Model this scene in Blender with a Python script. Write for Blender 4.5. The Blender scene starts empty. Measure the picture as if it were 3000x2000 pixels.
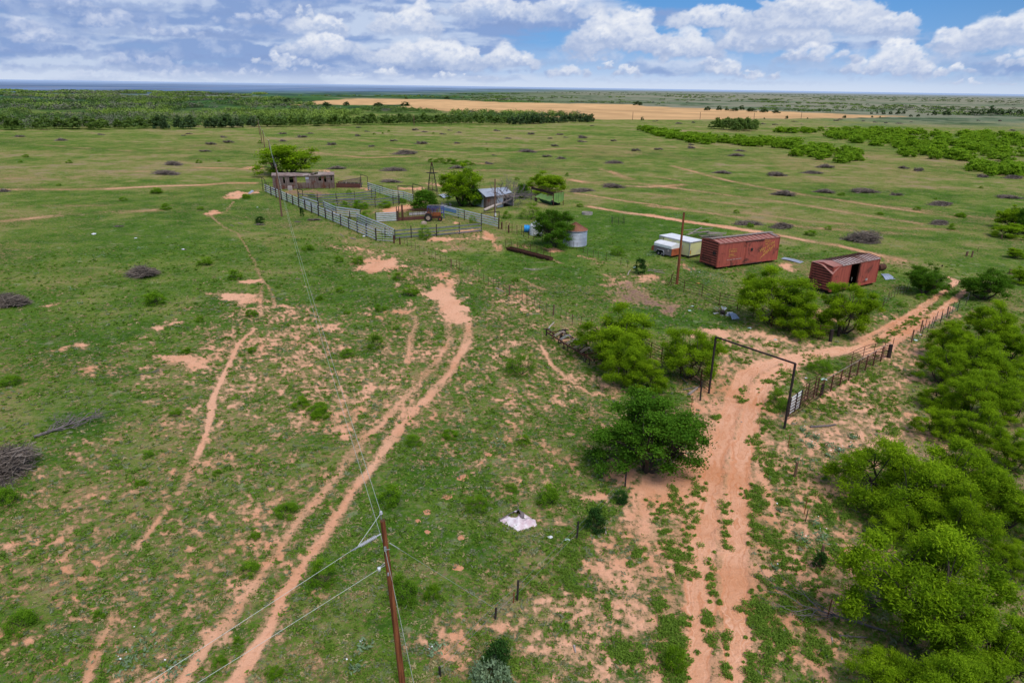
import bpy, math, random
import numpy as np
from math import sin, cos, atan, atan2, radians, hypot, pi, sqrt
from mathutils import Vector, Matrix

random.seed(7)
rng = np.random.default_rng(7)
scene = bpy.context.scene
COL = scene.collection

# ------------------------------------------------------------------ camera
FPX, CAMH = 2000.0, 22.0
PITCH, ROLL = atan(746 / 2000), radians(0.84)
CAMROT = Matrix.Rotation(pi / 2 - PITCH, 3, 'X') @ Matrix.Rotation(ROLL, 3, 'Z')
cam_data = bpy.data.cameras.new("camera")
cam_data.sensor_width = 36.0
cam_data.lens = 24.0
cam_data.clip_start = 0.1
cam_data.clip_end = 300000
cam = bpy.data.objects.new("camera", cam_data)
cam.matrix_world = Matrix.Translation((0, 0, CAMH)) @ CAMROT.to_4x4()
COL.objects.link(cam)
scene.camera = cam

# survey helpers: where on the ground a point of the photograph lies (used only to take measurements)
CROPS = {'A': (700, 400, 2.94), 'B': (1300, 450, 3.36), 'C': (1800, 600, 2.6133), 'D': (1500, 850, 2.6133),
         'E': (2000, 900, 2.352), 'F': (0, 0, 2.352), 'G': (800, 0, 1.96), 'H': (1900, 0, 2.138), 'I': (0, 500, 2.352),
         'J': (0, 1100, 1.742), 'K': (900, 1100, 1.742), 'L': (1800, 1300, 1.96), 'M': (2500, 600, 3.92),
         'N': (900, 550, 2.4125), 'b1': (2030, 670, 8.4), 'b2': (2340, 730, 9.046), 'tr': (1890, 670, 12.379),
         'ms': (1330, 530, 6.72), 'co': (1050, 580, 7.84), 'po': (1000, 1500, 7.84), 'ha': (1580, 960, 11.76),
         'ga': (2250, 980, 5.2275), 'sh': (750, 440, 6.72), 'd': (0, 0, 0.784)}

def px(k, x, y):
    a, b, s = CROPS[k]
    return a + x / s, b + y / s

def at_px(x, y, z=0.0):
    d = CAMROT @ Vector(((x - 1500) / FPX, -(y - 1000) / FPX, -1))
    t = (z - CAMH) / d.z
    return Vector((d.x * t, d.y * t, z))

def g(k, x, y, z=0.0):
    return at_px(*px(k, x, y), z)

def proj(p):
    q = CAMROT.transposed() @ (Vector(p) - Vector((0, 0, CAMH)))
    return 1500 - FPX * q.x / q.z, 1000 + FPX * q.y / q.z

def ppm(p):                       # photo pixels per metre at a point
    q = CAMROT.transposed() @ (Vector(p) - Vector((0, 0, CAMH)))
    return FPX / -q.z

def tall(base, ytop):             # height of an upright thing from its base and the photo row of its top
    lo, hi = 0.0, 40.0
    for _ in range(40):
        m = (lo + hi) / 2
        if proj((base.x, base.y, m))[1] > ytop: lo = m
        else: hi = m
    return lo

def gh(k, x, y, yt):
    b = g(k, x, y)
    return b, tall(b, px(k, x, yt)[1])

# ------------------------------------------------------------------ mesh helpers
class MB:
    def __init__(self): self.v = []; self.f = []; self.mi = []
    def face(self, pts, mi=0):
        n = len(self.v); self.v += [tuple(p) for p in pts]; self.f.append(tuple(range(n, n + len(pts)))); self.mi.append(mi)
    def box(self, c, s, rot=None, mi=0):
        n = len(self.v); c = Vector(c); h = [x / 2 for x in s]
        for z in (-1, 1):
            for y in (-1, 1):
                for x in (-1, 1):
                    p = Vector((x * h[0], y * h[1], z * h[2]))
                    if rot is not None: p = rot @ p
                    self.v.append(tuple(c + p))
        for q in ((0, 2, 3, 1), (4, 5, 7, 6), (0, 1, 5, 4), (2, 6, 7, 3), (0, 4, 6, 2), (1, 3, 7, 5)):
            self.f.append(tuple(n + i for i in q)); self.mi.append(mi)
    def bar(self, p, q, w, h, mi=0, up=(0, 0, 1)):
        p, q = Vector(p), Vector(q); d = (q - p); L = d.length
        if L < 1e-6: return
        d /= L; u = Vector(up); s = d.cross(u)
        if s.length < 1e-3: s = d.cross(Vector((1, 0, 0)))
        s.normalize(); u = s.cross(d).normalized()
        self.box((p + q) / 2, (L, w, h), Matrix((d, s, u)).transposed(), mi)
    def tube(self, pts, rad, n=8, mi=0, cap=True):
        pts = [Vector(p) for p in pts]
        if not isinstance(rad, (list, tuple)): rad = [rad] * len(pts)
        base = len(self.v); prev = None
        for i, p in enumerate(pts):
            d = (pts[min(i + 1, len(pts) - 1)] - pts[max(i - 1, 0)])
            if d.length < 1e-9: d = Vector((0, 0, 1))
            d.normalize()
            a = prev if prev is not None else (Vector((0, 0, 1)) if abs(d.z) < .9 else Vector((1, 0, 0)))
            a = (a - d * a.dot(d))
            if a.length < 1e-4: a = d.orthogonal()
            a.normalize(); prev = a; b = d.cross(a)
            for k in range(n):
                t = 2 * pi * k / n
                self.v.append(tuple(p + (a * cos(t) + b * sin(t)) * rad[i]))
        for i in range(len(pts) - 1):
            for k in range(n):
                o = base + i * n; k2 = (k + 1) % n
                self.f.append((o + k, o + k2, o + n + k2, o + n + k)); self.mi.append(mi)
        if cap:
            self.f.append(tuple(base + k for k in range(n))[::-1]); self.mi.append(mi)
            o = base + (len(pts) - 1) * n
            self.f.append(tuple(o + k for k in range(n))); self.mi.append(mi)
    def extrude(self, prof, p, q, mi=0, closed=True):
        # prof: list of (side, up) points swept from p to q (side is horizontal, square to the run)
        p, q = Vector(p), Vector(q); d = (q - p).normalized()
        s = d.cross(Vector((0, 0, 1))).normalized(); u = s.cross(d).normalized()
        n = len(self.v); m = len(prof)
        for e in (p, q):
            for a, b in prof: self.v.append(tuple(e + s * a + u * b))
        for i in range(m if closed else m - 1):
            j = (i + 1) % m
            self.f.append((n + i, n + j, n + m + j, n + m + i)); self.mi.append(mi)
        if closed:
            self.f.append(tuple(n + i for i in range(m))[::-1]); self.mi.append(mi)
            self.f.append(tuple(n + m + i for i in range(m))); self.mi.append(mi)
    def lathe(self, prof, c=(0, 0, 0), n=32, mi=0, axis='z'):
        base = len(self.v); c = Vector(c)
        for r, z in prof:
            for k in range(n):
                t = 2 * pi * k / n
                p = (r * cos(t), r * sin(t), z) if axis == 'z' else ((z, r * cos(t), r * sin(t)) if axis == 'x' else (r * cos(t), z, r * sin(t)))
                self.v.append(tuple(c + Vector(p)))
        for i in range(len(prof) - 1):
            for k in range(n):
                o = base + i * n; k2 = (k + 1) % n
                self.f.append((o + k, o + k2, o + n + k2, o + n + k)); self.mi.append(mi)
    def build(self, name, mats, parent=None, origin=None, smooth=False):
        if not isinstance(mats, (list, tuple)): mats = [mats]
        v = self.v
        if origin is not None:
            ox, oy, oz = origin; v = [(a - ox, b - oy, c - oz) for a, b, c in v]
        me = bpy.data.meshes.new(name); me.from_pydata(v, [], self.f)
        for m in mats: me.materials.append(m)
        if len(mats) > 1: me.polygons.foreach_set('material_index', self.mi)
        if smooth: me.polygons.foreach_set('use_smooth', [True] * len(self.f))
        me.update()
        o = bpy.data.objects.new(name, me); COL.objects.link(o)
        if parent is not None: o.parent = parent
        elif origin is not None: o.location = origin
        return o

def np_mesh(name, V, Fq, mats, attrs=None, loops=4, smooth=False):
    me = bpy.data.meshes.new(name); nf = len(Fq)
    me.vertices.add(len(V)); me.vertices.foreach_set('co', np.asarray(V, np.float32).ravel())
    me.loops.add(nf * loops); me.loops.foreach_set('vertex_index', np.asarray(Fq, np.int32).ravel())
    me.polygons.add(nf); me.polygons.foreach_set('loop_start', np.arange(nf, dtype=np.int32) * loops)
    me.polygons.foreach_set('loop_total', np.full(nf, loops, np.int32))
    if smooth: me.polygons.foreach_set('use_smooth', np.ones(nf, bool))
    for m in (mats if isinstance(mats, (list, tuple)) else [mats]): me.materials.append(m)
    me.update()
    for k, a in (attrs or {}).items():
        at = me.attributes.new(k, 'FLOAT', 'POINT'); at.data.foreach_set('value', np.asarray(a, np.float32))
    me.validate()
    return me

def tag(o, label=None, cat=None, group=None, kind=None):
    if label: o['label'] = label
    if cat: o['category'] = cat
    if group: o['group'] = group
    if kind: o['kind'] = kind
    return o

def thing(name, loc, label, cat, group=None, rz=0.0):
    o = bpy.data.objects.new(name, None); COL.objects.link(o)
    o.empty_display_size = .2
    o.location = loc; o.rotation_euler = (0, 0, rz)
    return tag(o, label, cat, group)

def copy_tree(o, parent=None):
    c = o.copy(); COL.objects.link(c)
    if parent is not None: c.parent = parent
    for ch in list(o.children): copy_tree(ch, c)
    return c

# ------------------------------------------------------------------ materials
def srgb(r, gg, b):
    f = lambda c: (c / 255 / 12.92) if c / 255 <= .04045 else ((c / 255 + .055) / 1.055) ** 2.4
    return (f(r), f(gg), f(b), 1)

class NT:
    def __init__(self, name):
        self.m = bpy.data.materials.new(name); self.m.use_nodes = True
        self.t = self.m.node_tree; self.t.nodes.clear()
        self.out = self.n('ShaderNodeOutputMaterial')
    def n(self, kind, **kw):
        nd = self.t.nodes.new(kind)
        for k, v in kw.items(): setattr(nd, k, v)
        return nd
    def link(self, a, b): self.t.links.new(a, b)
    def setin(self, sock, v):
        if hasattr(v, 'is_output') or isinstance(v, bpy.types.NodeSocket): self.link(v, sock)
        else: sock.default_value = v
    def math(self, op, a, b=0.0, c=0.0, clamp=False):
        nd = self.n('ShaderNodeMath', operation=op, use_clamp=clamp)
        for s, v in zip(nd.inputs, (a, b, c)): self.setin(s, v)
        return nd.outputs[0]
    def mix(self, f, a, b, mode='MIX'):
        nd = self.n('ShaderNodeMix', data_type='RGBA', blend_type=mode)
        self.setin(nd.inputs[0], f); self.setin(nd.inputs[6], a); self.setin(nd.inputs[7], b)
        return nd.outputs[2]
    def coord(self, scale=(1, 1, 1), which='Object'):
        tc = self.n('ShaderNodeTexCoord'); mp = self.n('ShaderNodeMapping')
        mp.inputs['Scale'].default_value = scale
        self.link(tc.outputs[which], mp.inputs[0]); return mp.outputs[0]
    def noise(self, vec, scale, detail=4, rough=.55, dist=0.0):
        nd = self.n('ShaderNodeTexNoise')
        self.link(vec, nd.inputs['Vector']); nd.inputs['Scale'].default_value = scale
        nd.inputs['Detail'].default_value = detail; nd.inputs['Roughness'].default_value = rough
        nd.inputs['Distortion'].default_value = dist
        return nd.outputs['Fac']
    def ramp(self, f, stops):
        nd = self.n('ShaderNodeValToRGB'); e = nd.color_ramp.elements
        while len(e) > 1: e.remove(e[-1])
        e[0].position = stops[0][0]; e[0].color = stops[0][1]
        for p, c in stops[1:]:
            x = e.new(p); x.color = c
        self.link(f, nd.inputs[0]); return nd.outputs[0]
    def sstep(self, f, lo, hi):
        nd = self.n('ShaderNodeMapRange', interpolation_type='SMOOTHSTEP')
        self.setin(nd.inputs[0], f); nd.inputs[1].default_value = lo; nd.inputs[2].default_value = hi
        return nd.outputs[0]
    def attr(self, name):
        nd = self.n('ShaderNodeAttribute', attribute_name=name); return nd
    def bsdf(self, col, rough=.8, metal=0.0, bump=None, bstr=.3, bdist=.05):
        b = self.n('ShaderNodeBsdfPrincipled')
        self.setin(b.inputs['Base Color'], col); self.setin(b.inputs['Roughness'], rough)
        self.setin(b.inputs['Metallic'], metal)
        b.inputs['Specular IOR Level'].default_value = .25
        if bump is not None:
            bp = self.n('ShaderNodeBump'); bp.inputs['Strength'].default_value = bstr; bp.inputs['Distance'].default_value = bdist
            self.link(bump, bp.inputs['Height']); self.link(bp.outputs[0], b.inputs['Normal'])
        self.link(b.outputs[0], self.out.inputs[0])
        return b

def c4(c): return tuple(c) + (1,) if len(c) == 3 else tuple(c)

def weathered(name, c1, c2, rust=None, amount=.5, scale=2.0, stretch=(1, 1, 1), rough=.75, metal=0.0, bump=.3):
    t = NT(name); v = t.coord(stretch); vr = t.coord((1, 1, 1))
    n1 = t.noise(v, scale, 6, .6); n2 = t.noise(vr, scale * .6, 8, .68, .4); n3 = t.noise(v, scale * 9, 3, .6)
    col = t.mix(t.sstep(n1, .32, .68), c4(c1), c4(c2))
    col = t.mix(t.math('MULTIPLY', t.sstep(n3, .45, .75), .35), col, tuple(x * .55 for x in c2[:3]) + (1,))
    if rust is not None:
        col = t.mix(t.sstep(n2, .72 - .4 * amount, .80 - .3 * amount), col, t.mix(n3, c4(rust), tuple(x * .45 for x in rust[:3]) + (1,)))
    t.bsdf(col, rough, metal, n3, bump, .02)
    return t.m

M = {}
def mats():
    W = weathered
    M['bark'] = W('bark_brown', (.10, .075, .055), (.05, .038, .03), scale=4, stretch=(1, 1, .3), rough=.9)
    M['bark_dark'] = W('bark_dark', (.055, .045, .038), (.03, .024, .02), scale=4, rough=.9)
    M['deadwood'] = W('dead_wood_grey', (.20, .17, .165), (.10, .085, .085), scale=6, rough=.9)
    M['brush'] = W('brush_twigs_grey', (.14, .112, .092), (.06, .048, .040), scale=1.2, rough=.95)
    M['deadpale'] = W('dead_wood_pale', (.52, .44, .38), (.36, .30, .27), scale=3, rough=.85)
    M['pole'] = W('pole_wood', (.31, .105, .042), (.10, .030, .013), scale=2.0, stretch=(7, 7, .30), rough=.7)
    M['polegrey'] = W('pole_wood_grey', (.22, .12, .075), (.12, .068, .045), scale=2.2, stretch=(5, 5, .35), rough=.8)
    M['shedwood'] = W('grey_boards', (.23, .18, .16), (.10, .075, .068), rust=(.17, .062, .04), amount=.55, scale=1.3, stretch=(5, 5, .25), rough=.92)
    M['shedred'] = W('red_boards', (.15, .055, .042), (.075, .038, .034), scale=1.3, stretch=(.4, 5, 5), rough=.92)
    M['shedroof'] = W('old_roof', (.30, .235, .215), (.18, .12, .105), rust=(.45, .38, .33), amount=.5, scale=.8, rough=.9)
    M['galv'] = W('galvanised_rail', (.70, .72, .76), (.50, .52, .57), scale=1.5, stretch=(1, 1, 3), rough=.5, metal=.25)
    M['galvdark'] = W('galvanised_rail_dark', (.22, .23, .26), (.13, .14, .16), scale=1.5, rough=.6, metal=.2)
    M['tin'] = W('corrugated_tin', (.46, .50, .58), (.34, .37, .44), rust=(.22, .18, .16), amount=.12, scale=.8, rough=.5, metal=.2)
    M['tinrust'] = W('rusted_tin', (.30, .125, .075), (.20, .09, .06), rust=(.48, .40, .38), amount=.45, scale=.7, rough=.75)
    M['rust'] = W('rusty_pipe', (.115, .045, .026), (.06, .026, .018), scale=3, rough=.85)
    M['rustorange'] = W('rusty_orange', (.28, .085, .03), (.14, .045, .022), scale=3, rough=.85)
    M['darksteel'] = W('dark_steel', (.045, .032, .03), (.024, .019, .018), scale=3, rough=.8)
    M['boxred'] = W('boxcar_red', (.41, .098, .068), (.30, .070, .052), rust=(.18, .060, .045), amount=.5, scale=1.1, stretch=(3.5, 3.5, .4), rough=.75)
    M['boxroof'] = W('boxcar_roof', (.42, .20, .165), (.33, .145, .12), rust=(.48, .30, .25), amount=.4, scale=.8, rough=.8)
    M['boxroofpale'] = W('boxcar_roof_worn', (.50, .41, .40), (.36, .23, .20), rust=(.22, .10, .075), amount=.6, scale=.55, rough=.75)
    M['board'] = W('weathered_board', (.36, .30, .27), (.22, .17, .15), scale=2, stretch=(1, 6, 6), rough=.9)
    M['letter'] = W('faded_yellow_paint', (.66, .34, .09), (.52, .23, .07), rust=(.36, .10, .06), amount=.28, scale=5, rough=.8)
    M['letterwhite'] = W('faded_white_paint', (.55, .50, .47), (.40, .30, .28), scale=6, rough=.8)
    M['black'] = W('interior_shade', (.015, .014, .013), (.008, .008, .008), rough=.95)  # near-black colour standing in for the shade inside openings
    M['white'] = W('white_paint', (.80, .80, .80), (.70, .70, .72), scale=1.2, rough=.55)
    M['cream'] = W('pale_yellow_paint', (.62, .63, .30), (.55, .54, .28), rust=(.62, .60, .46), amount=.55, scale=.9, rough=.6)
    M['camper'] = W('grey_camper_body', (.24, .20, .20), (.17, .145, .145), rust=(.30, .15, .10), amount=.2, scale=1.5, rough=.8)
    M['orange'] = W('orange_rust_panel', (.42, .11, .045), (.28, .075, .035), scale=2, rough=.8)
    M['green'] = W('green_machine_paint', (.20, .34, .09), (.14, .26, .075), rust=(.20, .09, .04), amount=.42, scale=1.2, rough=.7)
    M['greendark'] = W('dark_green_paint', (.02, .09, .05), (.015, .06, .035), scale=1.2, rough=.7)
    M['blue'] = W('blue_plastic', (.02, .30, .68), (.02, .24, .58), scale=2, rough=.5)
    M['bluepaint'] = W('blue_paint', (.09, .25, .48), (.25, .36, .50), scale=1.6, rough=.6)
    M['royal'] = W('royal_blue_paint', (.06, .07, .32), (.09, .08, .22), scale=2, rough=.7)
    M['rubber'] = W('black_rubber', (.02, .02, .02), (.03, .028, .026), scale=3, rough=.9)
    M['tank'] = W('white_poly_tank', (.72, .72, .74), (.60, .61, .64), scale=1.5, rough=.5)
    M['concrete'] = W('concrete_ring', (.40, .36, .32), (.28, .25, .23), scale=2, rough=.9)
    M['cloth'] = W('dirty_white_cloth', (.82, .76, .77), (.60, .44, .47), scale=2.6, rough=.9)
    M['clothdark'] = W('dirty_grey_lining', (.10, .09, .10), (.20, .16, .16), scale=3, rough=.95)
    M['wire'] = W('aluminium_wire', (.55, .58, .52), (.45, .48, .44), rough=.5)
    M['steel'] = W('grey_steel', (.40, .42, .45), (.28, .29, .32), scale=4, rough=.5, metal=.3)
    M['insul'] = W('grey_insulator', (.50, .51, .55), (.40, .41, .45), scale=6, rough=.4)
    M['stone'] = W('pale_rock', (.42, .33, .26), (.30, .22, .18), scale=3, rough=.95)
    M['sand'] = W('sandy_soil', (.60, .29, .16), (.50, .23, .12), scale=2, rough=.95)
    M['trash'] = W('pale_green_plastic', (.42, .62, .56), (.62, .72, .70), scale=4, rough=.6)
    M['yellow'] = W('faded_yellow_metal', (.50, .30, .06), (.38, .22, .05), scale=4, rough=.8)

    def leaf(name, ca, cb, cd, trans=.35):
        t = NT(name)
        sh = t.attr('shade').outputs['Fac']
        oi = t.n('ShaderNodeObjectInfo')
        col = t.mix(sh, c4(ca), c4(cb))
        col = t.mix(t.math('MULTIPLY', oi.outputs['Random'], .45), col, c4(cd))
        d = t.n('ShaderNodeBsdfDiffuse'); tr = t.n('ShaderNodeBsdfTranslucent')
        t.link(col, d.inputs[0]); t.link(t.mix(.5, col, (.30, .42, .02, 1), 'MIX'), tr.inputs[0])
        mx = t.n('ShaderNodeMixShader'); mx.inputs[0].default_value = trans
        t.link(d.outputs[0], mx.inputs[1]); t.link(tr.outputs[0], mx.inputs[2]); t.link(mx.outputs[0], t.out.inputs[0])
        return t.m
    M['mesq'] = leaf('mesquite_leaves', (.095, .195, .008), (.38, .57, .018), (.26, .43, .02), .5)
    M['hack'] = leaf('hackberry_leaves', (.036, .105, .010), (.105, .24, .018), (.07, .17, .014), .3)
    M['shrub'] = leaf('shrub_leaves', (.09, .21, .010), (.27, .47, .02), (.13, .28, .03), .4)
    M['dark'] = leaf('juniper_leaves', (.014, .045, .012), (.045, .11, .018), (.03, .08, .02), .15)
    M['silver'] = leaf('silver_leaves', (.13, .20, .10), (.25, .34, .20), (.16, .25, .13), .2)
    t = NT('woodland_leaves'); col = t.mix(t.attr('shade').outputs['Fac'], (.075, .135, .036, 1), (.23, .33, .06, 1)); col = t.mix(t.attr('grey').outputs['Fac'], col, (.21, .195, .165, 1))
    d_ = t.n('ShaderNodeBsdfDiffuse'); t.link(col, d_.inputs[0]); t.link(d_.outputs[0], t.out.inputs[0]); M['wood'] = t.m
    M['farleaf'] = leaf('far_leaves', (.085, .15, .035), (.19, .29, .055), (.13, .19, .07), .3)
    M['fartree'] = leaf('far_tree_leaves', (.035, .07, .030), (.08, .135, .045), (.09, .13, .07), .15)
    M['thick'] = leaf('thicket_leaves', (.14, .28, .018), (.34, .54, .03), (.22, .38, .04), .5)
    M['grass'] = leaf('grass_blades', (.085, .19, .018), (.19, .31, .035), (.17, .26, .05), .35)
    M['weed'] = leaf('grey_weeds', (.17, .20, .11), (.29, .31, .19), (.22, .25, .14), .3)
    M['dry'] = leaf('dry_grass', (.36, .29, .14), (.52, .42, .22), (.42, .35, .2), .3)
mats()
# ------------------------------------------------------------------ light
SUN_EL, SUN_AZ = radians(58), radians(150)      # azimuth clockwise from +Y: behind the camera, to its right
world = bpy.data.worlds.new("World"); scene.world = world; world.use_nodes = True
wt = world.node_tree; bg = wt.nodes['Background']
skyn = wt.nodes.new('ShaderNodeTexSky'); skyn.sky_type = 'NISHITA'; skyn.sun_disc = False
skyn.sun_elevation = SUN_EL; skyn.sun_rotation = SUN_AZ
skyn.air_density = 1.0; skyn.dust_density = 1.5
wt.links.new(skyn.outputs[0], bg.inputs[0]); bg.inputs[1].default_value = 0.15
sd = bpy.data.lights.new("sun", 'SUN'); sd.energy = 2.55; sd.angle = radians(34); sd.color = (1.0, .96, .90)
sun = bpy.data.objects.new("sun", sd); COL.objects.link(sun)
sdir = Vector((sin(SUN_AZ) * cos(SUN_EL), cos(SUN_AZ) * cos(SUN_EL), sin(SUN_EL)))
sun.rotation_euler = sdir.to_track_quat('Z', 'Y').to_euler(); sun.location = (0, 0, 80)
scene.view_settings.view_transform = 'Standard'; scene.view_settings.look = 'None'
scene.view_settings.exposure = 0; scene.view_settings.gamma = 1
scene.render.engine = 'CYCLES'
scene.cycles.max_bounces = 6; scene.cycles.diffuse_bounces = 3; scene.cycles.transparent_max_bounces = 4
scene.cycles.use_denoising = True

# ------------------------------------------------------------------ numpy noise
def _hash(ix, iy, s):
    h = (ix.astype(np.int64) * 374761393 + iy.astype(np.int64) * 668265263 + s * 974711) & 0x7fffffff
    h = ((h ^ (h >> 13)) * 1274126177) & 0x7fffffff
    return ((h ^ (h >> 16)) & 0xffff) / 65535.0
def vnoise(x, y, s=0):
    ix = np.floor(x); iy = np.floor(y); fx = x - ix; fy = y - iy
    fx = fx * fx * fx * (fx * (fx * 6 - 15) + 10); fy = fy * fy * fy * (fy * (fy * 6 - 15) + 10)
    a = _hash(ix, iy, s); b = _hash(ix + 1, iy, s); c = _hash(ix, iy + 1, s); d = _hash(ix + 1, iy + 1, s)
    return (a + (b - a) * fx) * (1 - fy) + (c + (d - c) * fx) * fy
def fbm(x, y, s=0, o=4, gain=.5):
    t = np.zeros_like(x); w = 1.0; n = 0.0
    for i in range(o):
        ca, sa = cos(.6 * i), sin(.6 * i); f = 2.03 ** i
        t += w * vnoise((x * ca - y * sa) * f + 17.3 * i, (x * sa + y * ca) * f - 9.1 * i, s + i); n += w; w *= gain
    return t / n            # 0..1, mean .5
def sst(x, a, b):
    t = np.clip((x - a) / (b - a), 0, 1); return t * t * (3 - 2 * t)

# ------------------------------------------------------------------ sky dome with cumulus
def build_sky():
    az = np.concatenate([np.arange(-180, -48, 4.0), np.arange(-48, 48.01, .065), np.arange(52, 180.1, 4.0)])
    el = np.concatenate([np.arange(-.8, 9.6, .06), np.array([10.5, 12, 14, 17, 20, 24, 28, 32, 36])])
    AZ, EL = np.meshgrid(az, el)
    t = np.clip(EL / 8.0, 0, 1)[..., None]
    lin = lambda *c: np.array(srgb(*c)[:3])
    hor, mid, top = lin(196, 214, 240), lin(122, 172, 226), lin(76, 146, 214)
    t2 = np.clip(EL / 3.2, 0, 1)[..., None]
    C = np.where(t2 < 1, hor + (mid - hor) * t2, mid + (top - mid) * np.clip((EL[..., None] - 3.2) / 5, 0, 1))
    side = (sst(-AZ, 8, 36))[..., None]
    C = C * (1 - side) + side * (lin(140, 178, 220) * (1 - t) + lin(88, 138, 198) * t)
    side = (sst(AZ, 24, 38))[..., None] * .55
    C = C * (1 - side) + side * (lin(150, 182, 216) * (1 - t) + lin(70, 130, 190) * t)
    wx = (fbm(AZ * .9, EL * 1.5, 3, 5, .58) - .5); wy = (fbm(AZ * .9 + 40, EL * 1.5, 9, 5, .58) - .5)
    fine = fbm(AZ * 3.2, EL * 4.2, 21, 5, .62) - .5
    def azel(x, y):
        d = CAMROT @ Vector(((x - 1500) / FPX, -(y - 1000) / FPX, -1))
        return math.degrees(atan2(d.x, d.y)), math.degrees(atan2(d.z, hypot(d.x, d.y)))
    def puff(cx, cy, rx, ry, ct, cb, alpha, soft, warp):
        nonlocal C
        m0, m1 = np.searchsorted(az, [cx - rx * 1.5 - .5, cx + rx * 1.5 + .5]); k0, k1 = np.searchsorted(el, [cy - ry * 1.6 - .4, cy + ry * 1.6 + .4])
        if m1 <= m0 or k1 <= k0: return
        s = np.s_[k0:k1, m0:m1]
        dx = (AZ[s] - cx + wx[s] * warp * rx * 1.5 + fine[s] * warp * .55) / rx
        dy = (EL[s] - cy + wy[s] * warp * ry * 1.5 + fine[s] * warp * .45) / ry
        r = np.sqrt(dx * dx + dy * dy)
        a = alpha * (1 - sst(r, 1 - soft, 1.02))
        sh = np.clip(.5 + .52 * dy + .16 * dx + fine[s] * .8 + wy[s] * .5, 0, 1)
        sh = (sh * sh * (3 - 2 * sh))[..., None]
        col = cb + (ct - cb) * sh
        C[s] = C[s] * (1 - a[..., None]) + col * a[..., None]
    r_ = random.Random(5)
    white, shade = lin(244, 246, 250), lin(170, 188, 222)
    def cloud(x, yb, w, h, ct=white, cb=shade, n=26, alpha=.82, soft=.62, warp=.75):
        a0, e0 = azel(x * 1.2755, yb * 1.2755); W = w * 1.2755 / FPX * 57.3; Hh = h * 1.2755 / FPX * 57.3
        # shaded flat base first, billows over it from the top down
        for i in range(max(3, n // 6)):
            puff(a0 + r_.uniform(-.36, .36) * W, e0 + .16 * Hh, W * r_.uniform(.2, .34), Hh * .24, cb * 1.04, cb * .93, alpha * .8, .8, warp)
        L = []
        for i in range(n):
            u = r_.uniform(-.5, .5); topv = (1 - abs(2 * u) ** 2.0) * (.72 + .28 * r_.random())
            L.append((u, r_.uniform(.12, 1) * topv * .9))
        L.sort(key=lambda q: -q[1])
        for u, v in L:
            rr = (.19 + .18 * r_.random()) * min(Hh * 1.25, W * .55) * (1 - .3 * abs(u))
            k = min(1, .30 + v * 1.05)
            top_c = cb + (ct - cb) * k; bot_c = cb * (.95 + .1 * k) + (ct - cb) * max(0, k - .5) * .55
            puff(a0 + u * W * .86, e0 + .08 * Hh + v * Hh * .86, rr * 1.3, rr * .9, top_c, bot_c, alpha, soft, warp)
    gdeck, gtop = lin(138, 163, 210), lin(200, 213, 236)
    d1 = fbm(AZ * .085 + 3 + wx * .25, EL * .60 + wy * .3, 71, 5, .46); d2 = fbm(AZ * .16 + 8 + wx * .25, EL * 1.0 + 4 + wy * .3, 77, 5, .48)
    cover = sst(-AZ, -8, 12) * .52 + .40 - .10 * sst(AZ, 2, 12)
    da = sst(d1 + .35 * (d2 - .5) + (cover - .5) * .75, .42, .62)[..., None] * .88
    lit = sst(d2 + .8 * (fbm(AZ * .085 + 3 + wx * .25, EL * .60 - .25 + wy * .3, 71, 5, .46) - d1) + .15 * wy, .42, .66)[..., None]
    dcol = gdeck + (gtop - gdeck) * lit
    C = C * (1 - da) + dcol * da
    # soft grey deck to the left
    for x, y, w, h in [(120, 40, 420, 55), (480, 34, 620, 50), (860, 30, 360, 40), (260, 84, 520, 52), (640, 92, 560, 46), (180, 128, 420, 44), (520, 140, 620, 42),
                       (860, 128, 420, 34), (300, 168, 560, 34), (760, 172, 560, 30), (1080, 168, 420, 30), (1240, 64, 420, 60), (60, 90, 200, 40)]:
        cloud(x, y, w, h, gtop, gdeck, 22, .55, .85, .9)
    for x, y, w, h in [(1700, 170, 560, 50), (2000, 150, 420, 50), (1600, 120, 420, 50), (1850, 90, 420, 50), (2260, 150, 240, 50), (1350, 150, 300, 40), (2200, 190, 420, 30), (1500, 192, 600, 24)]:
        cloud(x, y, w, h, lin(205, 218, 240), lin(160, 184, 222), 16, .42, .9, .9)
    lw = lin(214, 222, 240)
    for x, y, w, h in [(270, 66, 130, 34), (600, 62, 260, 34), (400, 86, 140, 24), (60, 70, 60, 26), (150, 22, 120, 24), (330, 158, 150, 34), (400, 181, 170, 22), (110, 100, 120, 26), (700, 166, 140, 24), (560, 175, 120, 16), (220, 182, 200, 16)]:
        cloud(x, y, w, h, lw, lin(150, 172, 214), 18, .7, .7, .9)
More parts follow.
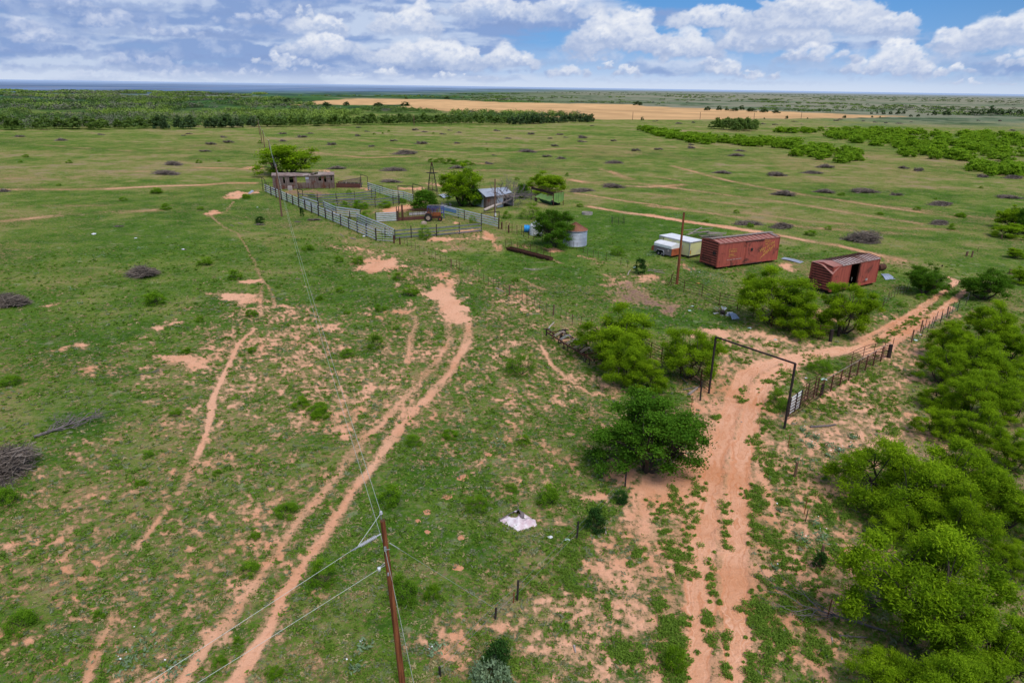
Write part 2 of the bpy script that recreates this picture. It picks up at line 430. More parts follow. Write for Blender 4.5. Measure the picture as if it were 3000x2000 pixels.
    for x, y, w, h, n in [(1290, 44, 330, 50, 22), (1130, 40, 250, 48, 22), (968, 74, 62, 80, 24), (930, 78, 160, 54, 24), (702, 44, 34, 48, 12), (730, 74, 110, 40, 18),
                          (760, 72, 70, 24, 12), (750, 128, 190, 46, 26), (690, 122, 120, 28, 14), (640, 150, 140, 24, 14),
                          (905, 150, 120, 46, 22), (985, 158, 250, 66, 40), (1060, 150, 120, 40, 20), (1170, 152, 130, 42, 24), (1195, 150, 60, 26, 10), (880, 176, 160, 20, 12), (1040, 182, 220, 16, 12),
                          (1420, 120, 200, 98, 54), (1450, 110, 100, 80, 24), (1480, 122, 110, 44, 18), (1370, 100, 80, 40, 14),
                          (1640, 64, 200, 52, 26), (1580, 132, 130, 62, 26), (1540, 128, 60, 30, 10), (1700, 114, 90, 56, 18), (1780, 110, 250, 58, 34), (1880, 74, 290, 80, 44), (1800, 40, 140, 50, 18), (2045, 77, 88, 52, 24),
                          (2275, 118, 180, 60, 28), (2230, 104, 100, 44, 18), (2170, 110, 70, 40, 14), (2320, 92, 100, 52, 20), (2330, 150, 90, 26, 10), (2060, 172, 110, 66, 28), (2000, 172, 130, 40, 18), (2135, 174, 60, 26, 12),
                          (1870, 140, 180, 34, 18), (1660, 174, 80, 40, 14), (1628, 152, 40, 18, 8), (1440, 174, 56, 28, 12), (1394, 160, 40, 18, 7), (1306, 174, 100, 28, 16), (1740, 182, 90, 24, 10), (2250, 196, 120, 16, 8), (2200, 168, 60, 20, 8)]:
        cloud(x, y, w, h, white, shade, n)
    hz = (1 - sst(EL, .05, 1.25))[..., None] * .62          # pale air near the horizon
    C = C * (1 - hz) + hz * lin(214, 224, 242)
    R = 60000.0
    a, e = np.radians(AZ), np.radians(EL)
    V = np.stack([R * np.sin(a) * np.cos(e), R * np.cos(a) * np.cos(e), R * np.sin(e)], -1).reshape(-1, 3)
    ny, nx = AZ.shape
    i = np.arange((ny - 1) * nx).reshape(ny - 1, nx)[:, :-1].ravel()
    Fq = np.stack([i, i + nx, i + nx + 1, i + 1], 1)
    t = NT('cloudy_sky')
    fade = (1 - sst(EL, 22, 36)).ravel()
    em = t.n('ShaderNodeEmission'); t.link(t.attr('sky_colour').outputs['Color'], em.inputs[0]); em.inputs[1].default_value = 1.0
    tr = t.n('ShaderNodeBsdfTransparent'); mx = t.n('ShaderNodeMixShader')
    t.link(t.attr('fade').outputs['Fac'], mx.inputs[0]); t.link(tr.outputs[0], mx.inputs[1]); t.link(em.outputs[0], mx.inputs[2]); t.link(mx.outputs[0], t.out.inputs[0])
    me = np_mesh('sky', V, Fq, t.m, {'fade': fade}, smooth=True)
    ca = me.attributes.new('sky_colour', 'FLOAT_COLOR', 'POINT')
    ca.data.foreach_set('color', np.concatenate([C.reshape(-1, 3), np.ones((ny * nx, 1))], 1).astype(np.float32).ravel())
    t.m.cycles.emission_sampling = 'NONE'
    o = bpy.data.objects.new('sky', me); COL.objects.link(o); o.location = (0, 0, CAMH); tag(o, kind='structure')
build_sky()

# ------------------------------------------------------------------ ground
def W(k, pts): return np.array([tuple(g(k, *p))[:2] for p in pts])

ROAD, TRACK, TRAIL = [], [], []          # (world polyline, width, strength, softness)
def line(lst, k, pts, w, s=.95, soft=.5): lst.append((W(k, pts), w, s, soft))
# main road through the gate
RUT_L = [('L', [(420, 2300), (455, 1400), (480, 1150), (500, 1000), (490, 700), (520, 500), (540, 350), (570, 150), (600, 0)]), ('E', [(245, 1000), (300, 800), (360, 640), (430, 470), (560, 400), (720, 355), (900, 322), (1100, 290)])]
RUT_R = [('L', [(700, 2300), (705, 1400), (705, 1000), (690, 800), (700, 600), (705, 400), (715, 200), (730, 0)]), ('E', [(430, 1000), (460, 800), (510, 610), (600, 480), (760, 390), (1000, 318), (1250, 285)])]
def chain(parts): return np.concatenate([W(k, p) for k, p in parts])
ROAD.append((chain(RUT_L), 1.15, 1.0, .5)); ROAD.append((chain(RUT_R), 1.15, 1.0, .5))
mid = [('L', [(570, 2300), (590, 1400), (595, 1000), (590, 700), (610, 350), (650, 100)]), ('E', [(330, 1000), (380, 800), (440, 620)])]
ROAD.append((chain(mid), 3.9, .66, 1.2))
# two-rut lane going away to the right
line(ROAD, 'E', [(1200, 285), (1350, 215), (1500, 130), (1700, 5)], .7, .95, .4); line(ROAD, 'M', [(60, 1560), (480, 1350), (700, 1230), (1000, 1030), (1200, 870)], .6, .95, .4)
line(ROAD, 'E', [(1250, 330), (1430, 265), (1650, 125), (1850, 0)], .7, .95, .4); line(ROAD, 'M', [(430, 1560), (900, 1260), (1110, 1120), (1310, 980)], .6, .95, .4)
line(ROAD, 'M', [(1080, 830), (1180, 880)], .8, .8)
# left field track
RL = [('N', [(1000, 930), (1010, 1060), (960, 1160), (890, 1260), (800, 1370), (740, 1430)]), ('K', [(560, 60), (480, 130), (370, 260), (300, 310), (180, 470), (90, 590), (0, 690)]), ('J', [(1650, 600), (1545, 700), (1400, 930), (1300, 1050), (1190, 1210), (1080, 1340), (1000, 1450), (900, 1600), (640, 2000)])]
RR = [('N', [(1145, 960), (1130, 1100), (1060, 1200), (1010, 1310), (900, 1430), (820, 1530)]), ('K', [(600, 120), (500, 230), (410, 350), (330, 470), (230, 590), (100, 800), (0, 930)]), ('J', [(1545, 965), (1440, 1130), (1385, 1280), (1290, 1420), (1170, 1600), (900, 2000)])]
TRACK.append((chain(RL), .42, .78, .6)); TRACK.append((chain(RR), .55, .88, .55))
line(TRACK, 'J', [(1545, 1000), (1440, 1130), (1385, 1280), (1290, 1420), (1170, 1600)], .36, .92, .4)
# cattle trails
line(TRAIL, 'N', [(745, 900), (770, 960), (740, 1020), (720, 1110), (715, 1200)], 0.25, .8)
line(TRAIL, 'I', [(1760, 1090), (1650, 1180), (1600, 1290), (1540, 1411)], 0.28, .92, .3)
line(TRAIL, 'J', [(1145, -5), (1085, 120), (1060, 280), (1010, 400)], 0.28, .95, .3)
line(TRAIL, 'J', [(1010, 400), (970, 500), (915, 600)], 0.22, .82, .4); line(TRAIL, 'J', [(825, 710), (760, 800), (700, 870)], 0.23, .88, .3)
line(TRAIL, 'J', [(580, 1240), (520, 1350), (480, 1440), (440, 1568)], 0.22, .8, .5)
line(TRAIL, 'I', [(1610, 210), (1560, 280), (1450, 310), (1520, 370), (1560, 400)], 0.20, .72); line(TRAIL, 'I', [(1560, 400), (1640, 430), (1700, 530), (1760, 650), (1800, 740), (1850, 800), (1885, 880), (1890, 945)], 0.16, .70, .5)
line(TRAIL, 'I', [(1810, 760), (1795, 900), (1800, 1000)], 0.19, .75)
line(TRAIL, 'D', [(220, 420), (300, 570), (430, 680), (610, 800)], 0.25, .85, .4); line(TRAIL, 'B', [(560, 900), (540, 960), (470, 830), (400, 760)], 0.39, .85)
line(TRAIL, 'B', [(760, 1230), (870, 1290), (1000, 1340)], 0.33, .7); line(TRAIL, 'B', [(1030, 1030), (1160, 1080)], 0.28, .7)
line(TRAIL, 'I', [(1650, 410), (1780, 430), (1930, 440), (2100, 470), (2350, 540)], 0.22, .62)
line(TRAIL, 'L', [(835, 180), (880, 260), (905, 380)], 0.39, .9, .4); line(TRAIL, 'L', [(180, 520), (165, 330), (190, 200)], 0.44, .8, .6); line(TRAIL, 'L', [(240, 1372), (300, 950), (320, 880)], 0.33, .8, .6)
line(TRAIL, 'L', [(745, 1150), (790, 1230), (850, 1390)], 0.28, .85, .4)
# pale lines far out over the pasture
FARL = []
line(FARL, 'H', [(0, 1100), (400, 1160), (900, 1215), (1300, 1262)], 1.6, .50, 2.2); line(FARL, 'H', [(600, 1330), (1000, 1385), (1500, 1425), (1900, 1440)], 1.6, .52, 2.2); line(FARL, 'H', [(1500, 1290), (1900, 1340), (2250, 1385)], 1.5, .5, 2.2); line(FARL, 'F', [(300, 1000), (900, 1040), (1400, 1030)], 3, .42, 4); line(FARL, 'F', [(0, 1230), (500, 1220), (1000, 1180)], 2.5, .45, 3); line(FARL, 'I', [(0, 250), (600, 240), (1300, 235)], 2, .45, 2.5); line(FARL, 'F', [(1350, 1155), (1500, 1158), (1600, 1160)], 2.2, .7, 2); line(FARL, 'F', [(1660, 1165), (1790, 1160)], 2.2, .7, 2); line(FARL, 'G', [(900, 985), (1300, 975), (1700, 1000)], 2.5, .5, 3)
line(FARL, 'C', [(100, 62), (330, 90), (550, 125), (700, 145), (850, 162), (1100, 208), (1300, 240), (1500, 280), (1700, 308), (1950, 368), (2150, 412)], 1.7, .74, 1.5)
line(FARL, 'H', [(0, 1345), (230, 1388), (400, 1412), (680, 1452)], 2.2, .85, 1.5)
line(FARL, 'H', [(150, 1040), (320, 1085), (500, 1132), (800, 1190), (1100, 1240), (1500, 1300), (1900, 1358)], 1.6, .68, 2)
line(FARL, 'H', [(0, 1160), (300, 1195), (650, 1245), (900, 1272), (1300, 1340), (1700, 1400)], 1.6, .66, 2)
line(FARL, 'H', [(0, 1290), (350, 1330), (700, 1380), (1000, 1425), (1400, 1452), (1700, 1470)], 1.8, .62, 2)
line(FARL, 'H', [(0, 1215), (250, 1245), (520, 1275), (740, 1308)], 1.6, .58, 2)
line(FARL, 'F', [(750, 1300), (1100, 1283), (1400, 1275), (1560, 1262), (1750, 1262)], 2.0, .80, 2)
line(FARL, 'I', [(0, 350), (250, 325), (450, 305), (800, 288), (1060, 272)], 2.5, .58, 2.5)
line(FARL, 'I', [(0, 130), (500, 130), (900, 120)], 2.5, .5, 3)
line(FARL, 'A', [(520, 125), (760, 150), (1100, 185), (1290, 175), (1500, 170), (1800, 200), (2100, 235)], 3, .60, 3)
line(FARL, 'G', [(660, 850), (900, 870), (1300, 880), (1700, 850), (1800, 855)], 3, .55, 3.5); line(FARL, 'G', [(400, 800), (800, 830), (1200, 825), (1500, 830)], 3, .5, 4)
line(FARL, 'G', [(1650, 1025), (1850, 1055), (2150, 1075), (2352, 1060)], 2.5, .62, 2.5); line(FARL, 'G', [(1850, 960), (1950, 990), (2050, 1030)], 2.5, .58, 2.5)
line(FARL, 'B', [(1180, 235), (1400, 290), (1650, 275), (2100, 310), (2300, 335)], 1.5, .6, 2.5); line(FARL, 'B', [(1300, 390), (1560, 430), (1800, 470), (2050, 500), (2340, 545)], 1.3, .72, 1.5)
line(FARL, 'B', [(1430, 520), (1600, 550), (1820, 585), (2100, 620), (2310, 655)], 1.5, .80, 1.5)

POLY = []                                # (world polygon, value, softness, kind)
def poly(k, pts, val, soft, kind='max'): POLY.append((W(k, pts), val, soft, kind))
# sparse sandy belts, then true bare patches
poly('E', [(640, 780), (900, 590), (1420, 370), (1640, 520), (1650, 900), (1450, 1000), (1060, 1160), (960, 1411), (560, 1411), (600, 1000)], .57, 3.0)
poly('L', [(760, 1400), (760, 0), (1250, 0), (1430, 400), (1420, 700), (1240, 950), (1260, 1150), (1400, 1400)], .64, 2.5)
poly('L', [(450, 1400), (480, 700), (540, 250), (430, 100), (250, 130), (120, 380), (-60, 560), (-150, 800), (-330, 900), (-420, 1400)], .68, 2.0)
poly('d', [(330, 810), (560, 690), (760, 720), (960, 690), (1080, 740), (1200, 820), (1330, 900), (1180, 940), (900, 960), (840, 1040), (700, 1010), (450, 1010), (360, 930)], .50, 4.0)
poly('d', [(0, 1100), (420, 980), (700, 1020), (800, 1080), (560, 1400), (400, 1568), (0, 1568)], .44, 6.0)
poly('d', [(880, 1010), (1240, 900), (1390, 950), (1400, 1080), (1240, 1140), (1020, 1090)], .43, 4.0)
poly('d', [(770, 560), (960, 600), (1160, 650), (1320, 720), (1350, 800), (1150, 780), (1100, 700), (900, 640)], .46, 4)
poly('N', [(830, 750), (940, 680), (1040, 700), (1110, 800), (1165, 930), (1100, 970), (1010, 970), (960, 900), (930, 820)], 1.0, .8)
poly('N', [(360, 590), (430, 560), (470, 512), (600, 508), (700, 562), (560, 580), (440, 612)], .95, 1.2)
poly('N', [(230, 420), (440, 450), (560, 500), (480, 520), (350, 470)], .55, 1.5)
poly('N', [(360, 940), (560, 880), (650, 850), (735, 785), (760, 890), (620, 905), (400, 950)], .92, .9); poly('N', [(80, 990), (200, 950), (290, 955), (200, 995)], .88, .8)
poly('N', [(440, 1400), (640, 1370), (650, 1405), (450, 1430)], .9, .8)
poly('J', [(900, 170), (1160, 120), (1180, 180), (960, 300), (900, 290)], .62, 1.6); poly('J', [(700, 250), (850, 240), (830, 310), (720, 320)], .60, 1.5); poly('J', [(430, 330), (620, 290), (650, 340), (450, 400)], .56, 1.5)
poly('J', [(770, 500), (980, 460), (1100, 400), (1220, 395), (1110, 490), (800, 530)], .64, 1.3); poly('J', [(560, 580), (800, 560), (780, 590), (560, 610)], .6, 1.2)
poly('J', [(0, 880), (60, 850), (50, 890)], .9, .4); poly('J', [(310, 850), (410, 845), (330, 880)], .85, .5); poly('J', [(190, 1150), (280, 1100), (350, 1110), (280, 1160)], .72, .7); poly('J', [(390, 1025), (450, 1025), (430, 1050), (395, 1048)], .9, .3)
poly('J', [(320, 920), (380, 960), (350, 1010), (310, 980)], .65, .6); poly('J', [(100, 1340), (190, 1320), (170, 1370), (100, 1370)], .66, .8); poly('J', [(490, 950), (530, 950), (520, 990), (490, 995)], .8, .3); poly('J', [(1200, 680), (1380, 660), (1330, 800), (1190, 850)], .5, 1.5)
poly('J', [(1050, 1300), (1180, 1270), (1160, 1340), (1060, 1360)], .66, .8)
poly('I', [(1450, 840), (1560, 855), (1800, 850), (1800, 900), (1600, 900), (1500, 870)], .92, 1.0); poly('I', [(1650, 760), (1800, 745), (1800, 770), (1680, 778)], .95, .5); poly('I', [(1200, 970), (1330, 945), (1370, 970), (1250, 990)], .78, 1); poly('I', [(1060, 1085), (1140, 1030), (1240, 1040), (1200, 1080), (1100, 1100)], .78, 1)
poly('I', [(1000, 1290), (1100, 1255), (1250, 1270), (1440, 1300), (1450, 1330), (1330, 1370), (1270, 1340), (1130, 1320)], .86, 1.0); poly('I', [(720, 1390), (790, 1330), (850, 1330), (840, 1370), (760, 1405)], .8, .8); poly('I', [(580, 1360), (640, 1345), (620, 1380)], .9, .5); poly('I', [(510, 1190), (600, 1180), (570, 1215)], .75, .6)
poly('I', [(370, 1235), (470, 1205), (440, 1240)], .9, .5); poly('I', [(280, 935), (340, 915), (470, 890), (440, 920), (320, 945)], .82, .7); poly('I', [(840, 1190), (1040, 1135), (1040, 1150), (870, 1195)], .75, .8); poly('I', [(1900, 1140), (2000, 1100), (2200, 1120), (2350, 1050), (2352, 1110), (1960, 1160)], .62, 1.5)
poly('I', [(1410, 300), (1480, 270), (1530, 290), (1420, 320)], .97, .6); poly('I', [(1535, 190), (1560, 160), (1640, 135), (1700, 150), (1800, 128), (1790, 150), (1700, 175), (1640, 195)], .94, .8); poly('I', [(1720, 1175), (1880, 1170), (1890, 1210), (1760, 1230)], .66, 1)
poly('K', [(860, 220), (1160, 150), (1130, 250), (900, 260)], .56, 1.5); poly('K', [(320, 60), (470, 35), (480, 65), (340, 85)], .8, .8); poly('K', [(1540, 480), (1580, 450), (1640, 490), (1600, 560), (1490, 640), (1430, 620), (1560, 550)], .82, .8); poly('K', [(1250, 1180), (1480, 1060), (1600, 820), (1740, 700), (1742, 1568), (1240, 1568)], .68, 1.8)
poly('K', [(560, 1400), (700, 1290), (860, 1340), (800, 1500), (640, 1540)], .5, 1.5)
poly('D', [(720, 840), (860, 780), (830, 700), (560, 640), (620, 700)], .62, 1.2); poly('D', [(980, 1500), (1060, 1390), (1300, 1290), (1500, 1330), (1480, 1568), (960, 1568)], .92, 1.0)
poly('d', [(1400, 1060), (1460, 1060), (1440, 1110), (1390, 1120)], .85, .8)
poly('E', [(165, 165), (420, 195), (800, 250), (1180, 262), (1400, 230), (1300, 290), (1000, 335), (760, 400), (640, 520), (520, 680), (460, 900), (440, 1411), (120, 1411), (190, 1000), (110, 700), (0, 640), (-60, 560), (130, 420), (200, 300), (60, 200)], .68, 2.0)
poly('E', [(120, 640), (330, 560), (400, 1000), (170, 1000)], .66, 1.6)
poly('E', [(1150, 190), (1400, 60), (1440, 20), (1640, 10), (1500, 110), (1330, 200)], .44, 1.5); poly('E', [(1450, 330), (1550, 230), (1750, 130), (1850, 60), (1960, 30), (1700, 260), (1680, 360), (1500, 380)], .56, 1.5)
poly('E', [(860, 30), (1060, 0), (1060, 60), (900, 75)], .85, 1.0)
poly('C', [(-20, 550), (60, 600), (20, 650), (-60, 640)], .7, 1.5)
poly('C', [(1260, 455), (1320, 450), (1380, 505), (1330, 510)], .9, .8); poly('C', [(500, 440), (560, 470), (610, 505), (540, 500)], .75, 1.0); poly('C', [(850, 500), (1000, 495), (980, 530), (880, 525)], .66, 1.2); poly('C', [(2040, 400), (2220, 410), (2300, 450), (2100, 460)], .64, 2)
poly('C', [(1480, 830), (1560, 790), (1700, 850), (1690, 900), (1550, 880)], .85, 1.0); poly('C', [(680, 950), (900, 960), (1100, 975), (1240, 1010), (1200, 1045), (700, 1000)], .85, 1.0)
poly('C', [(160, 545), (340, 560), (370, 590), (250, 600)], .72, 1.0)
poly('C', [(-20, 620), (120, 600), (300, 700), (460, 770), (520, 820), (480, 860), (330, 790), (60, 760), (-40, 700)], .80, 1.5, 'mud')
poly('B', [(0, 840), (200, 860), (330, 800), (450, 780), (480, 820), (330, 850), (260, 940), (0, 970)], .62, 1.2); poly('B', [(0, 1180), (140, 1270), (130, 1344), (0, 1344)], .8, 1.0)
poly('B', [(980, 930), (1060, 920), (1180, 960), (1050, 965)], .85, .6); poly('B', [(1330, 1010), (1500, 1030), (1640, 1090), (1480, 1075)], .75, 1.0); poly('B', [(1900, 1200), (2060, 1190), (2130, 1240), (1980, 1260)], .8, .8); poly('B', [(620, 895), (820, 900), (900, 940), (760, 940)], .62, .7)
poly('B', [(90, 665), (180, 680), (120, 690)], .85, .6); poly('B', [(560, 650), (700, 650), (680, 690)], .55, 1)
poly('A', [(1210, 650), (1300, 610), (1480, 590), (1500, 625), (1350, 660)], .93, 1.0); poly('A', [(420, 470), (640, 460), (780, 490), (760, 525), (560, 525), (430, 500)], .70, 1.2, 'mud'); poly('A', [(1790, 830), (2080, 790), (2090, 815), (1800, 840)], .9, .8); poly('A', [(1580, 890), (1720, 870), (1960, 880), (1900, 900), (1600, 908)], .95, .8)
poly('A', [(1060, 445), (1130, 440), (1100, 475)], .9, .8); poly('A', [(860, 950), (1000, 945), (1130, 980), (1220, 1020), (1000, 990)], .6, 1.0); poly('A', [(1700, 970), (1800, 980), (1760, 1000)], .85, .6); poly('A', [(1390, 440), (1560, 440), (1560, 460), (1380, 460)], .75, 1.5); poly('A', [(680, 285), (800, 285), (820, 310), (700, 312)], .75, 2)
poly('A', [(20, 265), (180, 255), (190, 300), (60, 285)], .7, 2); poly('A', [(1590, 395), (1740, 400), (1740, 425), (1600, 420)], .7, 1.5); poly('A', [(2080, 830), (2160, 810), (2200, 870), (2130, 900)], .8, 1.0)

LUSH = []
def lush(k, pts, v, soft): LUSH.append((W(k, pts), v, soft))
lush('d', [(1060, 575), (1200, 560), (1340, 480), (1480, 470), (1640, 500), (1620, 540), (1480, 600), (1340, 620), (1150, 640)], .9, 6)
lush('D', [(640, 110), (900, 90), (1180, 130), (1500, 150), (1680, 230), (1560, 310), (1200, 330), (900, 280)], 1.0, 1.5)
lush('B', [(1000, 1080), (1400, 1100), (1500, 1260), (1300, 1290), (1050, 1200)], .9, 1.5); lush('B', [(60, 1000), (450, 940), (560, 1050), (300, 1100)], .7, 1.5)
lush('N', [(90, 880), (250, 690), (560, 620), (860, 660), (820, 760), (640, 850), (380, 900)], .8, 2.5); lush('N', [(1040, 700), (1200, 820), (1240, 950), (1150, 900)], .8, 1.2); lush('N', [(770, 800), (900, 830), (990, 960), (900, 960)], .6, 1)
lush('K', [(230, 640), (430, 430), (700, 330), (900, 560), (760, 860), (500, 900), (160, 1000)], .95, 3); lush('I', [(400, 1130), (900, 1050), (1500, 1010), (2000, 880), (2350, 900), (2200, 1030), (1700, 1080), (1100, 1150), (500, 1230)], .8, 3); lush('I', [(300, 450), (900, 330), (1400, 380), (1650, 600), (1000, 620), (400, 640)], .7, 6)
lush('L', [(240, 1372), (280, 1040), (400, 1090), (440, 1372)], 1.0, .6); lush('L', [(765, 1050), (790, 930), (880, 950), (900, 1050), (860, 1150)], .9, .6); lush('L', [(760, 380), (770, 250), (830, 230), (870, 320), (840, 400)], .9, .5)
lush('C', [(0, 100), (500, 130), (900, 190), (660, 260), (330, 250), (0, 420)], .7, 4); lush('M', [(0, 480), (600, 560), (1300, 640), (1960, 560), (1960, 800), (1200, 800), (700, 620)], .6, 5)
lush('F', [(0, 1411), (300, 1380), (1300, 1411), (1800, 1330), (1850, 1411)], .4, 8); lush('J', [(0, 150), (400, 60), (900, 100), (700, 260), (380, 420), (160, 420)], .7, 3); lush('J', [(0, 1250), (500, 1200), (420, 1568), (0, 1568)], .5, 3); lush('C', [(380, 780), (900, 900), (700, 960), (380, 900)], .8, 1.5)

FIELD = W('G', [(90, 606), (250, 582), (430, 568), (760, 569), (1000, 573), (1300, 588), (1700, 596), (2060, 600)]).tolist() + W('H', [(0, 668), (340, 680), (560, 690), (830, 698), (1200, 715), (1640, 731), (1200, 742), (900, 746), (400, 750), (0, 752)]).tolist() + W('G', [(1880, 692), (1600, 672), (1330, 655), (1000, 640), (800, 622), (720, 617), (800, 604), (720, 600), (500, 606), (300, 600)]).tolist()
FIELD = np.array(FIELD)
HAZE0, HAZE1 = 900.0, 5000.0

def poly_sd(X, Y, P):
    inside = np.zeros(X.shape, bool); dmin = np.full(X.shape, 1e9)
    n = len(P)
    for i in range(n):
        x1, y1 = P[i]; x2, y2 = P[(i + 1) % n]
        c = ((y1 > Y) != (y2 > Y)) & (X < (x2 - x1) * (Y - y1) / ((y2 - y1) if abs(y2 - y1) > 1e-9 else 1e-9) + x1)
        inside ^= c
        dx, dy = x2 - x1, y2 - y1; t = np.clip(((X - x1) * dx + (Y - y1) * dy) / (dx * dx + dy * dy + 1e-9), 0, 1)
        dmin = np.minimum(dmin, np.hypot(X - x1 - t * dx, Y - y1 - t * dy))
    return np.where(inside, dmin, -dmin)
def line_d(X, Y, P):
    dmin = np.full(X.shape, 1e9)
    for i in range(len(P) - 1):
        x1, y1 = P[i]; dx, dy = P[i + 1] - P[i]
        t = np.clip(((X - x1) * dx + (Y - y1) * dy) / (dx * dx + dy * dy + 1e-9), 0, 1)
        dmin = np.minimum(dmin, np.hypot(X - x1 - t * dx, Y - y1 - t * dy))
    return dmin

def fields(X, Y):
    r = np.hypot(X, Y)
    nA = fbm(X * .028, Y * .028, 11, 4) - .5; nB = fbm(X * .16, Y * .16, 12, 4) - .5
    nC = fbm(X * .8, Y * .8, 13, 4, .6) - .5; nD = fbm(X * 3.1, Y * 3.1, 14, 3, .6) - .5
    near = 1 - sst(r, 90, 260)
    bare = .35 + .34 * nA + .34 * nB + (.20 + .08 * near) * nC + .34 * near * nD
    wob = nC * 1.2 + nD * .6
    bare -= .10 * sst(r, 260, 420)
    tone = .48 + .06 * sst(r, 110, 300) + .09 * (1 - sst(r, 45, 110)) + 1.1 * (fbm(X * .02 + 9, Y * .05, 31, 5, .6) - .5) + .8 * (fbm(X * .22, Y * .22, 33, 3) - .5)
    mud = np.zeros_like(bare); ruts = np.zeros_like(bare); rutd = np.full_like(bare, 9.0); kind = np.zeros(X.shape, np.int8)
    def sub(P, pad):
        m = (X > P[:, 0].min() - pad) & (X < P[:, 0].max() + pad) & (Y > P[:, 1].min() - pad) & (Y < P[:, 1].max() + pad)
        return np.nonzero(m)
    for P, v, s in LUSH:
        ix = sub(P, s * 2)
        if len(ix[0]) == 0: continue
        w = sst(poly_sd(X[ix], Y[ix], P) + nB[ix] * 3 * s, -s, s)
        tone[ix] = tone[ix] * (1 - w * .8) + w * .8 * (.05 + .5 * nC[ix] + .3 * nB[ix] + (1 - v) * .4); bare[ix] -= w * .26 * v
    for P, v, s, k in POLY:
        ix = sub(P, s * 2.5)
        if len(ix[0]) == 0: continue
        w = sst(poly_sd(X[ix], Y[ix], P) + wob[ix] * s * 1.6 + nB[ix] * s * 1.2, -s * .9, s * .9)
        amp = (1 - abs(v - .5) * 1.3)
        tgt = v + (nC[ix] * .62 + nB[ix] * .5 + nD[ix] * 1.1) * np.clip(amp, .25, 1)
        bare[ix] = bare[ix] + w * np.maximum(tgt - bare[ix], 0)
        if k == 'mud': mud[ix] = np.maximum(mud[ix], w)
    for code, L in ((1, FARL), (2, TRAIL), (3, TRACK), (4, ROAD)):
        for P, wd, v, s in L:
            ix = sub(P, wd + s * 3)
            if len(ix[0]) == 0: continue
            d = line_d(X[ix], Y[ix], P) + wob[ix] * s * (.7 if code == 1 else 1.35) + nB[ix] * s * .8
            w = 1 - sst(d, wd / 2 - s * .3, wd / 2 + s * .6)
            v = v * (1.02 if code == 1 else 1); tgt = v + (nC[ix] * .8 + nB[ix] * 1.1) * (1.25 - v)
            bare[ix] = bare[ix] + w * np.maximum(tgt - bare[ix], 0)
            kk = kind[ix]; kk[(w > .5)] = code; kind[ix] = kk
            if code == 4 and wd < 2: ruts[ix] = np.maximum(ruts[ix], w); dd = rutd[ix]; nw = d < dd; dd[nw] = d[nw]; rutd[ix] = dd
    far = sst(r, 300, 900)
    fsd = np.full(X.shape, -1e9); ix = sub(FIELD, 300)
    if len(ix[0]): fsd[ix] = poly_sd(X[ix], Y[ix], FIELD) + 22 * nA[ix]
    plow = sst(fsd, -5, 5)
    return dict(bare=bare, tone=tone, mud=mud, ruts=ruts, rutd=rutd, kind=kind, plow=plow, nA=nA, nB=nB, nC=nC, nD=nD, r=r)

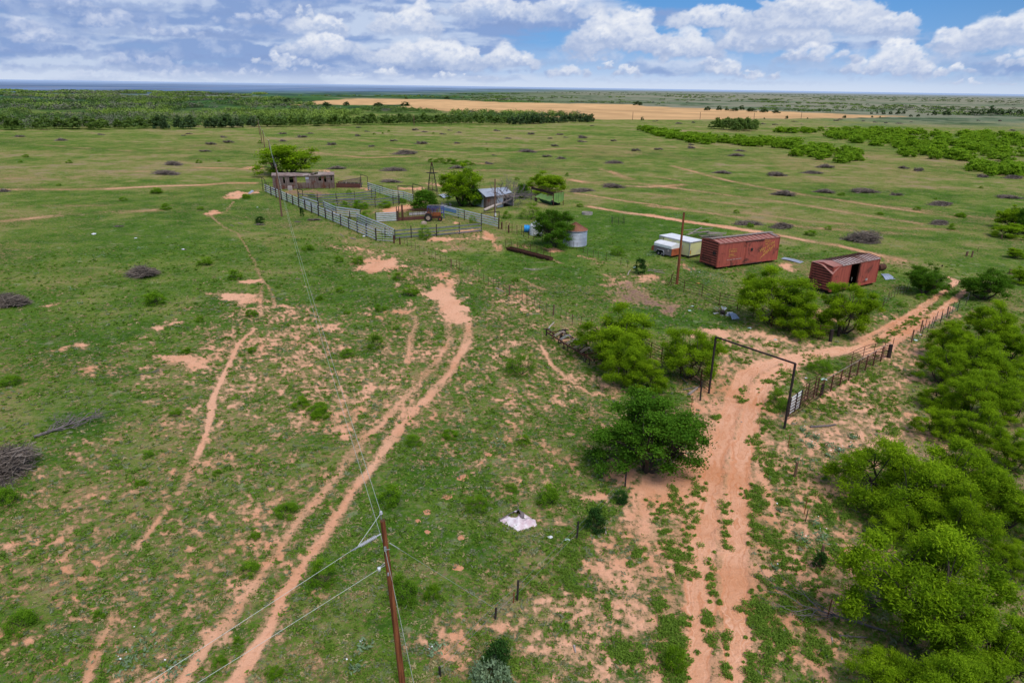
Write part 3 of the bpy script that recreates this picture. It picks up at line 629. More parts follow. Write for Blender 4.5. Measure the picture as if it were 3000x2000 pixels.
def build_ground():
    az = np.radians(np.concatenate([np.arange(-180, -47, 7.0), np.arange(-46, 46.01, .085), np.arange(53, 181, 7.0)])); az[-1] = pi
    rr = [.05, 4, 9, 13]; q = 15.5
    while q < 620: rr.append(q); q *= 1.0072
    while q < 56000: rr.append(q); q *= 1.035
    rr.append(58000); rr = np.array(rr)
    A, Rr = np.meshgrid(az, rr); X = Rr * np.sin(A); Y = Rr * np.cos(A)
    ny, nx = X.shape
    f = fields(X.ravel(), Y.ravel())
    x, y, r = X.ravel(), Y.ravel(), f['r']
    # far country: bands of scrub, grey flats and blue distance haze painted into the colour
    lin = lambda *c: np.array(srgb(*c)[:3])
    K = .95
    n1 = fbm(x * .004, y * .004, 51, 5, .6); n2 = fbm(x * .0011, y * .0011, 57, 5, .6); n3 = fbm(x * .02, y * .02, 53, 4, .6)
    azd = np.degrees(np.arctan2(x, y))
    right = sst(azd + 16 * (n2 - .5), -4, 12)[:, None]
    green = lin(74, 110, 58) * K; grey = lin(140, 140, 112) * K; dk = lin(50, 76, 50) * K
    base_l = green + (dk - green) * sst(n3, .4, .6)[:, None]; base_l = base_l + (grey - base_l) * (sst(n1, .56, .66))[:, None] * .7
    base_r = lin(142, 140, 120) * K + (lin(104, 122, 84) * K - grey) * sst(n1 * .6 + n3 * .4, .46, .64)[:, None]
    base_r = base_r + (dk - base_r) * sst(n3 + .4 * (n1 - .5), .66, .74)[:, None] * .7
    base = base_l * (1 - right) + base_r * right
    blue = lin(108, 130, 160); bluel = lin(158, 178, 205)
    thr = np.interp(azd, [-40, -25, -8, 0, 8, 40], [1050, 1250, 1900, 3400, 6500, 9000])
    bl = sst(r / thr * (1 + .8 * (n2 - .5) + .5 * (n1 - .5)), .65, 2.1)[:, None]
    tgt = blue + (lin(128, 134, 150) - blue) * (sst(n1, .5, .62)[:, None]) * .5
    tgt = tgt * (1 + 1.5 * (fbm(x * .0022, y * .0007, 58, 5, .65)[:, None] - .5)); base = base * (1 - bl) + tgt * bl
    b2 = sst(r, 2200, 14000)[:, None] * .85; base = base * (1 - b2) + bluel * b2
    ff = sst(r + 260 * (n3 - .5), 520, 760)
    # ploughed land
    rows = .5 + .5 * np.sin(fsd_rows(x, y) + 7 * (n3 - .5))
    pl = lin(214, 172, 124) * K; pl = pl[None] * (1 + .20 * (rows[:, None] - .5) + .34 * (n3[:, None] - .5) - .10 * sst(fbm(x * .004, y * .03, 59, 5, .6), .5, .6)[:, None]); pl = pl * np.array([1, 1, 1])
    p = f['plow'][:, None]; base = base * (1 - p) + pl * p; ff = np.maximum(ff, f['plow'])
    i = np.arange((ny - 1) * nx).reshape(ny - 1, nx)[:, :-1].ravel()
    Fq = np.stack([i, i + nx, i + nx + 1, i + 1], 1)[:, ::-1]
    V = np.stack([x, y, np.zeros_like(x)], 1)
    kind = f['kind'].copy(); kind[f['plow'] > .5] = 5
    fk = np.sort(kind[Fq], 1)[:, 1]
    mat = ground_material()
    names = {0: 'ground', 1: 'pale_tracks', 2: 'cattle_trails', 3: 'field_track', 4: 'dirt_road', 5: 'ploughed_field'}
    for code, nm in names.items():
        sel = Fq[fk == code]
        if len(sel) == 0: continue
        u, inv = np.unique(sel, return_inverse=True)
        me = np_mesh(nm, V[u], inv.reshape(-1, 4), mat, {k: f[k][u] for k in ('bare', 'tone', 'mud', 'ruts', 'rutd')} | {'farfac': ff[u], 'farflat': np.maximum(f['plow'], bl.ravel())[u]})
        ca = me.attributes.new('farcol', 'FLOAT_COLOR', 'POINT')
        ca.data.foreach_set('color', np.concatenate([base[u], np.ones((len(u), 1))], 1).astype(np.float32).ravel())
        o = bpy.data.objects.new(nm, me); COL.objects.link(o); tag(o, kind='structure')

def fsd_rows(x, y): return (x * .10 + y * .30)

def ground_material():
    t = NT('pasture_ground')
    v = t.coord()
    A = lambda n: t.attr(n).outputs['Fac']
    S = lambda a, b: t.math('SUBTRACT', a, b)
    Mu = lambda a, b: t.math('MULTIPLY', a, b)
    Ad = lambda a, b: t.math('ADD', a, b)
    n_c = t.noise(v, 1.1, 4, .6, .3); n_f = t.noise(v, 3.4, 4, .6); n_g = t.noise(v, 11, 3, .65); n_x = t.noise(v, 34, 2, .6)
    n_m = t.noise(v, .30, 5, .62, .4); n_l = t.noise(v, .055, 5, .6, .3)
    fine = Ad(Mu(S(n_f, .5), 1.35), Ad(Ad(Mu(S(n_g, .5), 1.25), Mu(S(n_x, .5), .6)), Mu(S(n_c, .5), .50)))
    bare = Ad(A('bare'), fine)
    bfac = t.sstep(bare, .35, .72)
    tone = Ad(A('tone'), Ad(Mu(S(n_m, .5), 1.3), Ad(Mu(S(n_f, .5), 1.1), Mu(S(n_g, .5), .9))))
    grass = t.ramp(tone, [(0.0, (.045, .125, .010, 1)), (.25, (.078, .170, .016, 1)), (.46, (.135, .212, .030, 1)), (.66, (.215, .245, .058, 1)), (.82, (.310, .265, .100, 1)), (1.0, (.34, .26, .15, 1))])
    grass = t.mix(Mu(t.sstep(n_g, .52, .68), .50), grass, (.036, .075, .012, 1))
    grass = t.mix(Mu(t.sstep(t.noise(v, 4.6, 3, .6), .58, .70), .5), grass, (.20, .185, .15, 1))
    grass = t.mix(Mu(t.sstep(n_x, .55, .70), .35), grass, (.20, .27, .06, 1))
    n_s = t.noise(v, .75, 3, .6)
    grass = t.mix(Mu(t.sstep(n_s, .57, .67), .70), grass, (.042, .10, .014, 1))
    grass = t.mix(Mu(t.sstep(t.noise(v, .42, 4, .7), .60, .68), .5), grass, (.33, .35, .20, 1))
    grass = t.mix(Mu(t.sstep(t.noise(t.coord((.16, .5, 1)), 1.0, 6, .7), .55, .68), .35), grass, (.36, .30, .15, 1))
    dead = Mu(t.sstep(t.noise(v, 1.7, 6, .72, .6), .48, .68), .40)
    grass = t.mix(dead, grass, t.mix(t.sstep(n_g, .4, .6), (.33, .275, .18, 1), (.20, .165, .135, 1)))
    soil = t.mix(t.sstep(n_m, .35, .65), (.74, .385, .235, 1), (.62, .285, .150, 1))
    soil = t.mix(t.sstep(n_l, .42, .60), soil, (.76, .415, .26, 1))
    soil = t.mix(Mu(t.sstep(n_f, .48, .72), .45), soil, (.52, .22, .105, 1))
    soil = t.mix(Mu(t.sstep(n_x, .58, .72), .55), soil, (.22, .115, .065, 1))
    soil = t.mix(Mu(A('mud'), .85), soil, t.mix(t.sstep(n_f, .4, .6), (.11, .075, .062, 1), (.23, .155, .125, 1)))
    cx = t.n('ShaderNodeCombineXYZ'); t.link(Mu(A('rutd'), 7.0), cx.inputs[0]); sx = t.n('ShaderNodeSeparateXYZ'); t.link(v, sx.inputs[0]); t.link(Mu(sx.outputs[1], .10), cx.inputs[1]); t.link(Mu(sx.outputs[0], .10), cx.inputs[2])
    streak = t.noise(cx.outputs[0], 1.0, 3, .6)
    soil = t.mix(Mu(A('ruts'), Mu(t.sstep(streak, .50, .66), .7)), soil, (.56, .215, .095, 1))
    soil = t.mix(Mu(A('ruts'), Mu(t.sstep(streak, .46, .32), .6)), soil, (.84, .50, .33, 1))
    # thin dry litter where the cover is neither grass nor soil
    edge = S(1.0, t.sstep(A('bare'), .60, .92))
    lit = t.mix(t.sstep(n_g, .4, .6), (.47, .31, .15, 1), (.27, .195, .105, 1))
    soil = t.mix(Mu(edge, .72), soil, lit)
    col = t.mix(bfac, grass, soil)
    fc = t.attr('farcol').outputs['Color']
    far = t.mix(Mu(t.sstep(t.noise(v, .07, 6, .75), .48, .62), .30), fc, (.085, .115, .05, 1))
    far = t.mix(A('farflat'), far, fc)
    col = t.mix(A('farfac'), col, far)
    hgt = Ad(Mu(n_g, S(1.25, bfac)), Ad(Mu(n_f, .6), Mu(A('ruts'), -.6)))
    b = t.bsdf(col, .95, 0, hgt, .75, .16)
    b.inputs['Specular IOR Level'].default_value = 0.0
    return t.m
build_ground()
# ------------------------------------------------------------------ vegetation
def leaf_quads(C, size, asp, r, up=.35, droop=0.0):
    """small leaf-sized quads at points C (n,3), random tilt; returns V (4n,3)"""
    n = len(C)
    d = r.normal(size=(n, 3)); d[:, 2] *= .6; d[:, 2] -= droop; d /= np.linalg.norm(d, axis=1)[:, None] + 1e-9
    nn = r.normal(size=(n, 3)); nn[:, 2] = np.abs(nn[:, 2]) + up; s = np.cross(d, nn); s /= np.linalg.norm(s, axis=1)[:, None] + 1e-9
    L = (size * r.uniform(.6, 1.3, n))[:, None] * .5; Wd = L * asp
    return np.stack([C - d * L - s * Wd * .5, C + s * -Wd * .1 - d * L * -.1 + s * Wd * 1.1, C + d * L, C - s * Wd * 1.1 + d * L * .1], 1).reshape(-1, 3)

def quad_idx(n): return np.arange(n * 4).reshape(n, 4)

def crown_clumps(r, n, zlow, flat=1.0, irregular=.28):
    """clump centres through a dome-shaped crown of radius 1 and height 1"""
    out = []
    lob = [(r.uniform(0, 2 * pi), r.uniform(.35, .75), r.uniform(.5, 1.0), r.uniform(.30, .5)) for _ in range(7)]
    while len(out) < n:
        a = r.uniform(0, 2 * pi); ph = np.arcsin(r.uniform(-.15, 1)); rad = r.uniform(.45, 1) ** .5
        x, y, z = cos(a) * cos(ph) * rad, sin(a) * cos(ph) * rad, sin(ph) * rad
        edge = 1 - irregular + irregular * sum(max(0, cos(a - l[0])) * l[1] for l in lob) / 2.2
        zz = zlow + (1 - zlow) * max(0, z) * (1 - .28 * irregular * (1 - edge))
        x *= edge; y *= edge
        if z < 0: zz = zlow + z * zlow * .9
        out.append((x * flat, y * flat, zz))
    return np.array(out)

def lobed_clumps(r, n, zlow, sub):
    # the crown as several smaller domes of different height, so that it has hollows and a broken outline
    a0 = r.uniform(0, 2 * pi); L = []
    for k in range(sub):
        q = r.uniform(.38, .72) if k else r.uniform(0, .2); a = a0 + 2 * pi * k / max(1, sub - 1) + r.normal() * .3
        L.append((cos(a) * q, sin(a) * q, r.uniform(.55, .9) if k else 1.0, r.uniform(.27, .40)))
    out = []
    while len(out) < n:
        x, y, top, rad = L[len(out) % sub]
        a = r.uniform(0, 2 * pi); ph = np.arcsin(r.uniform(-.25, 1)); h = rad * 1.25
        z = top - h * (1 - np.sin(ph)) * .9
        out.append((x + cos(a) * cos(ph) * rad, y + sin(a) * cos(ph) * rad, max(zlow * r.uniform(.6, 1), z)))
    return np.array(out)

def gen_tree(seed, R, H, leaves, clumps, lsize, asp, zlow=.3, stems=4, crsz=.20, trunk_r=.09, droop=.2, irregular=.3, sub=0):
    """returns (trunk MB, crown V, shade) for a crown radius R, height H, base at the origin"""
    r = np.random.default_rng(seed)
    cc = crown_clumps(r, clumps, zlow, 1.0, irregular) if not sub else lobed_clumps(r, clumps, zlow, sub); P = cc * np.array([R * .88, R * .88, H * .93])
    tb = MB()
    th = r.uniform(0, 2 * pi)
    hubs = []
    for k in range(stems):
        a = th + 2 * pi * k / stems + r.normal() * .25; lean = r.uniform(.25, .5) * R
        hub = np.array([cos(a) * lean, sin(a) * lean, H * (zlow * .55 + .16) * r.uniform(.8, 1.25)])
        b0 = np.array([cos(a) * trunk_r * .8, sin(a) * trunk_r * .8, -.08]); m1 = (b0 + hub) / 2 + r.normal(size=3) * .07 * R
        tb.tube([b0, m1, hub], [trunk_r, trunk_r * .75, trunk_r * .55], 6, cap=False); hubs.append(hub)
    hubs = np.array(hubs)
    for p in P:
        h = hubs[np.argmin(((hubs - p) ** 2).sum(1) + r.uniform(0, .3) * R * R)]
        m = h * .5 + p * .5 + r.normal(size=3) * .07 * R + np.array([0, 0, .05 * H])
        tb.tube([h, m, p * .9 + h * .1, p], [trunk_r * .36, trunk_r * .22, trunk_r * .12, trunk_r * .05], 4, cap=False)
    w = r.uniform(.6, 1.4, clumps); w /= w.sum(); cnt = (w * leaves).astype(int) + 4
    Ls, Sh = [], []
    for p, c, w_ in zip(P, cnt, w):
        s = crsz * R * r.uniform(.7, 1.25)
        q = r.normal(size=(c, 3)); q /= np.linalg.norm(q, axis=1)[:, None]; q *= np.minimum(np.abs(r.normal(0, .48, c)) + .18, 1.25)[:, None]
        q[:, 2] = q[:, 2] * .62 + .12
        Ls.append(p + q * s * np.array([1.15, 1.15, 1.0]))
        Sh.append(np.clip(.20 + .72 * q[:, 2] + r.normal() * .22 + .45 * (p[2] / H - .55) + r.normal(size=c) * .12, 0, 1))  # crown shade put into the leaf tone: darker low down and underneath
    Cn = np.concatenate(Ls); Sh = np.concatenate(Sh); Cn[:, 2] = np.maximum(Cn[:, 2], .03)
    V = leaf_quads(Cn, lsize, asp, r, .35, droop)
    return tb, V, np.repeat(Sh, 4)

PROTO = {}
def proto(key, n, mat_leaf, mat_bark, **kw):
    L = []
    for i in range(n):
        tb, V, sh = gen_tree(seed=hash_key(key) + i * 13, **kw)
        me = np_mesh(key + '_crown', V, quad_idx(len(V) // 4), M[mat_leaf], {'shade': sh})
        ob = tb.build('trunk', M[mat_bark]); tm = ob.data; bpy.data.objects.remove(ob)
        L.append((tm, me, kw['R'], kw['H']))
    PROTO[key] = L
def hash_key(k): return sum(ord(c) * (i + 3) for i, c in enumerate(k)) % 9973

proto('mesquite', 6, 'mesq', 'bark', R=3.2, H=4.6, leaves=50000, clumps=90, lsize=.155, asp=.28, zlow=.30, stems=5, crsz=.165, trunk_r=.10, sub=9)
proto('sprawl', 3, 'mesq', 'bark_dark', R=3.6, H=3.6, leaves=44000, clumps=86, lsize=.155, asp=.28, zlow=.26, stems=6, crsz=.165, trunk_r=.10, sub=10)
proto('hackberry', 3, 'hack', 'bark', R=3.2, H=4.6, leaves=36000, clumps=110, lsize=.125, asp=.60, zlow=.16, stems=4, crsz=.175, trunk_r=.12, sub=10)
proto('midmesq', 3, 'mesq', 'bark', R=3.4, H=5.0, leaves=16000, clumps=96, lsize=.28, asp=.34, zlow=.14, stems=5, crsz=.20, trunk_r=.13, sub=9)
proto('middark', 2, 'hack', 'bark_dark', R=3.0, H=4.0, leaves=8000, clumps=50, lsize=.28, asp=.5, zlow=.2, stems=4, crsz=.24, trunk_r=.13, irregular=.3)
proto('shrub', 4, 'shrub', 'bark', R=.9, H=1.0, leaves=4200, clumps=30, lsize=.08, asp=.32, zlow=.12, stems=6, crsz=.30, trunk_r=.02, irregular=.4)
proto('openshrub', 2, 'shrub', 'bark', R=1.6, H=2.0, leaves=8000, clumps=44, lsize=.09, asp=.28, zlow=.14, stems=8, crsz=.27, trunk_r=.03, irregular=.4)
proto('darkshrub', 2, 'dark', 'bark_dark', R=.9, H=1.5, leaves=2600, clumps=30, lsize=.12, asp=.5, zlow=.12, stems=4, crsz=.30, trunk_r=.03, irregular=.3)
proto('silvershrub', 1, 'silver', 'bark', R=1.0, H=.6, leaves=1800, clumps=30, lsize=.14, asp=.5, zlow=.15, stems=6, crsz=.26, trunk_r=.02, irregular=.3)
proto('farbush', 4, 'thick', 'bark_dark', R=2.0, H=2.2, leaves=620, clumps=24, lsize=.46, asp=.6, zlow=.14, stems=5, crsz=.32, trunk_r=.05, irregular=.4)
proto('fartree', 4, 'farleaf', 'bark_dark', R=3.2, H=5.4, leaves=760, clumps=30, lsize=.8, asp=.6, zlow=.25, stems=3, crsz=.30, trunk_r=.12, irregular=.35)
proto('fardark', 2, 'fartree', 'bark_dark', R=3.0, H=4.6, leaves=620, clumps=24, lsize=.8, asp=.6, zlow=.18, stems=2, crsz=.34, trunk_r=.14, irregular=.25)

_vr = random.Random(3)
def plant(key, base, width, height, name, label, cat, group=None, parts=True, var=None, rz=None):
    tm, me, R, H = PROTO[key][(_vr.randrange(len(PROTO[key])) if var is None else var % len(PROTO[key]))]
    sx, sz = width / 2 / R, height / H
    rz = _vr.uniform(0, 2 * pi) if rz is None else rz
    if parts:
        o = thing(name, base, label, cat, group, rz); o.scale = (sx, sx, sz)
        for nm, m in (('trunk', tm), ('crown', me)):
            c = bpy.data.objects.new(nm, m); COL.objects.link(c); c.parent = o
    else:
        o = bpy.data.objects.new(name, me); COL.objects.link(o); o.location = base; o.rotation_euler = (0, 0, rz); o.scale = (sx, sx, sz)
        tag(o, label, cat, group)
    return o

def tree_px(key, k, x, y, w, h, name, label, cat='tree', group=None, parts=True, hs=1.0, var=None):
    """w, h: crown width and whole height as measured on the photograph"""
    if k == 'D' and key == 'mesquite': w *= 1.14; h *= 1.22
    if k == 'A' and key == 'midmesq': h *= 1.28
    if k == 'A' and key == 'middark': w *= 1.2; h *= 1.15
    if k == 'B' and key == 'hackberry': w *= 1.08; h *= 1.12
    if k == 'C' and key in ('mesquite', 'sprawl'): w *= 1.12; h *= 1.15
    if k == 'D' and key == 'hackberry': w *= 1.04; h *= 1.12
    b = g(k, x, y); s = ppm(b) * CROPS[k][2]; wd = w / s * (1.14 if key in ('midmesq', 'mesquite', 'hackberry', 'sprawl') else 1.0); h = h if parts or key != 'shrub' else min(h, w * .75)
    dep = atan2(CAMH, hypot(b.x, b.y)); hh = (h / s - .40 * wd * sin(dep)) / cos(dep) * hs
    return plant(key, b, wd, max(.4 * wd, hh), name, label, cat, group, parts, var)

T = tree_px
MG = 'mesquite_tree'
# trees of the yard
T('midmesq', 'A', 420, 338, 520, 250, MG, 'broad bright green mesquite standing behind the grey wooden shed', group=None, var=0)
T('midmesq', 'A', 1912, 596, 350, 300, MG, 'light green mesquite with bare leaning trunk beside the tin shed', var=1)
T('middark', 'A', 2030, 598, 210, 170, 'dark_bush', 'dark green bush against the left wall of the tin shed', 'bush', var=0)
T('middark', 'A', 1610, 632, 250, 165, 'dark_tree', 'dense dark green tree beside the rusty loading chute', var=1)
T('midmesq', 'B', 1000, 395, 400, 260, MG, 'bright green mesquite growing behind the green harvest basket', var=2)
T('middark', 'B', 770, 440, 170, 160, 'dark_bush', 'dull green bush between the tin shed and the green basket', 'bush', var=1)
T('hackberry', 'B', 1090, 915, 450, 385, 'hackberry_tree', 'dark green hackberry hiding half of the round grain bin', var=0)
T('mesquite', 'C', 1185, 905, 500, 440, MG, 'large light green mesquite below the closed boxcar', var=0)
T('middark', 'C', 1330, 905, 300, 290, 'dark_tree', 'dark green tree inside the big mesquite below the boxcars', var=1)
T('sprawl', 'C', 1430, 985, 380, 260, MG, 'low spreading mesquite over the pipe fence below the boxcars', var=0)
T('mesquite', 'C', 1750, 985, 410, 410, MG, 'light green mesquite with dark open stems before the open boxcar', var=1)
T('hackberry', 'M', 800, 1020, 480, 430, 'hackberry_tree', 'mid green tree left of the far end of the dirt lane', var=1)
T('hackberry', 'M', 1490, 1085, 560, 430, 'hackberry_tree', 'round dark green tree at the far end of the dirt lane', var=2)
T('midmesq', 'M', 1770, 375, 330, 200, MG, 'small bright mesquite beside the far wire fence at the right edge', var=0)
T('midmesq', 'M', 1790, 270, 300, 290, MG, 'taller mesquite behind the small one at the right edge', var=1)
T('middark', 'M', 1960, 330, 300, 330, 'dark_tree', 'dark tree cut by the right edge beyond the far wire fence', var=0)
T('midmesq', 'M', 1930, 900, 300, 230, MG, 'mesquite at the right edge behind the round dark tree', var=2)
T('midmesq', 'M', 1850, 610, 200, 140, MG, 'low mesquite at the right edge above the round dark tree', var=0)
# group left of the gate
T('mesquite', 'D', 800, 545, 600, 440, MG, 'biggest light green mesquite left of the gate behind the harrow', var=2)
T('mesquite', 'D', 855, 730, 340, 380, MG, 'slender mesquite below the harrow end with thin bare stems', var=3)
T('mesquite', 'D', 1040, 775, 300, 260, MG, 'small mesquite touching the top of the dark hackberry', var=4)
T('mesquite', 'D', 1345, 672, 450, 400, MG, 'airy mesquite in the curved pipe fence left of the gate', var=1)
T('hackberry', 'D', 1030, 1385, 850, 690, 'hackberry_tree', 'large dark green hackberry beside the dirt road before the gate', var=0)
# thicket along the right edge
TH = 'mesquites of the thicket along the right edge'
for i, (k, cx, cy, w, kk, lab) in enumerate([
    ('E', 2140, 120, 340, 'mesquite', 'thicket mesquite nearest the far end of the wire fence'),
    ('E', 1860, 235, 330, 'mesquite', 'thicket mesquite nearest the round wooden corner post'),
    ('E', 2300, 240, 300, 'mesquite', 'thicket mesquite at the right edge level with the corner post'),
    ('E', 1800, 400, 300, 'mesquite', 'bright yellow-green thicket mesquite just below the corner post'),
    ('E', 2080, 360, 400, 'mesquite', 'wide thicket mesquite in the second row from the lane'),
    ('E', 2300, 450, 300, 'sprawl', 'flat topped thicket mesquite at the right edge above the dark gap'),
    ('E', 1790, 610, 280, 'sprawl', 'low thicket mesquite with dark hollow beneath'),
    ('E', 2020, 590, 380, 'mesquite', 'thicket mesquite in the middle of the thicket'),
    ('E', 2270, 640, 340, 'mesquite', 'thicket mesquite at the right edge over dark bare stems'),
    ('E', 1800, 800, 320, 'sprawl', 'thicket mesquite reaching toward the weedy sand'),
    ('E', 2050, 800, 340, 'mesquite', 'thicket mesquite above the shaded clearing'),
    ('E', 2290, 990, 340, 'mesquite', 'thicket mesquite at the right edge below the shaded clearing'),
    ('L', 1620, 150, 640, 'sprawl', 'wide spreading thicket mesquite leaning toward the dirt road'),
    ('L', 2020, 190, 470, 'mesquite', 'thicket mesquite right of the wide spreading one'),
    ('L', 2290, 330, 420, 'mesquite', 'thicket mesquite at the right edge above the bare brushy gap'),
    ('L', 2010, 430, 430, 'mesquite', 'thicket mesquite with dark trunk showing above the big bright one'),
    ('L', 1640, 440, 330, 'shrub_', 'low thicket mesquite under the wide spreading one'),
    ('L', 2310, 650, 260, 'sprawl', 'small thicket mesquite at the right edge over dark brush'),
    ('L', 1800, 830, 800, 'mesquite', 'biggest bright green mesquite at the bottom right corner'),
    ('L', 2160, 1180, 560, 'mesquite', 'bright mesquite cut by the bottom right corner'),
    ('L', 1600, 1330, 460, 'sprawl', 'low mesquite at the bottom edge under the biggest bright one'),
    ('L', 1920, 1420, 520, 'mesquite', 'mesquite cut by the bottom edge near the right corner')]):
    if kk == 'shrub_': kk = 'sprawl'
    s_ = CROPS[k][2]; p = at_px(*px(k, cx, cy), z=0); wd = w / s_ / ppm(p); hgt = wd * (.66 if kk == 'mesquite' else .52)
    b = g(k, cx, cy, z=hgt * .62); b = Vector((b.x, b.y, 0))
    wd = w / s_ / ppm(Vector((b.x, b.y, hgt * .6))) * 1.20; hgt = min(6.2, wd * (.80 if kk == 'mesquite' else .55))
    plant(kk, b, wd, hgt, MG, lab, 'tree', TH, True, i)

# shrubs of the pasture: (crop, x, y of the foot, width, height, kind, label)
SH = [('N', 480, 1132, 150, 135, 'shrub', 'bright green round bush left of the field track'),
 ('N', 1510, 1315, 290, 215, 'openshrub', 'large feathery green bush left of the rusty harrow'),
 ('N', 360, 537, 110, 70, 'shrub', 'green bush above the left end of the pale bare patch'),
 ('N', 225, 527, 80, 60, 'shrub', 'small bush next to the one above the pale bare patch'),
 ('N', 740, 755, 160, 85, 'shrub', 'green bush touching the left side of the big bare patch'),
 ('N', 640, 648, 120, 60, 'shrub', 'low bush in the grass above the big bare patch'),
 ('N', 520, 867, 110, 70, 'shrub', 'green bush above the sandy strip left of the big bare patch'),
 ('I', 1065, 922, 200, 125, 'shrub', 'bright yellow-green bush below the brush pile in the left pasture'),
 ('I', 1420, 647, 140, 62, 'shrub', 'low green bush right of the brush pile in the left pasture'),
 ('I', 1610, 748, 130, 78, 'shrub', 'green bush beside the small round bare spot'),
 ('I', 1730, 998, 110, 72, 'shrub', 'green bush below the wide sandy patch on the cattle trail'),
 ('I', 1735, 1254, 80, 60, 'shrub', 'small green bush right of the cattle trail'),
 ('I', 1085, 157, 100, 48, 'shrub', 'green bush on the sandy line left of the wooden shed'),
 ('I', 1700, 192, 80, 32, 'shrub', 'low bush in the sandy fork left of the corral corner'),
 ('J', 110, 1285, 205, 135, 'shrub', 'bright green bush at the left edge near the bottom'),
 ('J', 30, 655, 150, 120, 'shrub', 'green bush at the left edge below the dead branches'),
 ('J', 1270, 1005, 150, 85, 'shrub', 'green bush left of the field track near the bottom'),
 ('K', 80, 1065, 190, 165, 'shrub', 'green bush right of the field track under the power line'),
 ('J', 1465, 705, 160, 80, 'shrub', 'green bush between the cattle trail and the field track'),
 ('K', 430, 645, 165, 120, 'shrub', 'leafy green bush above the top of the near power pole'),
 ('K', 1225, 655, 145, 140, 'shrub', 'bright yellow-green bush above the white cloth heap'),
 ('K', 870, 680, 150, 120, 'openshrub', 'pale open bush left of the white cloth heap'),
 ('K', 500, 1140, 180, 200, 'shrub', 'bright bush just right of the near power pole'),
 ('K', 640, 1140, 110, 110, 'shrub', 'small bright bush second from the near power pole'),
 ('K', 970, 1480, 170, 170, 'darkshrub', 'dark leafy bush at the bottom edge above silver leaves'),
 ('K', 950, 1545, 240, 120, 'silvershrub', 'silver leaved bush at the bottom edge'),
 ('K', 1470, 790, 130, 145, 'darkshrub', 'dark bush growing in the broken wire fence'),
 ('K', 1600, 645, 90, 80, 'darkshrub', 'small dark bush at the top of the broken wire fence'),
 ('L', 1172, 710, 95, 120, 'darkshrub', 'small dark juniper wrapped around a wooden post'),
 ('L', 605, 918, 52, 55, 'shrub', 'small green bush between the two road ruts'),
 ('L', 340, 1290, 170, 210, 'shrub', 'green weedy bush beside the road at the bottom edge'),
 ('B', 1715, 1000, 165, 120, 'openshrub', 'pale green sapling left of the grey camper trailer'),
 ('B', 1930, 1185, 150, 185, 'darkshrub', 'dark pointed bush left of the leaning brown pole'),
 ('B', 615, 638, 120, 80, 'shrub', 'bright bush under the fallen white trunk'),
 ('B', 860, 640, 280, 190, 'openshrub', 'broad light bush below the green harvest basket'),
 ('B', 1340, 525, 90, 45, 'shrub', 'low bush in the grass right of the green basket'),
 ('A', 800, 632, 130, 72, 'shrub', 'leftmost of three green bushes along the inner corral fence'),
 ('A', 905, 628, 120, 80, 'shrub', 'green bush between two others along the inner corral fence'),
 ('A', 1050, 622, 180, 105, 'shrub', 'biggest of the green bushes along the inner corral fence'),
 ('A', 1265, 612, 160, 72, 'shrub', 'green bush at the right end of the inner corral fence'),
 ('A', 1110, 750, 180, 135, 'openshrub', 'bright bush beside the corrugated corral panel'),
 ('A', 1610, 885, 150, 155, 'openshrub', 'bright bush growing through the front corral fence'),
 ('A', 1410, 572, 85, 85, 'shrub', 'green bush beside the tall corral gate frame'),
 ('A', 185, 742, 110, 68, 'darkshrub', 'dark bush with sticks outside the corral'),
 ('A', 545, 690, 45, 95, 'darkshrub', 'thin dark sapling against the outer corral fence'),
 ('A', 2020, 745, 85, 85, 'openshrub', 'pale sapling leaning on the right corral rails'),
 ('A', 60, 522, 95, 42, 'shrub', 'low bush left of the corral corner'),
 ('A', 945, 500, 70, 60, 'openshrub', 'thin sapling inside the upper corral pen'),
 ('A', 630, 520, 80, 40, 'shrub', 'low weeds on the bare earth before the wooden shed'),
 ('A', 180, 60, 40, 45, 'shrub', 'small round bush at the foot of a distant power pole'),
 ('C', 1040, 170 , 70, 45, 'shrub', 'bush in the grass behind the closed boxcar'),
 ('C', 1500, 235, 120, 40, 'shrub', 'low bush left of the big brush heap'),
 ('M', 770, 1080, 160, 70, 'shrub', 'low bush left of the dirt lane'),
 ('M', 570, 1170, 130, 90, 'openshrub', 'thin bush beside the wire fence left of the lane'),
 ('M', 1230, 140, 150, 45, 'shrub', 'low dark bush in the open grass near the right edge'),
 ('E', 950, 440, 200, 130, 'openshrub', 'loose green weeds on the sandy ground right of the gate'),
 ('E', 640, 680, 150, 150, 'openshrub', 'loose green weeds along the road inside the gate post')]
for i, (k, x, y, w, h, key, lab) in enumerate(SH):
    T(key, k, x, y, w, h, 'bush', lab, 'bush', 'bushes in the pasture and the yard', parts=(w / CROPS[k][2] > 45), var=i)
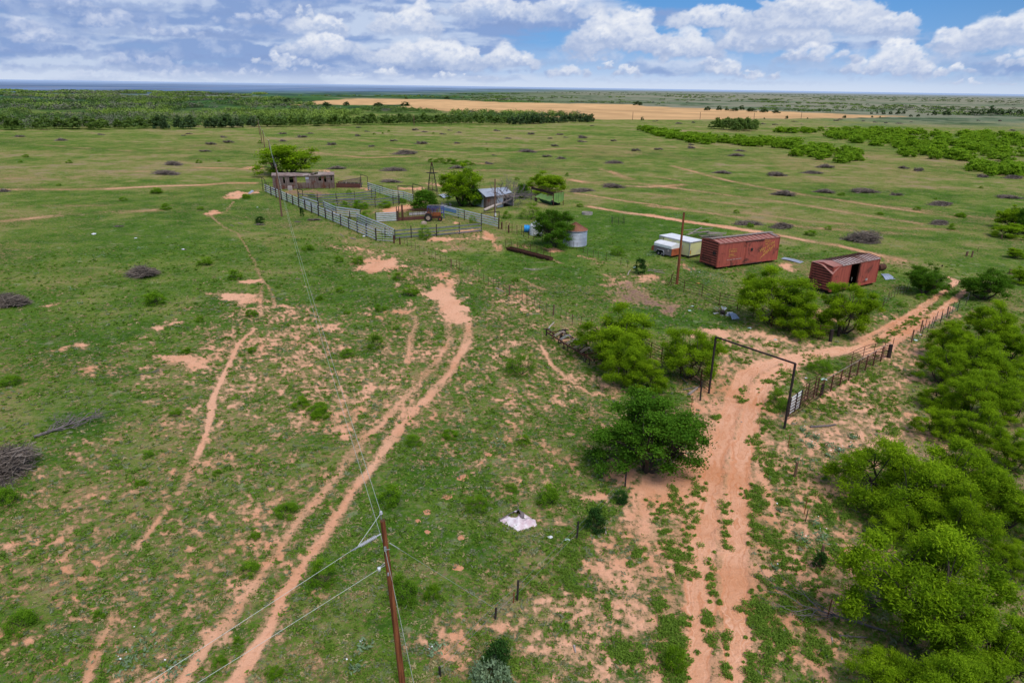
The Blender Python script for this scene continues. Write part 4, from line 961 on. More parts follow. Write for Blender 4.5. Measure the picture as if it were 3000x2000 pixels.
# little nameless bushes that look alike
for k, x, y, w, h in [('N', 235, 737, 80, 45), ('N', 85, 792, 70, 50), ('N', 290, 1192, 150, 60), ('N', 630, 1002, 70, 42), ('N', 1470, 662, 70, 40), ('N', 30, 442, 60, 50), ('N', 280, 890, 60, 35),
 ('I', 1150, 267, 100, 50), ('I', 2115, 547, 100, 52), ('I', 2200, 893, 60, 50), ('I', 1290, 1254, 100, 50), ('I', 850, 207, 70, 30), ('I', 1385, 270, 60, 30), ('I', 1380, 1040, 70, 50),
 ('J', 1110, 507, 60, 42), ('J', 720, 555, 80, 45), ('J', 1540, 155, 120, 70), ('J', 1640, 212, 130, 65), ('J', 1300, 830, 80, 65), ('J', 60, 45, 130, 70), ('J', 900, 200, 80, 50), ('J', 1130, 1470, 90, 100), ('J', 1210, 1370, 70, 70), ('J', 1400, 1530, 110, 90), ('J', 500, 1240, 80, 60), ('J', 760, 410, 70, 40),
 ('K', 730, 312, 110, 65), ('K', 1105, 347, 90, 62), ('K', 1050, 583, 80, 52), ('K', 545, 352, 120, 72), ('K', 60, 190, 150, 60),
 ('F', 1080, 1330, 90, 40), ('F', 480, 1125, 60, 20), ('F', 1370, 1125, 60, 25), ('F', 1510, 1115, 30, 16), ('F', 1895, 1003, 30, 12), ('F', 405, 1280, 45, 20), ('F', 180, 1085, 60, 20), ('F', 140, 1120, 40, 15),
 ('G', 1230, 862, 24, 14), ('G', 920, 770, 20, 12), ('G', 665, 758, 22, 14), ('G', 630, 770, 20, 12), ('G', 1400, 1035, 40, 22), ('G', 1690, 1010, 30, 20), ('G', 580, 773, 24, 12),
 ('H', 1210, 1225, 60, 22), ('H', 2085, 1180, 40, 18), ('H', 1445, 1345, 60, 24), ('H', 1800, 1250, 30, 14), ('H', 1900, 1440, 60, 50), ('H', 1960, 1360, 70, 30), ('H', 550, 1335, 50, 28), ('H', 1680, 1315, 60, 24),
 ('C', 700, 130, 60, 30), ('A', 1660, 222, 90, 30), ('A', 1730, 225, 120, 36), ('A', 1810, 235, 130, 44), ('A', 1880, 240, 130, 44), ('A', 1960, 246, 120, 36), ('A', 2010, 248, 60, 24), ('C', 1640, 190, 70, 36), ('L', 1000, 1250, 60, 50), ('L', 990, 940, 50, 45), ('L', 1190, 1220, 45, 40), ('L', 1150, 850, 45, 45), ('L', 960, 350, 45, 45), ('L', 1300, 640, 60, 50)]:
    T('shrub', k, x, y, w, h, 'small_bush', 'small low green bush, one of many dotted over the grass', 'bush', 'small low bushes dotted over the grass', parts=False)

# ------------------------------------------------------------------ thickets in the middle distance
def inpoly(p, P):
    c = False
    for i in range(len(P)):
        x1, y1 = P[i]; x2, y2 = P[(i + 1) % len(P)]
        if (y1 > p[1]) != (y2 > p[1]) and p[0] < (x2 - x1) * (p[1] - y1) / (y2 - y1) + x1: c = not c
    return c
def scatter_in(P, n, r, minfac=1.0):
    x0, x1 = P[:, 0].min(), P[:, 0].max(); y0, y1 = P[:, 1].min(), P[:, 1].max(); out = []
    tries = 0
    while len(out) < n and tries < n * 200:
        tries += 1
        p = (r.uniform(x0, x1), r.uniform(y0, y1))
        if inpoly(p, P) and all(hypot(p[0] - a, p[1] - b) > minfac for a, b in out): out.append(p)
    return out
tr_ = random.Random(11)
for pts, n, wd, hh, lab, key in [
    ([(-60, 826), (230, 895), (480, 912), (700, 922), (930, 940), (940, 905), (700, 885), (400, 875), (150, 845), (-50, 812)], 84, 6.8, 3.1, 'green bush in the long thicket strip right of the far field corner', 'farbush'),
    ([(890, 990), (960, 975), (1080, 1012), (1250, 1028), (1390, 1004), (1300, 962), (1080, 932), (960, 925)], 36, 5.6, 2.9, 'bright bush in the small thicket ahead of the long strip', 'farbush'),
    ([(740, 830), (1000, 838), (1060, 852), (1300, 900), (1500, 925), (1560, 980), (1850, 1016), (2100, 1025), (2420, 1000), (2420, 880), (2180, 842), (1900, 836), (1500, 822), (1150, 824), (900, 818)], 210, 7.4, 3.1, 'green bush in the widest thicket at the right of the pasture', 'farbush'),
    ([(2010, 1070), (2120, 1100), (2420, 1118), (2420, 1060), (2050, 1042)], 24, 5.6, 2.9, 'green bush in the last thicket patch at the right edge', 'farbush'),
    ([(400, 826), (600, 830), (690, 826), (670, 808), (500, 800), (395, 806)], 22, 6.5, 6.2, 'dark slim tree in the square stand beyond the thickets', 'fartree')]:
    P = W('H', pts)
    for p in scatter_in(P, n, tr_, 2.4):
        f = tr_.uniform(.75, 1.2)
        nm = 'thicket_bush' if key == 'farbush' else 'slim_tree'
        plant(key, Vector((p[0], p[1], 0)), wd * f, hh * tr_.uniform(.75, 1.2), nm, lab, 'bush' if key == 'farbush' else 'tree', 'bushes of the far thickets' if key == 'farbush' else 'trees of the square stand', parts=False)
# lone dark trees along the far field
for k, x, y, w, h in [('H', 866, 746, 22, 20), ('H', 1227, 742, 26, 18), ('H', 440, 750, 14, 14), ('H', 725, 747, 10, 10), ('H', 995, 745, 12, 8), ('H', 1400, 738, 16, 12), ('H', 1450, 738, 14, 10), ('H', 1066, 690, 12, 10),
 ('H', 1395, 716, 18, 14), ('H', 1432, 714, 16, 12), ('H', 1470, 718, 26, 18), ('H', 1515, 718, 26, 20), ('H', 1560, 718, 36, 28), ('H', 1598, 716, 26, 20), ('H', 1640, 733, 24, 14), ('H', 1686, 733, 24, 16), ('H', 1750, 724, 16, 10), ('H', 1790, 724, 34, 26), ('H', 1868, 724, 50, 30), ('H', 1940, 722, 22, 16), ('H', 1975, 720, 20, 14),
 ('H', 2020, 722, 50, 26), ('H', 2080, 722, 50, 30), ('H', 2140, 718, 56, 48), ('H', 2200, 722, 60, 32), ('H', 2260, 722, 60, 34), ('H', 2320, 722, 60, 34),
 ('H', 365, 694, 44, 24), ('H', 440, 692, 40, 26), ('H', 490, 695, 34, 18), ('H', 582, 690, 34, 26), ('H', 540, 698, 60, 16), ('H', 640, 702, 70, 16), ('H', 720, 706, 60, 14), ('H', 800, 710, 60, 14),
 ('G', 2119, 692, 20, 18), ('G', 765, 570, 18, 12), ('G', 90, 602, 80, 34), ('G', 2095, 606, 56, 22), ('G', 310, 612, 60, 24), ('G', 420, 610, 44, 24), ('G', 600, 612, 60, 20), ('G', 760, 610, 60, 22), ('G', 1000, 570, 40, 10)]:
    T('fardark', k, x, y, w, h * 1.15, 'distant_tree', 'small dark round tree far off along the ploughed field', 'tree', 'dark trees along the far field', parts=False)

# front trees of the woodland on the left, then the woodland itself as one mass
fr = random.Random(23)
edge = [('d', x, y) for x, y in [(-10, 300), (120, 298), (240, 298), (330, 296), (420, 298), (520, 294), (600, 293), (700, 291), (800, 289), (900, 287), (1000, 285), (1080, 287), (1180, 287), (1260, 283), (1370, 281)]]
edge = [g(*e) for e in edge]
def edge_y(x):
    for a, b in zip(edge, edge[1:]):
        if a.x <= x <= b.x: return a.y + (b.y - a.y) * (x - a.x) / (b.x - a.x)
    return None
x = edge[0].x
while x < edge[-1].x:
    y = edge_y(x)
    if y is not None:
        dist = hypot(x, y); dk = (-150 < x - edge[2].x < 0 and False)
        wd = fr.uniform(5.5, 8.5); ht = fr.uniform(4.6, 7.2) * (1.0 if x < 0 else .95)
        frac = (x - edge[0].x) / (edge[-1].x - edge[0].x)
        dark = .20 < frac < .34 or frac > .80
        plant('fardark' if dark else 'fartree', Vector((x, y + fr.uniform(-2, 8), 0)), wd, ht, 'woodland_tree', ('dark tree in the front row of the woodland' if dark else 'green tree in the front row of the woodland'), 'tree', 'front trees of the woodland', parts=False)
    x += fr.uniform(3.4, 5.4)

def woodland():
    r = np.random.default_rng(77)
    pts = W('d', [(-30, 299), (330, 295), (600, 292), (1000, 284), (1200, 286), (1372, 280), (1330, 266), (1150, 263), (1030, 262), (900, 248), (800, 244), (690, 240), (640, 222), (600, 214), (300, 210), (-30, 207)])
    x0, x1, y0, y1 = pts[:, 0].min(), pts[:, 0].max(), pts[:, 1].min(), min(pts[:, 1].max(), 1600)
    n = 60000
    X = r.uniform(x0, x1, n); Y = r.uniform(y0, y1, n)
    ins = poly_sd(X, Y, pts); d = fbm(X * .012, Y * .012, 61, 4, .6)
    rr = np.hypot(X, Y)
    thr = np.interp(rr, [300, 430, 520, 640, 1700], [-1, .25, .50, .57, .62])
    keep = (ins > 3) & (d > thr); X, Y, d, rr = X[keep], Y[keep], d[keep], rr[keep]
    # scattered scrub beyond, out on the plain
    n2 = 16000; a = np.radians(r.uniform(-40, 42, n2)); q = 620 * np.exp(r.uniform(0, 2.0, n2)); X2, Y2 = q * np.sin(a), q * np.cos(a)
    d2 = fbm(X2 * .006, Y2 * .006, 63, 5, .6); k2 = (d2 > np.where(np.degrees(a) > 0, .58, .53)) & (poly_sd(X2, Y2, FIELD) < -14) & (q < np.interp(np.degrees(a), [-40, -25, -8, 0, 8, 42], [1000, 1150, 1650, 2700, 4600, 4600])); X2, Y2 = X2[k2], Y2[k2]
    for nm, xs, ys, lab in (('woodland', X, Y, None), ('distant_scrub', X2, Y2, None)):
        m = len(xs)
        if m > 11000: s = r.permutation(m)[:11000]; xs, ys = xs[s], ys[s]; m = 9000
        rad = np.hypot(xs, ys)
        R = r.uniform(2.4, 4.4, m) * np.interp(rad, [300, 1500], [1, 1.3]); H = r.uniform(3.2, 6.0, m) * (1.0 if nm == 'woodland' else .62) * np.interp(rad, [300, 1500, 4000], [1, .85, .9])
        c = np.where(rad < 650, 100, 44); rep = np.repeat(np.arange(m), c); t = len(rep)
        dirs = r.normal(size=(t, 3)); dirs[:, 2] = np.abs(dirs[:, 2]); dirs /= np.linalg.norm(dirs, axis=1)[:, None]
        rho = r.uniform(.55, 1, t)
        C = np.stack([xs[rep] + dirs[:, 0] * R[rep] * rho, ys[rep] + dirs[:, 1] * R[rep] * rho, H[rep] * (.16 + .8 * dirs[:, 2] * rho)], 1)
        V = leaf_quads(C, 1.15 * np.interp(rad[rep], [300, 650, 651, 2000], [.52, .68, .9, 1.4]), .7, r, .5)
        tint = fbm(xs * .02, ys * .02, 65, 3)
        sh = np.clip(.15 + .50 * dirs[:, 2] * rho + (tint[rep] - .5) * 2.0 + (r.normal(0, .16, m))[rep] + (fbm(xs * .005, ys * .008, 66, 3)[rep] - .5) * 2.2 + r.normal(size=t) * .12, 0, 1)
        gr = np.clip((r.uniform(0, 1, m) < .05 + .5 * sst(fbm(xs * .009, ys * .009, 67, 3), .52, .66)) * r.uniform(.3, .9, m), 0, 1)[rep]
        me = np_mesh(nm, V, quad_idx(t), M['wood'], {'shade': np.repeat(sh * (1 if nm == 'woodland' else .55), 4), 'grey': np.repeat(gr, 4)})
        o = bpy.data.objects.new(nm, me); COL.objects.link(o)
        tag(o, 'mass of grey-green woodland filling the far left of the plain' if nm == 'woodland' else 'thin dark scrub dotted over the distant plain', 'woodland' if nm == 'woodland' else 'scrub', kind='stuff')
woodland()

# ------------------------------------------------------------------ grass tufts and weeds on the near ground
def tufts(name, mat, label, n, rmax, dens, size, blades, lo, hi, seed, flat=.5):
    r = np.random.default_rng(seed)
    az = np.radians(r.uniform(-44, 44, n)); q = np.sqrt(r.uniform(15.5 ** 2, rmax ** 2, n)) if dens == 'area' else 15.5 * np.exp(r.uniform(0, 1, n) * math.log(rmax / 15.5))
    X, Y = q * np.sin(az), q * np.cos(az)
    f = fields(X, Y)
    cl = fbm(X * .9, Y * .9, 83 + seed, 3, .6)
    p = (1 - sst(f['bare'], lo, hi)) * sst(cl, .36, .58); keep = (r.uniform(0, 1, n) < p) & (f['kind'] < 3)
    keep |= (r.uniform(0, 1, n) < .05) & (f['bare'] < .85) & (f['ruts'] < .3)
    X, Y, q = X[keep], Y[keep], q[keep]; m = len(X)
    s = size * np.minimum(r.lognormal(0, .42, m), 2.0)
    rep = np.repeat(np.arange(m), blades); t = len(rep)
    a = r.uniform(0, 2 * pi, t); sp = r.uniform(.15, 1, t) * s[rep]
    C = np.stack([X[rep] + np.cos(a) * sp * .8, Y[rep] + np.sin(a) * sp * .8, s[rep] * r.uniform(.1, .75, t) * flat], 1)
    V = leaf_quads(C, np.interp(q, [15, 80], [.9, 1.9])[rep] * s[rep] * .75, .34, r, .3, -.35)
    sh = np.clip(r.normal(.45, .2, m)[rep] + r.normal(size=t) * .18, 0, 1)
    V[:, 2] = np.maximum(V[:, 2], .01)
    me = np_mesh(name, V, quad_idx(t), M[mat], {'shade': np.repeat(sh, 4)})
    o = bpy.data.objects.new(name, me); COL.objects.link(o); tag(o, label, 'grass', kind='stuff')
tufts('grass', 'grass', 'short green grass tufts growing over the near pasture', 60000, 110, 'log', .15, 9, .34, .74, 5)
tufts('weeds', 'weed', 'grey-green weeds scattered through the pasture', 26000, 80, 'log', .13, 8, .40, .80, 6)
tufts('dry_grass', 'dry', 'dry straw-coloured grass tufts among the green', 22000, 90, 'log', .12, 8, .42, .82, 8)

def weed_strips(strips, seed=41):
    """leafy clumps growing in rows beside and between the wheel ruts"""
    r = np.random.default_rng(seed); C = []; S = []
    for k, pts, w, n in strips:
        P = [g(k, *p) for p in pts]; s = CROPS[k][2] * ppm(P[0]); wd = w / s
        for _ in range(int(n * .50)):
            t = r.uniform(0, len(P) - 1) if len(P) > 1 else 0; i = min(int(t), max(0, len(P) - 2)); q = P[i].lerp(P[i + 1], t - i) if len(P) > 1 else P[0]
            c = np.array([q.x + r.normal() * wd * .38, q.y + r.normal() * wd * .42, 0]); R_ = abs(r.normal(.12, .09)) + .06; m = int(36 + R_ * 130); b = r.normal(.58, .2)
            d = r.normal(size=(m, 3)); d /= np.linalg.norm(d, axis=1)[:, None]; d[:, 2] = np.abs(d[:, 2]) * .85; d *= (r.uniform(0, 1, m) ** .5)[:, None]
            C.append(c + d * R_ + [0, 0, .02]); S.append(np.clip(b + d[:, 2] * .45 + r.normal(size=m) * .12 - .1, 0, 1))
    C = np.concatenate(C); S = np.concatenate(S); V = leaf_quads(C, .115, .36, r, .4); V[:, 2] = np.maximum(V[:, 2], .006)
    o = bpy.data.objects.new('roadside_weeds', np_mesh('roadside_weeds', V, quad_idx(len(C)), M['grass'], {'shade': np.repeat(S, 4)})); COL.objects.link(o); tag(o, 'green weeds growing in strips between and beside the road ruts', 'weeds', kind='stuff')
weed_strips([('L', [(640, 330), (640, 480), (635, 600)], 36, 60), ('L', [(555, 640), (550, 800), (545, 980)], 34, 36), ('L', [(530, 950), (560, 1180)], 50, 50), ('L', [(640, 1050), (650, 1350)], 34, 40), ('L', [(800, 250), (830, 400)], 100, 120), ('L', [(790, 420), (830, 560)], 60, 40),
 ('L', [(830, 930), (850, 1060)], 110, 140), ('L', [(880, 1060), (900, 1300)], 110, 80), ('L', [(790, 1210), (800, 1370)], 60, 60), ('L', [(470, 200), (455, 360), (440, 520)], 60, 80), ('L', [(340, 260), (350, 400)], 60, 50), ('L', [(230, 330), (270, 450), (330, 700)], 90, 80), ('L', [(430, 560), (380, 760)], 110, 100),
 ('L', [(330, 1060), (340, 1372)], 140, 260), ('L', [(380, 1000), (410, 1040)], 40, 24), ('L', [(120, 600), (130, 640)], 60, 30), ('L', [(240, 870), (270, 960)], 60, 40), ('L', [(900, 560), (980, 620), (1050, 720)], 240, 170), ('L', [(990, 920), (1000, 960)], 60, 30), ('L', [(1100, 980), (1110, 1020)], 70, 40), ('L', [(970, 1040), (980, 1200)], 120, 60), ('L', [(1150, 1120), (1190, 1250)], 120, 60),
 ('L', [(40, 1170), (60, 1250)], 120, 70), ('L', [(300, 1000), (320, 1050)], 60, 40), ('L', [(950, 330), (960, 350)], 50, 24), ('L', [(1000, 700), (930, 800), (860, 870)], 140, 70), ('L', [(1150, 840), (1080, 900)], 120, 50), ('L', [(1250, 600), (1310, 700)], 120, 70), ('L', [(880, 130), (900, 210)], 60, 40), ('L', [(1000, 130), (1060, 250)], 160, 60), ('L', [(1230, 330), (1320, 430)], 160, 140),
 ('E', [(430, 560), (400, 660)], 50, 40), ('E', [(360, 360), (460, 385)], 60, 40), ('E', [(600, 510), (640, 530)], 60, 40), ('E', [(660, 590), (620, 720)], 120, 140), ('E', [(920, 370), (1020, 450)], 190, 150), ('E', [(280, 230), (380, 300)], 140, 80), ('E', [(700, 430), (740, 520)], 110, 80), ('E', [(590, 780), (560, 860)], 90, 60), ('E', [(490, 900), (520, 1000)], 70, 50), ('E', [(600, 1000), (620, 1180)], 90, 70), ('E', [(860, 680), (1000, 720), (1150, 640)], 190, 160), ('E', [(1150, 560), (1350, 440)], 150, 120), ('E', [(1250, 700), (1500, 640)], 220, 160), ('E', [(1380, 820), (1450, 870)], 120, 60), ('E', [(220, 780), (250, 750)], 50, 30), ('E', [(600, 260), (650, 275)], 60, 24), ('E', [(1450, 190), (1650, 60)], 70, 90), ('E', [(1340, 240), (1420, 215)], 60, 40),
 ('b1', [(600, 1000), (1250, 900), (2000, 790)], 60, 60), ('b1', [(180, 890), (560, 1000)], 60, 30), ('b2', [(900, 985), (1990, 925)], 60, 50), ('tr', [(400, 1010), (1200, 1090), (1570, 1060), (1950, 1000)], 70, 60), ('sh', [(400, 790), (1560, 760)], 30, 50), ('B', [(610, 965), (1040, 1075)], 30, 50), ('B', [(1200, 935), (1400, 935)], 30, 40), ('A', [(280, 520), (700, 700), (1180, 905)], 30, 90), ('ha', [(200, 330), (1300, 1220)], 100, 50),
 ('M', [(560, 1390), (760, 1280), (980, 1140)], 90, 90), ('M', [(1060, 1070), (1180, 970)], 90, 50), ('K', [(1560, 600), (1440, 740), (1300, 900), (1100, 1160)], 110, 200), ('K', [(1300, 1030), (1380, 1110)], 90, 50), ('K', [(1600, 1400), (1660, 1460)], 120, 60), ('K', [(1400, 900), (1330, 1000)], 60, 40)])
# ------------------------------------------------------------------ brush piles
def gen_pile(seed, n, Rx=1.0, Ry=.8, H=.42, rad=.012, ln=.75):
    r = random.Random(seed); mb = MB()
    lumps = [(r.uniform(-.55, .55), r.uniform(-.45, .45), r.uniform(.35, 1)) for _ in range(5)]
    # low core so that the heap is not see-through
    N = 26; base = len(mb.v); rings = 7; ph = [r.uniform(0, 6.28) for _ in range(3)]; rim = lambda t: .72 + .16 * sin(2 * t + ph[0]) + .10 * sin(3 * t + ph[1]) + .07 * sin(5 * t + ph[2])
    hgt = lambda x, y: H * max(0, max(l[2] * (1 - ((x - l[0] * Rx) / (Rx * .55)) ** 2 - ((y - l[1] * Ry) / (Ry * .6)) ** 2) for l in lumps))
    for i in range(rings):
        for k in range(N):
            t = 2 * pi * k / N; q = i / (rings - 1) * .88 * rim(t)
            x, y = cos(t) * q * Rx, sin(t) * q * Ry
            mb.v.append((x, y, hgt(x, y) * .66 * r.uniform(.75, 1.1) + .005))
    for i in range(rings - 1):
        for k in range(N):
            o = base + i * N; k2 = (k + 1) % N
            mb.f.append((o + k, o + N + k, o + N + k2, o + k2)); mb.mi.append(1)
    for i in range(n):
        t = r.uniform(0, 2 * pi); q = r.random() ** .6 * (rim(t) + .08)
        x, y = cos(t) * q * Rx, sin(t) * q * Ry
        z = hgt(x, y) * r.uniform(.55, 1.15) + (r.random() < .12) * H * .25
        a = r.uniform(0, 2 * pi); L = ln * r.uniform(.35, 1.0) * (.55 + .45 * Rx); tilt = r.gauss(0, .32)
        d = Vector((cos(a) * cos(tilt), sin(a) * cos(tilt), sin(tilt) + .06)); p = Vector((x, y, z))
        b = Vector((r.gauss(0, .12), r.gauss(0, .12), r.gauss(0.03, .06))) * L
        p0, p2 = p - d * L / 2, p + d * L / 2; p0.z = max(p0.z, .0); p2.z = max(p2.z, .0)
        w = rad * r.uniform(.5, 1.5)
        mb.tube([p0, p + b, p2], [w, w * .8, w * .35], 3, 2 if r.random() < .28 else 0, cap=False)
    ob = mb.build('pile', [M['brush'], M['brushcore'], M['deadlight']]); me = ob.data; bpy.data.objects.remove(ob); return me
M['brushcore'] = weathered('brush_core', (.08, .064, .052), (.036, .03, .025), scale=6, rough=.95, bump=1.0)
M['deadlight'] = weathered('pale_twigs', (.30, .245, .205), (.19, .155, .13), scale=3, rough=.95)
PILE_FAR = [gen_pile(200 + i, 170, rad=.022, ln=.7) for i in range(5)]
PILE_MID = [gen_pile(300 + i, 420, rad=.014, ln=.8) for i in range(4)]
PILE_BIG = [gen_pile(400 + i, 1000, H=.5, rad=.0085, ln=.85) for i in range(4)]
pr = random.Random(9)
def pile(k, x, y, w, lab=None, lib=None, hs=1.0, asp=.8):
    b = g(k, x, y); wd = w / CROPS[k][2] / ppm(b)
    lib = lib or (PILE_FAR if w / CROPS[k][2] < 45 else PILE_MID)
    o = bpy.data.objects.new('brush_pile', pr.choice(lib)); COL.objects.link(o)
    o.location = b; o.rotation_euler = (0, 0, pr.uniform(-.5, .5)); s = wd / 2
    o.scale = (s, s * asp, min(s * 1.05, 1.6 + .25 * s) * hs * pr.uniform(.65, 1.15))
    tag(o, lab or 'low grey brush pile far out on the cleared pasture', 'brush pile', 'brush piles on the cleared pasture')
for a in [(55, 770, 56), (215, 768, 44), (490, 735, 34), (485, 782, 46), (540, 757, 44), (565, 843, 48), (870, 760, 46), (815, 750, 44), (975, 772, 50), (1015, 750, 38), (1070, 763, 36), (1285, 753, 50), (1480, 773, 54), (1350, 797, 50),
          (1590, 797, 36), (1645, 775, 54), (1680, 790, 42), (1615, 842, 50), (55, 812, 64), (690, 812, 50), (1953, 812, 40), (1225, 825, 16), (1270, 893, 40), (1830, 725, 30), (2205, 695, 20)]: pile('G', *a)
for a in [(425, 970, 84), (1300, 925, 50), (1265, 936, 40), (1450, 998, 80), (1570, 985, 80), (140, 942, 0.1)]:
    if a[2] > 1: pile('F', *a)
for a in [(915, 763, 56), (790, 783, 44), (190, 776, 56), (720, 778, 40), (960, 780, 26), (1175, 758, 44), (1345, 760, 30), (1420, 768, 36), (1485, 773, 30), (1570, 775, 56), (2280, 820, 44), (2230, 848, 44), (1200, 750, 40), (280, 770, 30), (1645, 765, 24), (1110, 797, 24), (2065, 757, 30), (2200, 760, 30),
          (265, 930, 66), (265, 910, 54), (35, 762, 26)]: pile('H', *a)
for k, x, y, w, lab, *kw in [
    ('G', 165, 790, 76, 'dark brush pile beyond the distant power poles'), ('G', 335, 833, 68, 'dark brush pile behind the bright mesquite of the wooden shed'),
    ('G', 755, 886, 156, 'long dark brush pile far behind the corrals'), ('G', 850, 827, 86, 'dark brush pile above the long dark one behind the corrals'),
    ('G', 1055, 825, 50, 'thin grey brush streak right of the dark piles behind the corrals'), ('G', 1240, 942, 66, 'grey brush pile above the light mesquite of the tin shed'),
    ('G', 1465, 873, 124, 'dark flat brush pile in the middle of the pasture behind the green basket'), ('G', 1570, 902, 64, 'faint grey brush pile right below the flat dark one'),
    ('G', 1655, 913, 64, 'faint grey brush pile second right of the flat dark one'), ('G', 1775, 794, 78, 'upper of two stacked dark brush piles near the woodland end'),
    ('G', 1775, 816, 70, 'lower of two stacked dark brush piles near the woodland end'), ('G', 1955, 938, 108, 'dark brush pile standing alone in the right pasture behind the basket'),
    ('G', 2080, 868, 60, 'small dark brush pile right of the stacked two'), ('G', 2210, 861, 60, 'small dark brush pile with a long grey tail'),
    ('G', 365, 970, 112, 'brush pile right behind the roof of the wooden shed'), ('G', 690, 980, 150, 'wide brush pile left of the windmill'), ('G', 680, 1046, 134, 'brown brush pile at the corral gate frame'),
    ('G', 1055, 967, 94, 'loose brush pile just right of the windmill top'), ('G', 1770, 1098, 156, 'spread brush pile right of the green basket'), ('G', 1955, 1076, 140, 'tall rounded brush pile right of the green basket'),
    ('F', 135, 944, 86, 'dark brush pile at the left before the woodland'), ('F', 700, 930, 66, 'brush pile at the foot of the darkest woodland trees'), ('F', 1542, 948, 66, 'small dark brush pile left of the distant poles'),
    ('F', 1410, 1046, 86, 'dark brush pile above the pair in the left pasture'), ('F', 1200, 1137, 160, 'upper brush pile of the pair in the left pasture'), ('F', 1150, 1200, 225, 'lower and larger brush pile of the pair in the left pasture'),
    ('F', 30, 1322, 84, 'brush pile cut by the left edge above the dry line'),
    ('H', 550, 978, 104, 'dark brush pile below the long thicket strip'), ('H', 575, 948, 80, 'thin brush pile just above another below the thicket strip'), ('H', 460, 1086, 124, 'grey brush pile left of the middle right pasture'),
    ('H', 800, 1101, 136, 'dark brush pile in the middle right pasture'), ('H', 1020, 1086, 142, 'black brush pile under the small bright thicket'), ('H', 1105, 1051, 112, 'thin grey brush pile between bright thicket and black pile'),
    ('H', 845, 1224, 152, 'brush pile touching the upper pale track'), ('H', 1100, 1207, 134, 'rounded dark brush pile above the upper pale track'), ('H', 1350, 1204, 196, 'long thin brush pile above the upper pale track'),
    ('H', 1550, 1224, 92, 'short brush pile right of the long thin one'), ('H', 1825, 1284, 176, 'dark peaked brush pile at the right of the pasture'), ('H', 2255, 1240, 164, 'long brush pile at the right edge under the thicket'),
    ('H', 1600, 1056, 84, 'pale brush right of the small bright thicket'), ('H', 1690, 1072, 92, 'pale branchy brush second right of the small bright thicket'), ('H', 1820, 1402, 160, 'flat pale brush pile above the boxcars at the right'),
    ('H', 2280, 1118, 130, 'flat brush at the right edge below the last thicket'), ('H', 2090, 1110, 94, 'flat brush below the last thicket patch'),
    ('H', 620, 1405, 180, 'tall brush pile behind the leaning brown pole'), ('H', 830, 1428, 156, 'flat brush pile beside the tall one behind the closed boxcar')]:
    pile(k, x, y, w, lab)
pile('C', 1900, 278, 330, 'biggest brush heap behind the open boxcar', [PILE_BIG[0]], 1.5, .75)
pile('I', 985, 722, 320, 'big round brush pile in the left pasture', [PILE_BIG[1]], 1.35, .7)
pile('I', 80, 925, 300, 'brush pile cut by the left edge in the left pasture', [PILE_BIG[2]], 1.35, .8)
pile('J', -20, 490, 460, 'dead grey brush heap cut by the left edge near the camera', [PILE_BIG[3]], 1.2, 1.0)
pile('A', 505, 735, 80, 'small heap of dead sticks outside the corral', None, .5); pile('A', 645, 722, 130, 'reddish heap of dead sticks beside the outer corral fence', None, .5); pile('A', 180, 760, 110, 'loose sticks under the dark bush outside the corral', None, .4)
pile('I', 1270, 545, 40, 'tiny grey twig heap in the left pasture', None, .6); pile('I', 820, 385, 80, 'flat grey twig patch in the left pasture', None, .4)
pile('I', 2350, 1385, 0.1) if False else None

def branchy(name, label, cat, base, length, ang, n, seed, mat, group=None, r0=.06, spread=.55, lift=.1, rise=.25):
    """a dead branch lying on the ground with forking side twigs"""
    r = random.Random(seed); mb = MB(); d0 = Vector((cos(ang), sin(ang), 0))
    o = Vector((0, 0, r0))
    trunk = [o + d0 * length * t + Vector((r.gauss(0, .02), r.gauss(0, .02), lift * t * length * .35)) for t in (0, .25, .5, .75, 1)]
    mb.tube(trunk, [r0, r0 * .85, r0 * .65, r0 * .45, r0 * .2], 6)
    def fork(p, d, L, w, lev):
        m = p + d * L * .5 + Vector((r.gauss(0, .06), r.gauss(0, .06), r.gauss(.03, .05))) * L; e = p + d * L
        e.z = max(e.z, .02); m.z = max(m.z, .02)
        mb.tube([p, m, e], [w, w * .7, w * .35], 4, cap=False)
        if lev > 0:
            for _ in range(3):
                a = r.gauss(0, spread); q = d.copy(); q.rotate(Matrix.Rotation(a, 3, 'Z')); q.z += r.gauss(rise * .4, .25); q.normalize()
                fork(p.lerp(e, r.uniform(.35, 1)), q, L * r.uniform(.45, .75), w * .5, lev - 1)
    for i in range(n):
        t = r.uniform(.2, 1); p = trunk[0].lerp(trunk[-1], t); a = r.choice((-1, 1)) * r.uniform(.25, .9)
        q = d0.copy(); q.rotate(Matrix.Rotation(a, 3, 'Z')); q.z += r.uniform(-.05, rise); q.normalize()
        fork(p, q, length * r.uniform(.22, .45), r0 * .45, 2)
    ob = mb.build(name, M[mat]); ob.location = base; tag(ob, label, cat, group); return ob
b = g('J', 175, 320); e = g('J', 430, 240); branchy('dead_branch', 'grey dead tree lying with its twigs fanned out in the left pasture', 'dead tree', b, (e - b).length, atan2(e.y - b.y, e.x - b.x), 13, 4, 'deadwood', None, .11, .5, .15)
b = g('J', -40, 520); e = g('J', 150, 470); branchy('dead_branch', 'forked grey branch in front of the dead heap at the left edge', 'dead tree', b, (e - b).length, atan2(e.y - b.y, e.x - b.x), 9, 5, 'deadwood', None, .10)
b = g('B', 810, 1140); e = g('B', 900, 1165); branchy('dead_branch', 'pale forked dead branch in the grass below the long trough', 'dead branch', b + Vector((-.3, .3, 0)), 2.1, -.5, 7, 6, 'deadpale', None, .05)
